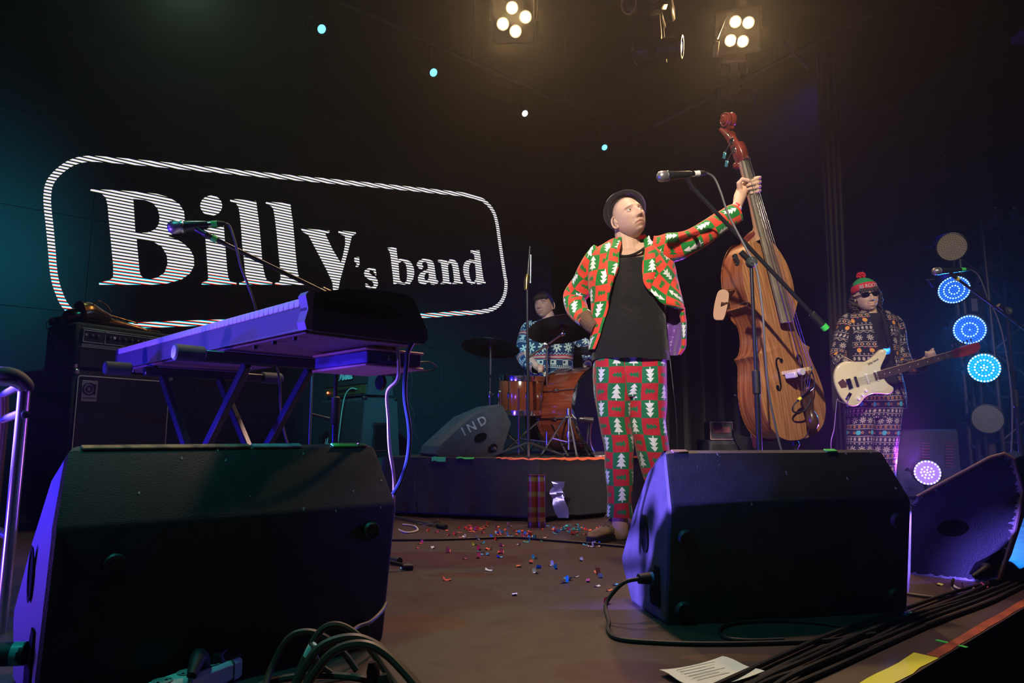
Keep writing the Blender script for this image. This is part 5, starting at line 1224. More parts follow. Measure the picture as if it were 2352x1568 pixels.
gchains.append(([P(2118, 832, GY-0.28), P(2130, 826, GY-0.27), P(2140, 820, GY-0.265)], [0.025, 0.032, 0.030]))
for k_ in range(4): gchains.append(([P(2131+4.5*k_, 832-1.5*k_, GY-0.26), P(2133+4.8*k_, 822-2*k_, GY-0.305), P(2128+5.2*k_, 812-2.0*k_, GY-0.325), P(2126+5.2*k_, 808+1*k_, GY-0.325)], [0.0115, 0.0112, 0.0105, 0.009]))
gchains.append(([P(2126, 828, GY-0.27), P(2128, 815, GY-0.262), P(2138, 806, GY-0.275), P(2143, 801, GY-0.295)], [0.014, 0.012, 0.011, 0.0095]))
body('body', gchains, [], hd2, gt, SK2, 0.0065, 2)
for lx in (1974, 2030): shoe(P(lx-8, 1180, GY-0.14)*V((1, 1, 0)) if False else V((P(lx, 1165, GY).x-0.03, GY-0.20, 0)), V((P(lx, 1165, GY).x, GY+0.03, 0)), gt)
b = garment([(893, 1943, 2010, GY, 0.115), (930, 1945, 2010, GY, 0.118), (975, 1947, 2004, GY, 0.10), (1030, 1948, 2002, GY, 0.088), (1100, 1952, 2000, GY, 0.08), (1158, 1954, 1998, GY, 0.078)], 5, 32, 0.9)
b2 = garment([(893, 2003, 2067, GY, 0.115), (930, 2003, 2067, GY, 0.118), (975, 2007, 2064, GY, 0.10), (1030, 2006, 2058, GY, 0.088), (1100, 2008, 2054, GY, 0.08), (1158, 2008, 2052, GY, 0.078)], 5, 32, 0.9)
b.add(b2.v, b2.f, b2.uv); b2 = garment([(893, 1944, 2066, GY, 0.112), (930, 1948, 2064, GY, 0.116), (960, 1965, 2048, GY, 0.10)], 4, 32, 0.85); b.add(b2.v, b2.f, b2.uv); b.wrinkle(0.008, 11); b.build('trousers', 'trousers_knit', gt, 80)
b = garment([(722, 1972, 2032, GY, 0.07), (738, 1945, 2056, GY, 0.11), (770, 1934, 2064, GY, 0.125), (830, 1936, 2064, GY, 0.125), (900, 1942, 2070, GY, 0.125)], 4, 36); b.build('t_shirt', 'tee_black', gt, 80)
j1 = [(716, 1966, 2036, GY+0.02, 0.085, 1983), (730, 1944, 2056, GY, 0.115, 1983), (755, 1940, 2060, GY, 0.140, 1986), (800, 1942, 2060, GY-0.01, 0.148, 1993), (850, 1944, 2062, GY-0.01, 0.150, 2000), (895, 1946, 2066, GY-0.01, 0.150, 2006)]
j2 = [(716, 1966, 2036, GY+0.02, 0.085, 2014), (730, 1944, 2056, GY, 0.115, 2016), (755, 1940, 2060, GY, 0.140, 2020), (800, 1942, 2060, GY-0.01, 0.148, 2026), (850, 1944, 2066, GY-0.01, 0.150, 2034), (900, 1946, 2074, GY-0.01, 0.150, 2050), (938, 1950, 2080, GY-0.01, 0.13, 2072)]
jb = panel(j1, -1, 5, 24); q = panel(j2, 1, 5, 24); jb.add(q.v, q.f, q.uv)
q = sleeve([P(1958, 728, GY), P(1944, 746, GY), P(1930, 790, GY-0.01), P(1925, 822, GY-0.03), P(1946, 842, GY-0.15), P(1974, 847, GY-0.26)], [0.05, 0.062, 0.056, 0.054, 0.050, 0.042]); jb.add(q.v, q.f, q.uv)
q = sleeve([P(2044, 730, GY), P(2056, 750, GY), P(2068, 800, GY), P(2080, 838, GY-0.03), P(2098, 842, GY-0.16), P(2118, 836, GY-0.27)], [0.05, 0.060, 0.055, 0.055, 0.056, 0.052]); jb.add(q.v, q.f, q.uv)
jb.wrinkle(0.009, 12); jk = jb.build('jacket', 'suit_knit', gt, 80)
# sunglasses, hair, pompom hat
def hl(c, rot, s, x, y, z): return V(c)+rot @ (V((x, y, z))*s)
h2 = lambda x, y, z: hl(HC2, HR2, HS2, x, y, z)
sg = MB()
for sx in (-1, 1):
    ol = [(sx*(0.033+0.027*cos(a)), 0.012+0.019*sin(a)*(1 if sin(a) > 0 else 0.95)) for a in [q*pi/10 for q in range(20)]]
    r0 = [h2(x, 0.103-3.5*x*x, z) for x, z in ol]; r1 = [h2(x, 0.098-3.5*x*x, z) for x, z in ol]
    sg.loft([r0, r1]); sg.add(r0, [tuple(range(20))]); sg.add(r1, [tuple(range(20))])
    sg.tube([h2(sx*0.060, 0.090, 0.016), h2(sx*0.079, 0.05, 0.014), h2(sx*0.082, -0.01, 0.010)], 0.004, 8, 4)
sg.tube([h2(-0.010, 0.106, 0.018), h2(0, 0.109, 0.020), h2(0.010, 0.106, 0.018)], 0.004, 8, 3)
sg.build('sunglasses', 'sunglass', gt)
MB().tube([h2(-0.015, 0.0885, -0.0575), h2(0, 0.0940, -0.0605), h2(0.015, 0.0885, -0.0575)], 0.0022, 8, 4).build('teeth', 'teeth', gt)
hr = MB(); rnd = random.Random(5)
for i in range(150):
    a = rnd.uniform(R(72), R(288)); zz = rnd.uniform(-0.11, 0.05); rr_ = 0.090+rnd.uniform(-0.006, 0.022)
    c = h2(sin(a)*rr_*0.92, cos(a)*rr_*1.05, zz); n_ = (c-HC2).normalized(); t_ = n_.cross(Z).normalized(); ph = rnd.uniform(0, 6)
    L_ = rnd.uniform(0.05, 0.09); pts = [c-Z*(L_*q/9)+n_*(0.010*sin(ph+q*1.5))+t_*(0.010*cos(ph+q*1.5)) for q in range(10)]
    hr.tube(pts, [0.006]*8+[0.005, 0.002], 6)
for i in range(22):
    x = -0.06+0.12*i/21; pts = [h2(x, 0.098-4.5*x*x, 0.060), h2(x+0.005*sin(i), 0.106-4.5*x*x, 0.046), h2(x+0.008*sin(i*1.7), 0.104-4.5*x*x, 0.030+0.006*sin(i*2.3))]
    hr.tube(pts, [0.006, 0.005, 0.002], 6, 3)
hr.build('hair', 'hair_curly', gt)['kind'] = 'stuff'
m, n, l, b = new_mat('beanie_knit'); x_, y_, z_ = uvxy(m, 'UV')
c = mixc(m.node_tree, y_.lt(0.052), mixc(m.node_tree, x_.abs().lt(0.115), (0.03, 0.03, 0.035), (0.01, 0.28, 0.08)), (0.62, 0.02, 0.035)); l.new(c, b.inputs['Base Color']); b.inputs['Roughness'].default_value = 0.9; cloth_bump(m, 0.6, 400, 0.4, 90)
bn = []
for z, rx, ry, y0 in cat([list(q) for q in ((0.044, 0.083, 0.108, -0.002), (0.060, 0.086, 0.110, -0.005), (0.085, 0.083, 0.106, -0.010), (0.110, 0.072, 0.092, -0.018), (0.135, 0.050, 0.066, -0.026), (0.150, 0.026, 0.034, -0.032), (0.155, 0.004, 0.005, -0.034))], 4):
    bn.append([h2(-sin(2*pi*j/40)*rx, y0-cos(2*pi*j/40)*ry, z+0.12*(y0-cos(2*pi*j/40)*ry)) for j in range(40)])
be = MB().loft(bn).build('beanie', 'beanie_knit', gt, 80)
pm = MB(); pc = h2(-0.012, -0.045, 0.172)
for i in range(90):
    dd = V((rnd.gauss(0, 1), rnd.gauss(0, 1), rnd.gauss(0, 1))).normalized(); pm.tube([pc, pc+dd*0.022, pc+dd*0.034], [0.008, 0.007, 0.003], 5)
pm.build('pompom', mat('pom_red', (0.62, 0.02, 0.03), 0.9), be)
bt = text_mesh('?  ROCKS', 0.034, (0, 0, 0), V((1, 0, 0)), V((0, 1, 0)), Z, 0.0006, 0, 0.0006) if False else text_mesh('BS ROCKS', 0.034, (0, 0, 0), V((1, 0, 0)), V((0, 1, 0)), Z, 0.0006, 0, 0.0008)
wt = max(p.x for p in bt.v)
bt.v = [h2(-(sin((p.x-wt*0.50)/0.098))*0.0875*-1*-1, -0.003+cos((p.x-wt*0.50)/0.098)*0.1125, 0.050+p.y+0.013) for p in bt.v]
bt.build('lettering', 'white_plastic', be)

# ------------------------------------------------------------------ the drummer
DY = 5.85
dm = thing('person', 'dark-haired drummer in a blue patterned sweater seated behind the drums', 'person', V((P(1265, 900, DY).x, DY, RZ)))
HR3 = head_rot(-28, 2, -6); HC3 = P(1250, 704, DY); HS3 = 1.0
hd3 = make_head(HC3, HR3, HS3, dict(skin=(0.55, 0.38, 0.30), brow=(0.02, 0.012, 0.01), stubble=0.25, smile=0.6, jaw=0.24, browtilt=-0.3), 80, 90)
dch = [([P(1258, 722, DY), P(1262, 745, DY)], [0.055, 0.065]), ([P(1218, 756, DY), P(1204, 812, DY-0.10), P(1236, 845, DY-0.38)], [0.05, 0.042, 0.028]), ([P(1308, 756, DY), P(1346, 800, DY-0.14), P(1352, 838, DY-0.34)], [0.05, 0.042, 0.028]),
  ([P(1262, 770, DY), P(1260, 820, DY), P(1262, 880, DY)], [0.12, 0.125, 0.13]), ([P(1240, 885, DY), P(1228, 905, DY-0.35), P(1228, 1000, DY-0.38)], [0.085, 0.06, 0.045]), ([P(1288, 885, DY), P(1320, 905, DY-0.33), P(1330, 1000, DY-0.36)], [0.085, 0.06, 0.045])]
for w_, s_ in ((P(1236, 845, DY-0.38), 1), (P(1352, 838, DY-0.34), -1)):
    dch.append(([w_, w_+V((0.02*s_, -0.05, -0.01))], [0.027, 0.034]))
    for k_ in range(4): dch.append(([w_+V((0.02*s_+0.012*(k_-1.5), -0.07, 0.0)), w_+V((0.02*s_+0.012*(k_-1.5), -0.10, -0.018)), w_+V((0.02*s_+0.012*(k_-1.5), -0.085, -0.042))], [0.011, 0.010, 0.009]))
    dch.append(([w_+V((0.02*s_-0.022*s_*-1, -0.04, 0.0)), w_+V((0.03*s_, -0.075, -0.02))], [0.012, 0.010]))
body('body', dch, [], hd3, dm, (0.55, 0.38, 0.30), 0.008, 2)
eyes(HC3, HR3, HS3, dm, (0, 1, -0.15))
b = garment([(735, 1238, 1290, DY+0.01, 0.075), (748, 1212, 1314, DY, 0.115), (775, 1200, 1322, DY, 0.145), (825, 1204, 1316, DY, 0.155), (870, 1204, 1318, DY, 0.165), (900, 1206, 1318, DY, 0.16)], 5, 40)
q = sleeve([P(1228, 746, DY), P(1212, 760, DY), P(1202, 800, DY-0.07), P(1202, 822, DY-0.12), P(1218, 840, DY-0.24), P(1232, 846, DY-0.34)], [0.05, 0.068, 0.064, 0.060, 0.052, 0.044]); b.add(q.v, q.f, q.uv)
q = sleeve([P(1298, 746, DY), P(1312, 762, DY), P(1334, 784, DY-0.08), P(1348, 802, DY-0.15), P(1352, 822, DY-0.25), P(1352, 834, DY-0.31)], [0.05, 0.068, 0.062, 0.058, 0.050, 0.044]); b.add(q.v, q.f, q.uv)
b.wrinkle(0.009, 11); b.build('sweater', 'sweater_knit', dm, 80)
b = MB().tube([P(1240, 880, DY+0.02), P(1236, 892, DY-0.1), P(1229, 902, DY-0.34), P(1228, 940, DY-0.40), P(1228, 1008, DY-0.38)], [0.12, 0.115, 0.09, 0.078, 0.068], 24, 5)
q = MB().tube([P(1288, 880, DY+0.02), P(1298, 892, DY-0.1), P(1320, 902, DY-0.32), P(1329, 940, DY-0.38), P(1330, 1008, DY-0.36)], [0.12, 0.115, 0.09, 0.078, 0.068], 24, 5); b.add(q.v, q.f, q.uv)
b.build('trousers', mat('jeans_dark', (0.012, 0.014, 0.022), 0.9), dm, 80)
hb = MB(); rows = []
for i in range(19):
    row = []
    for j in range(44):
        ph = 2*pi*j/44; tm = R(118)-R(60)*ss(-0.5, 0.75, cos(ph))+0.10*sin(ph*4+1); th = tm*i/18
        dd = V((sin(th)*sin(ph), sin(th)*cos(ph), cos(th))); k_ = (1.10+0.06*NZ.noise(dd*6))*(1 if i < 17 else 0.99)
        row.append(hl(HC3, HR3, HS3, dd.x*0.080*k_, dd.y*0.101*k_, dd.z*0.121*k_))
    rows.append(row)
hb.loft(rows)
for i in range(60):
    a = -0.9+1.8*i/59; hb.tube([hl(HC3, HR3, HS3, sin(a)*0.074, cos(a)*0.095, 0.085), hl(HC3, HR3, HS3, sin(a)*0.082, cos(a)*0.103, 0.066), hl(HC3, HR3, HS3, sin(a)*0.080+0.004*sin(i*2), cos(a)*0.100, 0.050+0.010*sin(i*1.9))], [0.008, 0.006, 0.002], 5, 3)
hb.build('hair', 'hair_dark', dm, 80)['kind'] = 'stuff'
# photographer in the dark beyond the lamps
PY = 7.9
ph_ = thing('person', 'photographer half hidden in the dark among the truss bars, holding a camera', 'person', V((P(2275, 1030, PY).x, PY, 0)))
HR4 = head_rot(-30, 0, 4); HC4 = P(2272, 612, PY)
hd4 = make_head(HC4, HR4, 1.0, dict(skin=(0.5, 0.34, 0.27), brow=(0.02, 0.012, 0.01), jaw=0.26), 40, 44)
c4 = [([P(2276, 632, PY), P(2278, 650, PY)], [0.055, 0.065]), ([P(2250, 655, PY), P(2236, 690, PY-0.2), P(2252, 650, PY-0.42)], [0.05, 0.042, 0.03]), ([P(2306, 655, PY), P(2312, 700, PY-0.15), P(2274, 652, PY-0.42)], [0.05, 0.042, 0.03]),
      ([P(2278, 670, PY), P(2280, 740, PY), P(2280, 800, PY)], [0.13, 0.12, 0.12]), ([P(2264, 800, PY), P(2264, 900, PY), V((P(2264, 900, PY).x, PY, 0.05))], [0.08, 0.06, 0.045]), ([P(2296, 800, PY), P(2298, 900, PY), V((P(2298, 900, PY).x, PY, 0.05))], [0.08, 0.06, 0.045])]
for k_ in range(4): c4.append(([P(2252, 652-4*k_, PY-0.43), P(2244, 648-4*k_, PY-0.47), P(2252, 646-4*k_, PY-0.49)], [0.011, 0.010, 0.009]))
body('body', c4, [], hd4, ph_, (0.5, 0.34, 0.27), 0.010, 2)
b = garment([(640, 2262, 2296, PY, 0.08), (652, 2244, 2314, PY, 0.12), (690, 2240, 2318, PY, 0.15), (760, 2244, 2316, PY, 0.15), (830, 2248, 2312, PY, 0.14), (930, 2250, 2312, PY, 0.12), (1015, 2252, 2310, PY, 0.11)], 4, 28); b.build('dark_clothes', 'tee_black', ph_, 80)
cm = P(2262, 645, PY-0.46); t = thing('camera', 'black camera held up by the photographer', 'camera', cm)
MB().box(cm, (0.14, 0.06, 0.09), None, 0.012).build('camera_body', 'black_plastic', t); MB().lathe([(0.036, 0), (0.038, 0.05), (0.04, 0.09), (0.03, 0.09), (0, 0.07)], cm+V((0, -0.03, 0)), V((-0.5, -1, -0.1)), 20).build('camera_lens', 'black_plastic', t)

# ------------------------------------------------------------------ wood
def wood(name, c1, c2, scale=14, rough=0.25, coat=0.6, axis=2):
    m, n, l, b = new_mat(name); t = m.node_tree; tc = n.new('ShaderNodeTexCoord'); mp = n.new('ShaderNodeMapping')
    s = [scale*8, scale*8, scale*8]; s[axis] = scale*0.35; mp.inputs['Scale'].default_value = s
    l.new(tc.outputs['UV'], mp.inputs['Vector'])
    w = n.new('ShaderNodeTexNoise'); w.inputs['Scale'].default_value = 1.0; w.inputs['Detail'].default_value = 6; w.inputs['Distortion'].default_value = 0.3
    l.new(mp.outputs['Vector'], w.inputs['Vector']); r = n.new('ShaderNodeValToRGB')
    r.color_ramp.elements[0].position = 0.36; r.color_ramp.elements[1].position = 0.66
    r.color_ramp.elements[0].color = (*c1, 1); r.color_ramp.elements[1].color = (*c2, 1); l.new(w.outputs['Fac'], r.inputs['Fac'])
    l.new(r.outputs['Color'], b.inputs['Base Color']); b.inputs['Roughness'].default_value = rough; b.inputs['Coat Weight'].default_value = coat; b.inputs['Coat Roughness'].default_value = 0.12
    return m
wood('bass_top', (0.22, 0.085, 0.030), (0.44, 0.21, 0.085), 14, 0.3, 0.5, 1)
wood('bass_rib', (0.15, 0.040, 0.018), (0.30, 0.105, 0.045), 10, 0.25, 0.8, 0)
mat('bass_neck', (0.20, 0.034, 0.020), 0.28, coat=0.8, vary=0.4, vscale=20)
mat('fingerboard', (0.15, 0.125, 0.085), 0.5, spec=0.3, vary=0.3, vscale=15)
mat('neck_pale', (0.46, 0.27, 0.17), 0.4)
mat('maple_pale', (0.58, 0.42, 0.24), 0.4)
mat('dark_wood', (0.060, 0.025, 0.012), 0.3, coat=0.5)
mat('string_steel', (0.75, 0.74, 0.72), 0.25, 1.0)

# ------------------------------------------------------------------ double bass
BB = P(1843, 1004, 3.68); NT = P(1706, 371, 3.63)
bw = (NT-BB).normalized(); BL = (NT-BB).length
yaw = R(24); bn_ = V((sin(yaw), -cos(yaw), 0)); bn_ = (bn_-bw*bn_.dot(bw)).normalized(); bs = bw.cross(bn_).normalized()
if bs.x < 0: bs = -bs
def bp_(s, t, n): return BB+bs*s+bw*t+bn_*n
bass = thing('double_bass', 'brown upright double bass leaning from the tree-suited man to his mike stand', 'double bass', V((BB.x+0.03, BB.y, 0)))
BT = 1.10
lo_ = [(0.0, 0.0), (0.10, 0.012), (0.17, 0.055), (0.210, 0.13), (0.220, 0.22), (0.207, 0.31), (0.186, 0.385), (0.176, 0.435), (0.190, 0.468)]
mi_ = [(0.190, 0.470), (0.154, 0.492), (0.128, 0.545), (0.118, 0.60), (0.122, 0.655), (0.142, 0.708), (0.184, 0.738)]
up_ = [(0.184, 0.740), (0.166, 0.762), (0.172, 0.81), (0.172, 0.86), (0.158, 0.94), (0.120, 1.02), (0.075, 1.075), (0.035, 1.10), (0.0, 1.105)]
hh = [q for s_ in (lo_, mi_, up_) for q in cat([list(p) for p in s_], 4)]
outl = [(x, y) for x, y in hh]+[(-x, y) for x, y in hh[::-1][1:-1]]
RD_ = 0.175
def plate(name, n0, arch, mt, over=1.02, parent=bass):
    b = MB(); K = 9; rings = []
    for i in range(K+1):
        f = 1-i/K*0.97; a = arch*(1-f**2.2)
        rings.append([bp_(x*f*over, 0.5+(y-0.5)*(f*0.98+0.02 if f < 1 else 1)*(over if abs(y-0.5) > 0.3 else 1), n0+a) for x, y in outl])
    n = len(outl); vs = [p for r in rings for p in r]
    fs = [(i*n+j, i*n+(j+1) % n, (i+1)*n+(j+1) % n, (i+1)*n+j) for i in range(K) for j in range(n)]+[tuple(range(K*n, K*n+n))]
    uv = [((p-BB).dot(bs), (p-BB).dot(bw)) for p in vs]
    b.add(vs, fs, uv)
    edge = [bp_(x*over, 0.5+(y-0.5)*(over if abs(y-0.5) > 0.3 else 1), n0-0.006*(1 if arch > 0 else -1)) for x, y in outl]
    b.add(edge+rings[0], [(j, (j+1) % n, n+(j+1) % n, n+j) for j in range(n)], [((p-BB).dot(bs), (p-BB).dot(bw)) for p in edge+rings[0]])
    return b.build(name, mt, parent, 50)
plate('top_plate', 0.0, 0.022, 'bass_top'); plate('back_plate', -RD_, -0.012, 'bass_rib')
rb = MB(); L_ = 0; us = [0]
for i in range(len(outl)): us.append(us[-1]+(V(outl[(i+1) % len(outl)])-V(outl[i])).length)
n = len(outl); vs = []; uv = []
for k_, nn in enumerate((-0.003, -RD_+0.003)):
    for i in range(n+1): x, y = outl[i % n]; vs.append(bp_(x, y, nn)); uv.append((us[i], nn))
rb.add(vs, [(i, i+1, n+1+i+1, n+1+i) for i in range(n)], uv); rb.build('rib', 'bass_rib', bass, 50)
FBE = 0.615                                     # fingerboard end
def fbh(t): return 0.030+0.055*(1-(t-FBE)/(BL-FBE))*1.0 if t < 1.1 else 0.030+0.055*(1-(t-FBE)/(BL-FBE))
rows = []
for i in range(9):
    t = FBE+(BL-FBE)*i/8; w_ = 0.046-(0.046-0.0235)*i/8; h_ = fbh(t)
    rows.append([bp_(w_*sin(a), t, h_-0.018*(1-cos(a))) for a in [-1.2+2.4*q/10 for q in range(11)]]+[bp_(w_*0.9, t, h_-0.026), bp_(-w_*0.9, t, h_-0.026)])
MB().loft(rows, cap=True).build('fingerboard', 'fingerboard', bass, 50)
rows = []
for t, w_, d_ in ((BT-0.015, 0.034, 0.150), (BT+0.02, 0.028, 0.10), (BT+0.07, 0.024, 0.052), (BT+0.2, 0.0225, 0.040), (BT+0.36, 0.0215, 0.038), (BL+0.005, 0.0225, 0.042)):
    h_ = fbh(t)-0.022
    rows.append([bp_(-w_*cos(a), t, h_-d_*sin(a)) for a in [pi*q/12 for q in range(13)]])
MB().loft(cat([V((0, 0, 0))]*3, 1) and rows, closed=False).build('neck', 'neck_pale', bass, 60)
MB().tube([bp_(0, BT-0.02, -0.11), bp_(0, BT+0.015, -0.06), bp_(0, BT+0.035, 0.0)], [0.038, 0.036, 0.028], 14, 4).build('neck_heel', 'bass_neck', bass)
# pegbox and scroll: curve back from the nut
pgs = [(BL, 0.012, 0.024, 0.036), (BL+0.05, 0.012, 0.030, 0.040), (BL+0.11, 0.000, 0.031, 0.036), (BL+0.17, -0.026, 0.027, 0.030), (BL+0.215, -0.058, 0.022, 0.024), (BL+0.24, -0.080, 0.019, 0.018)]
rows = []
for t, nn, w_, d_ in cat([list(q) for q in pgs], 5): rows.append([bp_(w_*math.copysign(abs(cos(a))**0.5, cos(a)), t, nn-0.018+d_*math.copysign(abs(sin(a))**0.5, sin(a))) for a in [2*pi*q/16 for q in range(16)]])
pg = MB().loft(rows, cap=True).build('pegbox', 'bass_neck', bass, 60)
MB().prism([(-0.013, 0.02), (0.013, 0.02), (0.014, 0.11), (0.010, 0.17), (-0.010, 0.17), (-0.014, 0.11)], bp_(0, BL, 0.026), bs, (bw-bn_*0.12).normalized(), bn_, -0.004, 0.0045).build('string_slot', 'void_black', pg)
MB().obox(bp_(0, BL-0.005, -0.035), bs, bw, bn_, (0.050, 0.035, 0.05), 0.008).build('pegbox_heel', 'bass_neck', pg)
sc_c = bp_(0, BL+0.262, -0.040)                # centre of the volute
sv = MB()
for r_, w_ in ((0.043, 0.024), (0.033, 0.031), (0.021, 0.038), (0.011, 0.043)):
    sv.lathe([(0.0, -w_), (r_*0.86, -w_), (r_, -w_+0.004), (r_*0.97, -0.010), (r_*0.90, -0.005), (r_*0.96, 0.0), (r_*0.90, 0.005), (r_*0.97, 0.010), (r_, w_-0.004), (r_*0.86, w_), (0.0, w_)], sc_c, bs, 36)
for sd in (-1, 1):                              # raised spiral on both faces
    sv.tube([sc_c+bs*(sd*(0.024+0.017*q/40))+(bw*cos(-0.6+q*0.33*sd*0+q*0.33)+bn_*sin(-0.6+q*0.33))*(0.043-0.0009*q) for q in range(40)], 0.0032, 6)
sv.tube([sc_c+bw*(-0.046*cos(a)*0.9)+bn_*(-0.046*sin(a)*0.9) for a in [R(-20)+q*R(14) for q in range(8)]], 0.020, 12)
sv.build('scroll', 'bass_neck', bass, 50)
for k_, (t, sd) in enumerate(((BL+0.075, -1), (BL+0.125, -1), (BL+0.095, 1), (BL+0.145, 1))):
    c = bp_(sd*0.030, t, -0.012-0.10*max(0, t-BL-0.1))
    tn = MB().obox(c, bs, bw, bn_, (0.006, 0.040, 0.026), 0.002).build('tuner_plate', 'chrome', bass)
    MB().lathe([(0.0, 0), (0.013, 0.0), (0.013, 0.008), (0.0, 0.008)], c+bs*sd*0.004, bs*sd, 14).build('gear', 'chrome', tn)
    e_ = c+bs*sd*0.034-bw*0.050-bn_*0.035
    MB().tube([c+bs*sd*0.008, c+bs*sd*0.020-bw*0.02-bn_*0.014, e_], 0.004, 8, 3).build('tuner_shaft', 'chrome', tn)
    MB().obox(e_-bw*0.014-bn_*0.010, bs, (bw+bn_*0.6).normalized(), (bn_-bw*0.6).normalized(), (0.007, 0.036, 0.024), 0.0034).build('tuner_key', mat('key_teal', (0.10, 0.35, 0.38), 0.3, 0.6) if 'key_teal' not in MATS else 'key_teal', tn)
MB().obox(bp_(0, BL+0.002, 0.034), bs, bw, bn_, (0.046, 0.008, 0.016), 0.002).build('nut', 'dark_wood', bass)
# bridge, strings, tailpiece, pickup, f holes
BRT = 0.355; BRH = 0.125
br = [(-0.070, 0.012), (-0.060, 0.045), (-0.064, 0.075), (-0.052, 0.112), (-0.030, 0.124), (0.0, 0.130), (0.030, 0.124), (0.052, 0.112), (0.064, 0.075), (0.060, 0.045), (0.070, 0.012), (0.040, 0.012), (0.030, 0.045), (0.0, 0.055), (-0.030, 0.045), (-0.040, 0.012)]
MB().prism(br, bp_(0, BRT, 0.006), bs, bn_, bw, -0.010, 0.008).build('bridge', 'maple_pale', bass)
for i in range(4):
    s0 = -0.0165+0.011*i; s1 = -0.039+0.026*i; hb_ = 0.138-0.0035*abs(i-1.5)*2
    MB().tube([bp_(s0*0.9, BL+0.06, 0.020), bp_(s0, BL, 0.036), bp_(s1, BRT, hb_), bp_(s1*0.55, 0.24, 0.085)], 0.0019-0.0002*i, 6).build('string', 'string_steel', bass)
tp = [(-0.032, 0.245), (-0.036, 0.225), (-0.022, 0.14), (-0.016, 0.06), (0.016, 0.06), (0.022, 0.14), (0.036, 0.225), (0.032, 0.245)]
MB().prism(tp, bp_(0, 0, 0.070), bs, (bw+bn_*0.05).normalized(), bn_, 0.0, 0.020).build('tailpiece', 'dark_wood', bass)
MB().tube([bp_(0.004, 0.14, 0.085), bp_(0.004, 0.11, 0.088), bp_(0.004, 0.07, 0.086), bp_(0.004, 0.045, 0.080)], [0.014, 0.026, 0.030, 0.018], 18, 5).build('tail_knob', 'dark_wood', bass)
MB().tube([bp_(-0.012, 0.05, 0.075), bp_(-0.012, 0.0, 0.03), bp_(-0.006, -0.012, -0.03)], 0.003, 8, 3).build('tail_gut', 'rubber', bass)
for sd in (-1, 1):
    f_ = [(0.058, 0.425), (0.070, 0.436), (0.086, 0.428), (0.092, 0.40), (0.090, 0.36), (0.092, 0.31), (0.094, 0.285), (0.104, 0.268), (0.116, 0.270), (0.122, 0.282)]
    pts = [bp_(sd*x, y, 0.0235+0.006*(1-x/0.2)-0.010*(x/0.13)) for x, y in f_]
    b = MB().tube(pts, [0.003, 0.004, 0.005, 0.0058, 0.0062, 0.0058, 0.005, 0.004, 0.003, 0.003], 8, 4, True, 0.35, bn_)
    for x, y in ((0.060, 0.421), (0.120, 0.286)): b.lathe([(0.011, 0), (0.011, 0.0015), (0, 0.0015)], bp_(sd*x, y, 0.0225 if x > 0.1 else 0.027), bn_, 16)
    b.build('f_hole', 'void_black', bass)
pkp = MB().obox(bp_(-0.062, BRT-0.02, 0.075), bs, bw, bn_, (0.022, 0.030, 0.070), 0.004).build('pickup', mat('pickup_lilac', (0.55, 0.50, 0.62), 0.4), bass)
MB().lathe([(0, 0), (0.018, 0), (0.018, 0.016), (0, 0.016)], bp_(-0.045, BRT-0.01, 0.122), bn_, 16).build('pickup_knob', 'pickup_lilac', pkp)
MB().tube([bp_(-0.06, 0.335, 0.08), bp_(-0.02, 0.30, 0.10), bp_(0.03, 0.32, 0.11), bp_(0.07, 0.335, 0.09), bp_(0.075, 0.28, 0.09), bp_(0.03, 0.245, 0.11)], 0.003, 8, 6).build('pickup_wire', 'rubber', bass)
jk_ = MB().tube([bp_(0.03, 0.255, 0.11), bp_(-0.085, 0.20, 0.10)], 0.0075, 10).build('jack_barrel', 'chrome', bass)
MB().tube([bp_(-0.060, 0.212, 0.102), bp_(-0.078, 0.2035, 0.1005)], 0.0088, 10).build('tape_band', 'yellow_tape', jk_)
MB().tube([bp_(-0.085, 0.20, 0.10), bp_(-0.115, 0.175, 0.09), bp_(-0.10, 0.145, 0.08), bp_(-0.04, 0.145, 0.09), bp_(0.0, 0.19, 0.105), bp_(-0.005, 0.215, 0.10)], 0.0045, 8, 6).build('cable_loop', 'rubber', bass)
# endpin and body rest
ep = bp_(0, 0.0, -0.06)
fl_ = V((ep.x+0.06, ep.y, 0.0))
pin = MB().tube([ep, ep-bw*0.03, fl_+(ep-fl_)*0.5], [0.016, 0.012, 0.010], 12).build('endpin', 'dark_steel', bass)
MB().tube([fl_+(ep-fl_)*0.55, fl_+Z*0.03, fl_+Z*0.0], [0.006, 0.006, 0.009], 10).build('endpin_rod', 'chrome', pin)
MB().lathe([(0.02, 0), (0.024, 0.02), (0.014, 0.035), (0, 0.035)], ep-bw*0.02, -bw, 16).build('endpin_collar', 'dark_steel', pin)
rs_ = bp_(-0.152, 0.84, -0.09)
o = MB().tube([rs_, rs_-bs*0.03, rs_-bs*0.11+bw*0.004], [0.014, 0.009, 0.009], 12).build('rest_post', 'brass', bass)
MB().lathe([(0, 0), (0.020, 0), (0.020, 0.012), (0.012, 0.02), (0, 0.02)], rs_, -bs, 16).build('rest_socket', 'dark_wood', bass)
pd0 = P(1657, 700, 3.60); e1_ = V((0.16, 0.05, 1.0)).normalized(); e2_ = (V((0.9, -0.45, 0))-e1_*V((0.9, -0.45, 0)).dot(e1_)).normalized(); e3_ = e1_.cross(e2_)
ol = [(x, y) for x, y in cat([list(q) for q in ((-0.030, -0.078), (0.0, -0.086), (0.022, -0.075), (0.034, 0.0), (0.034, 0.060), (0.018, 0.080), (-0.008, 0.082), (-0.026, 0.06), (-0.036, -0.02))], 4, True)]
MB().prism(ol, pd0, e2_, e1_, e3_, -0.010, 0.010).build('rest_pad', mat('rest_wood', (0.34, 0.17, 0.085), 0.45), bass, 50)
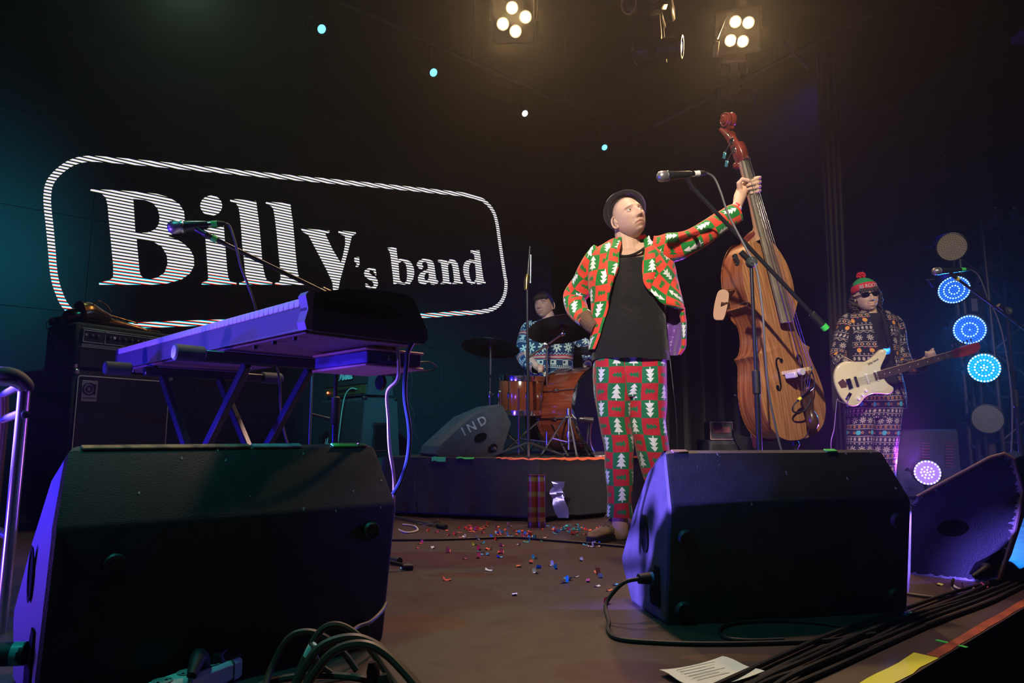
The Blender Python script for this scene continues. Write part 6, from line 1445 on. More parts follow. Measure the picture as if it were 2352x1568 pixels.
MB().tube([rs_-bs*0.09, pd0+e2_*0.03, pd0], [0.009, 0.016, 0.018], 12).build('rest_joint', 'dark_wood', bass)
bx_ = bp_(-0.132, 0.975, -0.06)
o = MB().obox(bx_, (bs*0.45-bn_*0.9).normalized(), (bw*0.97-bs*0.2).normalized(), (bs*0.9+bn_*0.45).normalized(), (0.05, 0.125, 0.016), 0.004)
o = o.build('preamp', 'black_plastic', bass)
for k_ in range(3): MB().obox(bx_+(bw*0.97-bs*0.2).normalized()*(0.035-0.035*k_)-bs*0.006-bn_*-0.002, (bs*0.45-bn_*0.9).normalized(), (bw*0.97-bs*0.2).normalized(), (bs*0.9+bn_*0.45).normalized(), (0.03, 0.018, 0.020), 0.003).build('preamp_button', 'dark_steel', o)

# ------------------------------------------------------------------ microphones and stands
def mic(label, head, tail, rr=0.0255, tape='white_plastic', capsule='mic_grille'):
    d = (tail-head).normalized(); L_ = (tail-head).length
    t = thing('microphone', label, 'microphone', head)
    s = L_/0.20
    g = MB().lathe([(0, -rr), (rr*0.6, -rr*0.85), (rr*0.92, -rr*0.5), (rr, 0), (rr*0.97, rr*0.4), (rr*0.86, rr*0.9)], head, d, 24).build('grille_ball', capsule, t)
    MB().lathe([(rr*0.9, rr*0.85), (rr*1.0, rr*0.9), (rr*0.98, rr*1.15), (rr*0.82, rr*1.3)], head, d, 24).build('grille_ring', 'steel', t)
    MB().lathe([(rr*0.82, rr*1.25), (rr*0.80, rr*1.6), (rr*0.58, L_*0.62), (rr*0.50, L_*0.66)], head, d, 20).build('handle', 'black_tube', t)
    MB().lathe([(rr*0.5, L_*0.655), (rr*0.5, L_*0.72)], head, d, 18).build('connector_shell', 'chrome', t)
    MB().lathe([(rr*0.52, L_*0.72), (rr*0.53, L_*0.84)], head, d, 18).build('tape_band', tape, t)
    MB().lathe([(rr*0.5, L_*0.84), (rr*0.42, L_*0.93), (rr*0.25, L_), (0, L_)], head, d, 16).build('strain_relief', 'rubber', t)
    return t
m, n, l, b = new_mat('mic_grille'); x_, y_, z_ = uvxy(m, 'UV')
k = ((x_*34).fr().lt(0.35)+(y_*420).fr().lt(0.35)).min(1); l.new(mixc(m.node_tree, k, (0.10, 0.10, 0.11), (0.62, 0.62, 0.64)), b.inputs['Base Color']); b.inputs['Metallic'].default_value = 0.8; b.inputs['Roughness'].default_value = 0.35
def boom_stand(label, base, jt, tip, tailp, r=0.0085, tape=None, end=None, clip_at=None, tripod=0.32, grip=True, yaw=0.4):
    t = thing('microphone_stand', label, 'stand', V((base.x, base.y, 0)))
    b0 = V((base.x, base.y, 0))
    mid = b0.lerp(jt, 0.58)
    MB().tube([b0+Z*0.06, mid], 0.0125, 14).build('lower_pole', 'black_tube', t)
    MB().tube([mid, jt], 0.0085, 12).build('upper_pole', 'black_tube', t)
    if grip: MB().tube([mid-Z*0.055, mid-Z*0.05, mid+Z*0.05, mid+Z*0.055], [0.013, 0.018, 0.018, 0.012], 16).build('clutch_grip', 'rubber', t)
    for k_ in range(3):
        a = yaw+2*pi*k_/3; e_ = b0+V((cos(a), sin(a), 0))*tripod+Z*0.012
        lg_ = MB().tube([b0+Z*0.10, b0+Z*0.09+V((cos(a), sin(a), 0))*0.04, e_], 0.008, 8).build('leg', 'black_tube', t)
        MB().tube([e_-V((cos(a), sin(a), 0))*0.03+Z*0.003, e_+V((cos(a), sin(a), 0))*0.012-Z*0.001], 0.0125, 10).build('rubber_tip', 'rubber', lg_)
    MB().lathe([(0.022, 0.06), (0.025, 0.075), (0.025, 0.11), (0.016, 0.125), (0, 0.125)], b0, Z, 16).build('leg_hub', 'black_plastic', t)
    d = (tip-tailp).normalized(); vdir = V((0, -1, 0))
    MB().tube([tailp, tip], r, 12).build('boom', 'black_tube', t)
    j_ = MB().lathe([(0, -0.016), (0.024, -0.016), (0.026, -0.008), (0.026, 0.008), (0.022, 0.016), (0, 0.016)], jt+V((0, -0.008, 0)), vdir, 20).build('boom_clutch', 'clutch_green', t)
    MB().lathe([(0.010, 0.014), (0.011, 0.022), (0, 0.022)], jt+V((0, -0.008, 0)), vdir, 12).build('clutch_bolt', 'steel', j_)
    q = jt+d*0.04; MB().tube([q-d*0.05, q+d*0.03], 0.0135, 12).build('boom_sleeve', 'black_plastic', t)
    if end: 
        MB().tube([tailp-d*0.005, tailp+d*0.07], 0.0165, 14).build('counterweight', 'rubber', t)
        MB().tube([tailp-d*0.030, tailp-d*0.004], 0.0168, 14).build('end_tape', end, t)
    if tape: MB().tube([tip-d*0.03, tip-d*0.012], r*1.5, 12).build('tape_band', tape, t)
    if clip_at is not None:
        MB().tube([tip-d*0.008, tip+d*0.006, tip.lerp(clip_at, 0.6), clip_at], [0.010, 0.012, 0.010, 0.013], 12).build('mic_clip', 'black_plastic', t)
    return t
mat('clutch_green', (0.035, 0.050, 0.045), 0.4, 0.3)
# main vocal stand
YM = 3.05
h_ = P(1521, 405, YM); tl = P(1622, 397, YM+0.05)
mic('silver-headed vocal microphone with a white band above the outstretched arm', h_, tl, 0.0262)
clip = P(1578, 408, YM+0.03)
boom_stand('tall boom microphone stand with a green-taped boom end before the double bass', P(1744, 1040, YM+0.05), P(1725, 603, YM+0.05), P(1592, 432, YM+0.04), P(1888, 745, YM+0.10), 0.0095, None, 'green_tape', clip, 0.34)
cable('grey microphone cable draping from the main microphone down its stand', [tl, P(1640, 408, YM+0.06), P(1655, 440, YM+0.06), P(1672, 490, YM+0.06), P(1700, 545, YM+0.05), P(1716, 575, YM+0.04), P(1738, 620, YM+0.02), P(1752, 720, YM), P(1757, 800, YM), P(1766, 900, YM+0.02), P(1786, 1000, YM+0.05), P(1800, 1060, YM+0.05), P(1800, 1130, YM+0.05), V((P(1800, 1200, YM).x, YM, 0.01))], 0.0052, 'grey_cable')
# keyboard player's microphone
YK = 2.35
h_ = P(401, 522, YK); tl = P(517, 513, YK+0.05)
mic('black vocal microphone with a green band above the stage piano', h_, tl, 0.0245, 'green_tape')
boom_stand('boom microphone stand with a green-taped boom behind the stage piano', P(775, 1000, YK+0.35), P(775, 682, YK+0.35), P(478, 541, YK+0.02), P(850, 722, YK+0.42), 0.0085, 'green_tape', None, P(452, 526, YK+0.02), 0.30)
cable('thin cable hanging from the piano microphone behind the keys', [tl, P(528, 520, YK+0.06), P(541, 560, YK+0.06), P(553, 610, YK+0.07), P(568, 650, YK+0.1), P(585, 700, YK+0.15), P(600, 760, YK+0.4), P(640, 860, YK+0.5), P(655, 1000, YK+0.6), V((P(660, 1100, YK).x, YK+0.6, 0.01))], 0.0045, 'grey_cable')
# guitarist's microphone
YG = 4.15
h_ = P(2150, 623, YG); tl = P(2228, 618, YG+0.05)
mic('scuffed vocal microphone with a green band beside the blue lamps', h_, tl, 0.0245, 'green_tape')
boom_stand('boom microphone stand with a yellow-taped boom beside the blue lamps', P(2345, 1040, YG+0.1), P(2312, 715, YG+0.1), P(2193, 636, YG+0.02), P(2400, 790, YG+0.15), 0.0085, 'yellow_tape', None, P(2183, 624, YG+0.02), 0.30)
cable('grey cable looping from the lamp-side microphone to its stand', [tl, P(2245, 630, YG+0.06), P(2258, 655, YG+0.06), P(2268, 685, YG+0.07), P(2280, 705, YG+0.08), P(2300, 760, YG+0.08), P(2318, 860, YG+0.08), P(2325, 980, YG+0.08), V((P(2330, 1100, YG).x, YG+0.1, 0.01))], 0.0045, 'grey_cable')
# short stand in front of the guitar stack
YS = 4.75
t = thing('microphone_stand', 'short straight microphone stand before the guitar amplifier stack', 'stand', V((P(713, 1000, YS).x, YS, 0)))
tp_ = P(717, 850, YS); bt_ = V((P(711, 1010, YS).x, YS, 0.0))
MB().tube([bt_+Z*0.02, tp_], 0.012, 12).build('pole', 'steel', t)
MB().lathe([(0.13, 0), (0.13, 0.012), (0.03, 0.025), (0, 0.025)], bt_, Z, 28).build('round_base', 'dark_steel', t)
MB().lathe([(0, -0.015), (0.026, -0.015), (0.028, 0.012), (0, 0.015)], tp_+V((0.008, 0, 0.0)), V((0.3, -1, 0)), 18).build('clutch_knob', 'clutch_green', t)
MB().tube([P(712, 950, YS+0.02), P(735, 956, YS+0.05), P(757, 962, YS+0.08)], [0.010, 0.011, 0.014], 10).build('clip_arm', 'dark_steel', t)
# tall pencil microphone stand at the drums
YD = 4.62
t = thing('microphone_stand', 'tall straight stand with a pencil microphone rising before the drums', 'stand', V((P(1214, 1040, YD).x, YD, RZ)))
MB().tube([V((P(1214, 1040, YD).x, YD, RZ)), P(1212, 800, YD)], 0.011, 12).build('lower_pole', 'black_tube', t)
MB().tube([P(1212, 800, YD), P(1211, 655, YD)], 0.009, 12).build('upper_pole', 'black_tube', t)
MB().tube([P(1209, 665, YD), P(1210, 640, YD), P(1213, 630, YD)], [0.016, 0.018, 0.012], 12).build('swivel', 'brass', t)
MB().tube([P(1212, 640, YD), P(1215, 600, YD), P(1217.5, 566, YD)], [0.010, 0.009, 0.006], 10).build('boom_tip', 'black_tube', t)
MB().tube([P(1218.5, 650, YD-0.02), P(1219.5, 585, YD-0.02)], 0.007, 10).build('pencil_microphone', 'steel', t)
for k_ in range(3):
    a = 0.5+2*pi*k_/3; q = V((P(1214, 1040, YD).x, YD, RZ)); MB().tube([q+Z*0.10, q+V((cos(a), sin(a), 0))*0.28+Z*0.01], 0.008, 8).build('leg', 'steel', t)

# ------------------------------------------------------------------ electric guitar
eg0 = P(1992, 868, GY-0.33); gx = (P(2236, 797, GY-0.42)-P(1940, 882, GY-0.30)).normalized(); gn = (V((-0.05, -1, -0.10))-gx*V((-0.05, -1, -0.10)).dot(gx)).normalized(); gy = gn.cross(gx); gy = gy if gy.z > 0 else -gy
eg = thing('electric_guitar', 'cream electric guitar with a red-brown headstock slung on the guitarist', 'guitar', eg0)
def gp(x, y, z): return eg0+gx*x+gy*y+gn*z
bo = [(-0.225, 0.0), (-0.215, 0.075), (-0.175, 0.135), (-0.11, 0.155), (-0.04, 0.130), (0.02, 0.115), (0.08, 0.135), (0.140, 0.165), (0.172, 0.150), (0.160, 0.118), (0.118, 0.070), (0.098, 0.035), (0.100, -0.030), (0.115, -0.075), (0.140, -0.110), (0.130, -0.135), (0.095, -0.145), (0.04, -0.125), (-0.01, -0.112), (-0.06, -0.122), (-0.12, -0.160), (-0.175, -0.150), (-0.212, -0.085)]
bo = [tuple(q) for q in cat([list(q) for q in bo], 4, True)]
gb = MB(); nb = len(bo); rings = []
for z, s_ in ((-0.022, 0.94), (-0.020, 0.98), (-0.012, 1.0), (0.012, 1.0), (0.018, 0.985), (0.0205, 0.96)): rings.append([gp(x*s_, y*s_, z) for x, y in bo])
vs = [p for r in rings for p in r]; gb.add(vs, [(i*nb+j, i*nb+(j+1) % nb, (i+1)*nb+(j+1) % nb, (i+1)*nb+j) for i in range(5) for j in range(nb)]+[tuple(range(nb)), tuple(range(5*nb, 6*nb))])
mat('cream_lacquer', (0.62, 0.55, 0.36), 0.25, coat=0.6); mat('pickguard', (0.60, 0.56, 0.42), 0.35); mat('rosewood', (0.06, 0.025, 0.015), 0.5); mat('red_lacquer', (0.32, 0.03, 0.03), 0.3, coat=0.5)
gb.build('guitar_body', 'cream_lacquer', eg, 40)
pgd = [(-0.06, 0.03), (0.0, 0.085), (0.10, 0.115), (0.115, 0.10), (0.09, 0.04), (0.092, -0.035), (0.11, -0.085), (0.08, -0.115), (0.02, -0.105), (-0.06, -0.105), (-0.12, -0.125), (-0.13, -0.10), (-0.08, -0.05)]
MB().prism([tuple(q) for q in cat([list(q) for q in pgd], 3, True)], gp(0, 0, 0.0208), gx, gy, gn, 0, 0.0022).build('pickguard', 'pickguard', eg)
NL = (P(2180, 806, GY-0.40)-eg0).dot(gx)
MB().prism([(0.08, -0.028), (0.08, 0.028), (NL, 0.021), (NL, -0.021)], gp(0, 0, 0.0), gx, gy, gn, 0.006, 0.026).build('neck', 'maple_pale', eg)
fbg = MB().prism([(0.04, -0.028), (0.04, 0.028), (NL, 0.021), (NL, -0.021)], gp(0, 0, 0.0), gx, gy, gn, 0.026, 0.032).build('fingerboard', 'rosewood', eg)
sc_l = NL+0.19
for k_ in range(1, 21):
    x = NL-sc_l*(1-2**(-k_/12)); 
    if x > 0.05: MB().obox(gp(x, 0, 0.033), gx, gy, gn, (0.0022, 0.045, 0.002)).build('fret', 'steel', fbg)
for k_ in (3, 5, 7, 9, 12, 15, 17):
    x = NL-sc_l*(1-2**(-(k_-0.5)/12)); MB().lathe([(0.0035, 0), (0.0035, 0.0012), (0, 0.0012)], gp(x, 0, 0.0315), gn, 10).build('inlay', 'white_plastic', fbg)
hs = [(0, -0.022), (0.02, -0.030), (0.05, -0.034), (0.10, -0.036), (0.155, -0.030), (0.185, -0.010), (0.186, 0.018), (0.170, 0.034), (0.05, 0.030), (0.02, 0.026), (0, 0.022)]
MB().prism([(NL+x, y-0.002) for x, y in [tuple(q) for q in cat([list(q) for q in hs], 3, True)]], gp(0, 0, 0), gx, gy, gn, 0.006, 0.022).build('headstock', 'red_lacquer', eg)
for k_ in range(6):
    c = gp(NL+0.022+0.025*k_, 0.036, 0.012); tn = MB().tube([c, c+gy*0.016], 0.0025, 6).build('tuner', 'chrome', eg); MB().obox(c+gy*0.022, gx, gy, gn, (0.010, 0.014, 0.006), 0.002).build('tuner_button', 'chrome', tn)
    s_ = 0.018-0.0072*k_; MB().tube([gp(NL+0.022+0.025*k_, 0.02-0.002*k_, 0.024), gp(NL, s_*0.95, 0.036), gp(-0.13, s_*1.35, 0.038)], 0.0009, 5).build('string', 'string_steel', eg)
for x in (-0.085, -0.01, 0.055): MB().obox(gp(x, 0, 0.026), gx, gy, gn, (0.018, 0.075, 0.012), 0.004).build('pickup', 'white_plastic' if x > -0.05 else 'black_plastic', eg)
MB().obox(gp(-0.135, 0, 0.026), gx, gy, gn, (0.034, 0.075, 0.012), 0.003).build('bridge', 'chrome', eg)
for x, y in ((-0.045, -0.075), (-0.075, -0.098), (-0.108, -0.115)): MB().lathe([(0.012, 0), (0.011, 0.010), (0.007, 0.014), (0, 0.014)], gp(x, y, 0.022), gn, 16).build('knob', 'white_plastic', eg)
MB().obox(gp(0.0, -0.085, 0.026), gx, gy, gn, (0.004, 0.004, 0.012)).build('switch_lever', 'white_plastic', eg)
MB().obox(gp(-0.165, -0.085, 0.021), (gx*0.7+gy*0.7).normalized(), (gy*0.7-gx*0.7).normalized(), gn, (0.060, 0.026, 0.006), 0.003).build('jack_plate', 'chrome', eg)
MB().prism([(-0.205, 0.03), (-0.165, 0.045), (-0.150, 0.01), (-0.158, -0.02), (-0.195, -0.015)], gp(0, 0, 0.0205), gx, gy, gn, 0, 0.0012).build('sticker', mat('sticker_brown', (0.07, 0.025, 0.02), 0.4), eg)
stk = MB().prism([(0.02, 0.078), (0.02, 0.104), (0.105, 0.135), (0.11, 0.118)], gp(0, 0, 0.0232), gx, gy, gn, 0, 0.0008).build('name_sticker', 'cream_lacquer', eg)
text_mesh('Billy band', 0.020, gp(0.026, 0.086, 0.0245), (gx*0.96+gy*0.22).normalized(), (gy*0.96-gx*0.22).normalized(), gn, 0.0003, 0, 0.0004).build('lettering', 'black_plastic', stk)
MB().tube([gp(0.165, 0.145, -0.01), P(2044, 800, GY-0.20), P(2030, 750, GY-0.16), P(2024, 722, GY-0.06), P(2020, 714, GY+0.06)], 0.022, 10, 6, True, 0.14, V((0, -1, 0))).build('strap', 'black_plastic', eg)
cable('thin guitar cable hanging from the cream guitar to the floor', [gp(-0.165, -0.085, 0.025), gp(-0.20, -0.12, 0.04), gp(-0.23, -0.10, 0.0), P(1922, 920, GY-0.3), P(1916, 980, GY-0.3), P(1910, 1040, GY-0.3), V((P(1905, 1100, GY).x, GY-0.3, 0.01))], 0.003, 'grey_cable')

# ------------------------------------------------------------------ drum kit
wood('shell_burst', (0.13, 0.026, 0.010), (0.21, 0.050, 0.016), 14, 0.15, 1.0, 1)
mat('drum_head', (0.62, 0.60, 0.55), 0.5); mat('cymbal_bronze', (0.035, 0.022, 0.030), 0.35, 0.9, vary=0.3, vscale=10)
def drum(name, label, c, axis, r, h, lugs=8, head='drum_head', feet=None, hoop='chrome', cat_='drum'):
    axis = V(axis).normalized(); t = thing(name, label, cat_, V((c.x, c.y, min(c.z, RZ+0.0) if False else c.z)))
    MB().lathe([(r*0.97, 0.012), (r, 0.02), (r, h-0.02), (r*0.97, h-0.012)], c, axis, 40).build('shell', 'shell_burst', t)
    e = (V((1, 0, 0)) if abs(axis.x) < 0.8 else V((0, 1, 0))); e = (e-axis*e.dot(axis)).normalized(); g = axis.cross(e)
    for hz, hd_n in ((0.0, 'bottom_hoop'), (h, 'top_hoop')):
        MB().lathe([(r*1.0, -0.018), (r*1.045, -0.018), (r*1.05, 0), (r*1.045, 0.018), (r*1.0, 0.018)], c+axis*hz, axis, 40).build('hoop', hoop, t)
        MB().lathe([(0.0, 0.004*(1 if hz else -1)), (r*0.98, 0.004*(1 if hz else -1)), (r*1.0, 0.0)], c+axis*hz, axis, 40).build('skin', head if hz else 'drum_head', t)
    for k_ in range(lugs):
        a = 2*pi*k_/lugs+0.2; q = c+(e*cos(a)+g*sin(a))*(r*1.04)
        MB().tube([q+axis*0.0, q+axis*h], 0.0045, 6).build('tension_rod', 'chrome', t)
        MB().tube([q+axis*(h*0.5-0.03), q+axis*(h*0.5-0.02), q+axis*(h*0.5+0.02), q+axis*(h*0.5+0.03)], [0.006, 0.011, 0.011, 0.006], 8).build('lug', 'chrome', t)
    return t
YT = 5.05
tc_ = P(1197, 945, YT); tr = (P(1252, 900, YT).x-P(1148, 900, YT).x)/2
t = drum('floor_tom', 'brown sunburst tom drum with chrome hoops, beside the tall pencil mike stand', tc_, (0.03, -0.10, 1), tr*0.98, P(1197, 868, YT).z-tc_.z, 8)
for a in (0.4, 2.5, 4.6):
    q = tc_+V((cos(a), sin(a), 0))*tr*1.06; MB().tube([q+Z*0.16, V((q.x, q.y, RZ+0.01))], 0.007, 8).build('leg', 'chrome', t)
bdc = P(1345, 942, 5.05); bax = V((0.62, -0.78, 0.0)).normalized(); bh = 0.42; br_ = bdc.z-RZ-0.02
drum('bass_drum', 'large red-brown bass drum lying on its side behind the tree-print trousers', bdc-bax*bh*0.5, bax, br_, bh, 10, 'bd_head' if mat('bd_head', (0.02, 0.07, 0.08), 0.4) else None, hoop='chrome')
sc_ = P(1322, 891, 5.46); drum('snare_drum', 'small brown snare drum with chrome rims above the bass drum', sc_, (0.10, -0.12, 1), 0.165, 0.125, 8)
def stand_tripod(t, b0, top, mt='chrome', spread=0.30, rot=0.3, r=0.011):
    MB().tube([b0+Z*0.05, b0.lerp(top, 0.55)], r, 12).build('lower_tube', mt, t); MB().tube([b0.lerp(top, 0.5), top], r*0.75, 12).build('upper_tube', mt, t)
    c = b0.lerp(top, 0.55); MB().lathe([(r*1.7, -0.02), (r*1.9, 0), (r*1.7, 0.025), (0, 0.025)], c, (top-b0), 14).build('height_clamp', mt, t)
    MB().tube([c, c+V((0.03, -0.02, 0))], 0.006, 8).build('wing_bolt', mt, t)
    hb_ = b0+Z*0.30
    for k_ in range(3):
        a = rot+2*pi*k_/3; e_ = b0+V((cos(a), sin(a), 0))*spread+Z*0.012
        lg_ = MB().tube([hb_, e_], 0.0085, 8).build('leg', mt, t); MB().tube([b0+Z*0.10, hb_.lerp(e_, 0.6)], 0.005, 6).build('brace', mt, lg_); MB().ball(e_, 0.014, 10).build('rubber_foot', 'rubber', lg_)
    MB().lathe([(r*1.6, -0.02), (r*1.6, 0.03), (0, 0.03)], hb_, Z, 12).build('leg_collar', mt, t)
def cymbal(t, c, ax, r):
    MB().lathe([(0.012, 0.026), (0.025, 0.026), (0.040, 0.018), (0.052, 0.008), (r*0.5, 0.0), (r, -0.016), (r, -0.018), (r*0.5, -0.002), (0.05, 0.006), (0.012, 0.022), (0.012, 0.026)], c, ax, 48).build('cymbal', 'cymbal_bronze', t)
    MB().lathe([(0.014, -0.02), (0.016, 0.0), (0.010, 0.05), (0, 0.052)], c, ax, 12).build('wing_nut', 'chrome', t)
YC = 5.15
t = thing('cymbal_stand', 'dark crash cymbal on a chrome stand beside the video wall', 'cymbal', V((P(1126, 1000, YC).x, YC, RZ)))
cp = P(1127, 795, YC); stand_tripod(t, V((P(1124, 1000, YC).x, YC, RZ)), cp, 'chrome'); cymbal(t, cp, V((0.10, 0.23, 1)), 0.222)
MB().tube([P(1124, 862, YC), P(1135, 868, YC-0.02)], 0.011, 8).build('wing_bolt', 'chrome', t)
YC2 = 5.0
t = thing('cymbal_stand', 'violet-lit crash cymbal tilted on a chrome boom stand before the drummer', 'cymbal', V((P(1256, 1000, YC2).x, YC2, RZ)))
b0 = V((P(1256, 1000, YC2).x, YC2, RZ)); jt = P(1256, 792, YC2); stand_tripod(t, b0, jt, 'chrome', 0.34, 0.9)
cp = P(1292, 766, YC2-0.05); MB().tube([P(1212, 822, YC2+0.02), jt, cp], 0.009, 10).build('boom_arm', 'chrome', t)
MB().lathe([(0, -0.022), (0.026, -0.022), (0.028, 0.01), (0, 0.022)], jt, V((0.2, -1, 0)), 16).build('boom_clamp', 'chrome', t); MB().ball(cp, 0.022, 12).build('tilter', 'chrome', t)
cymbal(t, P(1292, 752, YC2-0.05), V((-0.10, 0.28, 1)), 0.262)
t = thing('hi_hat_stand', 'chrome hi-hat stand with a small cymbal pair beside the drummer', 'cymbal', V((P(1366, 1000, 5.28).x, 5.28, RZ)))
b0 = V((P(1366, 1000, 5.28).x, 5.28, RZ)); stand_tripod(t, b0, P(1366, 790, 5.28), 'chrome', 0.25, 0.2)
for dz in (0, 0.03): MB().lathe([(0.010, 0.014), (0.03, 0.012), (0.05, 0.0), (0.17, -0.012), (0.17, -0.014), (0.05, -0.002), (0.010, 0.010)], P(1366, 806, 5.28)+Z*dz, Z, 36).build('cymbal', 'cymbal_bronze', t)
MB().tube([P(1366, 800, 5.28), P(1366, 780, 5.28)], [0.024, 0.016], 12).build('clutch', 'chrome', t)
t = thing('microphone_stand', 'low chrome stand holding a black microphone at the bass drum', 'stand', V((P(1307, 1045, 4.72).x, 4.72, RZ)))
b0 = V((P(1307, 1045, 4.72).x, 4.72, RZ)); stand_tripod(t, b0, P(1306, 958, 4.72), 'steel', 0.2, 0.7, 0.010); MB().tube([P(1300, 958, 4.72), P(1340, 962, 4.70)], 0.010, 10).build('boom', 'dark_steel', t); MB().tube([P(1340, 962, 4.70), P(1362, 965, 4.70)], [0.016, 0.022], 12).build('microphone_head', 'black_plastic', t)
t = thing('kick_pedal', 'curved chrome pedal frame standing before the bass drum', 'pedal', V((P(1372, 1040, 4.75).x, 4.75, RZ)))
MB().tube([P(1358, 970, 4.75), P(1356, 1010, 4.74), P(1366, 1040, 4.73), V((P(1385, 1045, 4.7).x, 4.72, RZ+0.01))], 0.006, 8, 5).build('hoop_arm', 'chrome', t); MB().obox(V((P(1376, 1045, 4.72).x, 4.72, RZ+0.02)), V((1, 0, 0)), V((0, 1, 0.1)).normalized(), Z, (0.09, 0.24, 0.012), 0.004).build('footboard', 'steel', t)
t = thing('drum_stool', 'round black drum stool under the drummer', 'stool', V((P(1265, 900, DY+0.1).x, DY+0.1, RZ)))
q = V((P(1265, 900, DY).x, DY+0.08, RZ)); MB().lathe([(0, 0.36), (0.16, 0.36), (0.17, 0.39), (0.16, 0.43), (0, 0.44)], q, Z, 24).build('seat', 'black_plastic', t); stand_tripod(t, q, q+Z*0.36, 'chrome', 0.24)
for k_, (a, b_) in enumerate(((P(1238, 850, DY-0.45), P(1270, 872, DY-0.75)), (P(1350, 842, DY-0.42), P(1330, 868, DY-0.62)))):
    tag(MB().tube([a, a.lerp(b_, 0.8), b_.lerp(a, 0.05), b_], [0.007, 0.006, 0.005, 0.004], 8).build('drumstick', 'maple_pale'), ('wooden drumstick in the drummer hand over the tom', 'wooden drumstick in the drummer hand over the snare')[k_], 'drumstick')
# stencilled wedge monitor on the riser
im = P(1002, 1049, 4.66); 
t = thing('stage_monitor', 'grey wedge monitor with white stencilled letters, on the drum riser', 'speaker', V((im.x, im.y, RZ)))
ex_ = V((0.92, 0.40, 0)).normalized(); en_ = V((ex_.y, -ex_.x, 0)); o_ = V((im.x, im.y, RZ))
pr = [(0.0, 0.02), (0.02, 0.0), (0.40, 0.0), (0.455, 0.03), (0.52, 0.22), (0.46, 0.335), (0.43, 0.345), (0.25, 0.27), (0.02, 0.07)]
sc_f = (P(1166, 1000, 4.72).x-P(995, 1000, 4.66).x)/0.52/ex_.x
pr = [(a*sc_f, z*sc_f*1.0) for a, z in pr]
MB().prism(pr, o_, ex_, Z, en_, -0.42, 0.0).build('cabinet', 'cab_grey', t, 25)
h = MB().lathe([(0.040, 0), (0.044, 0.004), (0.034, 0.004), (0.032, 0.001), (0, 0.001)], (0, 0, 0), Z, 22)
h.v = [o_+(ex_*(0.30+q.x*1.0-q.y*0.2)+Z*(0.125+q.y*0.6+q.x*0.42))*sc_f+en_*q.z for q in h.v]; h.build('carry_hole', 'void_black', t)
h = MB().lathe([(0.030, 0), (0.034, 0.004), (0.027, 0.004), (0.025, 0.001), (0, 0.001)], (0, 0, 0), Z, 22)
h.v = [o_+(ex_*(0.385+q.x)+Z*(0.055+q.y*0.8+q.x*0.3))*sc_f+en_*q.z for q in h.v]; h.build('connector_cup', 'void_black', t)
MB().tube([o_+(ex_*0.385+Z*0.05)*sc_f+en_*0.004, o_+(ex_*0.395+Z*0.055)*sc_f+en_*0.03], 0.012, 10).build('plug', 'steel', t)
td = (ex_*0.88+Z*0.47).normalized(); tu = (Z*0.88-ex_*0.47).normalized()
bt = text_mesh('I N D', 0.085, o_+(ex_*0.185+Z*0.135)*sc_f+en_*0.0015, td, tu, en_, 0.0006, 0, 0.002); bt.build('lettering', 'white_wear', t)

# ------------------------------------------------------------------ lamps in the grid
mat('lamp_warm', (0.9, 0.8, 0.6), 0.4, emit=(1.0, 0.72, 0.36), estr=10)
mat('lamp_blue', (0.7, 0.8, 0.9), 0.4, emit=(0.12, 0.60, 1.0), estr=2.6)
mat('lamp_white', (0.7, 0.8, 0.9), 0.4, emit=(0.75, 0.92, 1.0), estr=3)
mat('lens_blue', (0.3, 0.5, 0.7), 0.3, emit=(0.10, 0.45, 1.0), estr=2.2)
mat('fixture_black', (0.030, 0.026, 0.022), 0.4, 0.3, bump=0.1, bscale=80)
mat('fixture_glass', (0.01, 0.012, 0.014), 0.1)
def blinder(label, lamps, Y, rl):
    cs = [P(x, y, Y) for x, y in lamps]; c = sum(cs, V((0, 0, 0)))/4
    f = (V((0, 0, CAM_H))-c).normalized(); f = (f*0.9+V((0, -0.2, -0.1))).normalized()
    o_ = V((0, 0, CAM_H)); cs = [o_+(q-o_)*((c-o_).dot(f)/(q-o_).dot(f)) for q in cs]     # all four lamps on one tilted face
    t = thing('blinder_light', label, 'stage light', c)
    ex = f.cross(Z).normalized(); ez = ex.cross(f)
    MB().obox(c-f*0.075, ex, f, ez, (0.40, 0.10, 0.40), 0.02).build('housing', 'fixture_black', t)
    MB().tube([c-f*0.08-ex*0.21, c-f*0.10-ex*0.21+Z*0.22, c-f*0.10+ex*0.21+Z*0.22, c-f*0.08+ex*0.21], 0.010, 8).build('yoke', 'fixture_black', t)
    MB().tube([c-f*0.10+Z*0.22, c-f*0.10+Z*0.55], 0.018, 10).build('hanger', 'fixture_black', t)
    for q in cs:
        lp = MB().lathe([(rl*1.35, 0.012), (rl*1.35, -0.03), (rl*1.02, -0.03), (rl*1.05, 0.0), (rl*1.2, 0.012), (rl*1.35, 0.012)], q, f, 28).build('lamp_ring', 'fixture_black', t)
        MB().lathe([(rl, -0.004), (rl*0.9, 0.004), (rl*0.5, 0.010), (0, 0.012)], q, f, 24).build('lamp_glass', 'lamp_warm', lp)
    return c, f
BLA = blinder('four-lamp warm blinder hanging over the drum riser', ((1176, 18), (1207, 39), (1155, 55), (1184, 72)), 5.6, 0.046)
BLB = blinder('four-lamp warm blinder hanging behind the bass scroll', ((1689, 50), (1719, 52), (1678, 93), (1706, 95)), 5.9, 0.046)
SPOTS = ((738, 66, 10.0, 'lamp_blue'), (995, 166, 9.0, 'lamp_blue'), (1205, 260, 7.0, 'lamp_white'), (1388, 338, 6.5, 'lamp_blue'))
spp = []
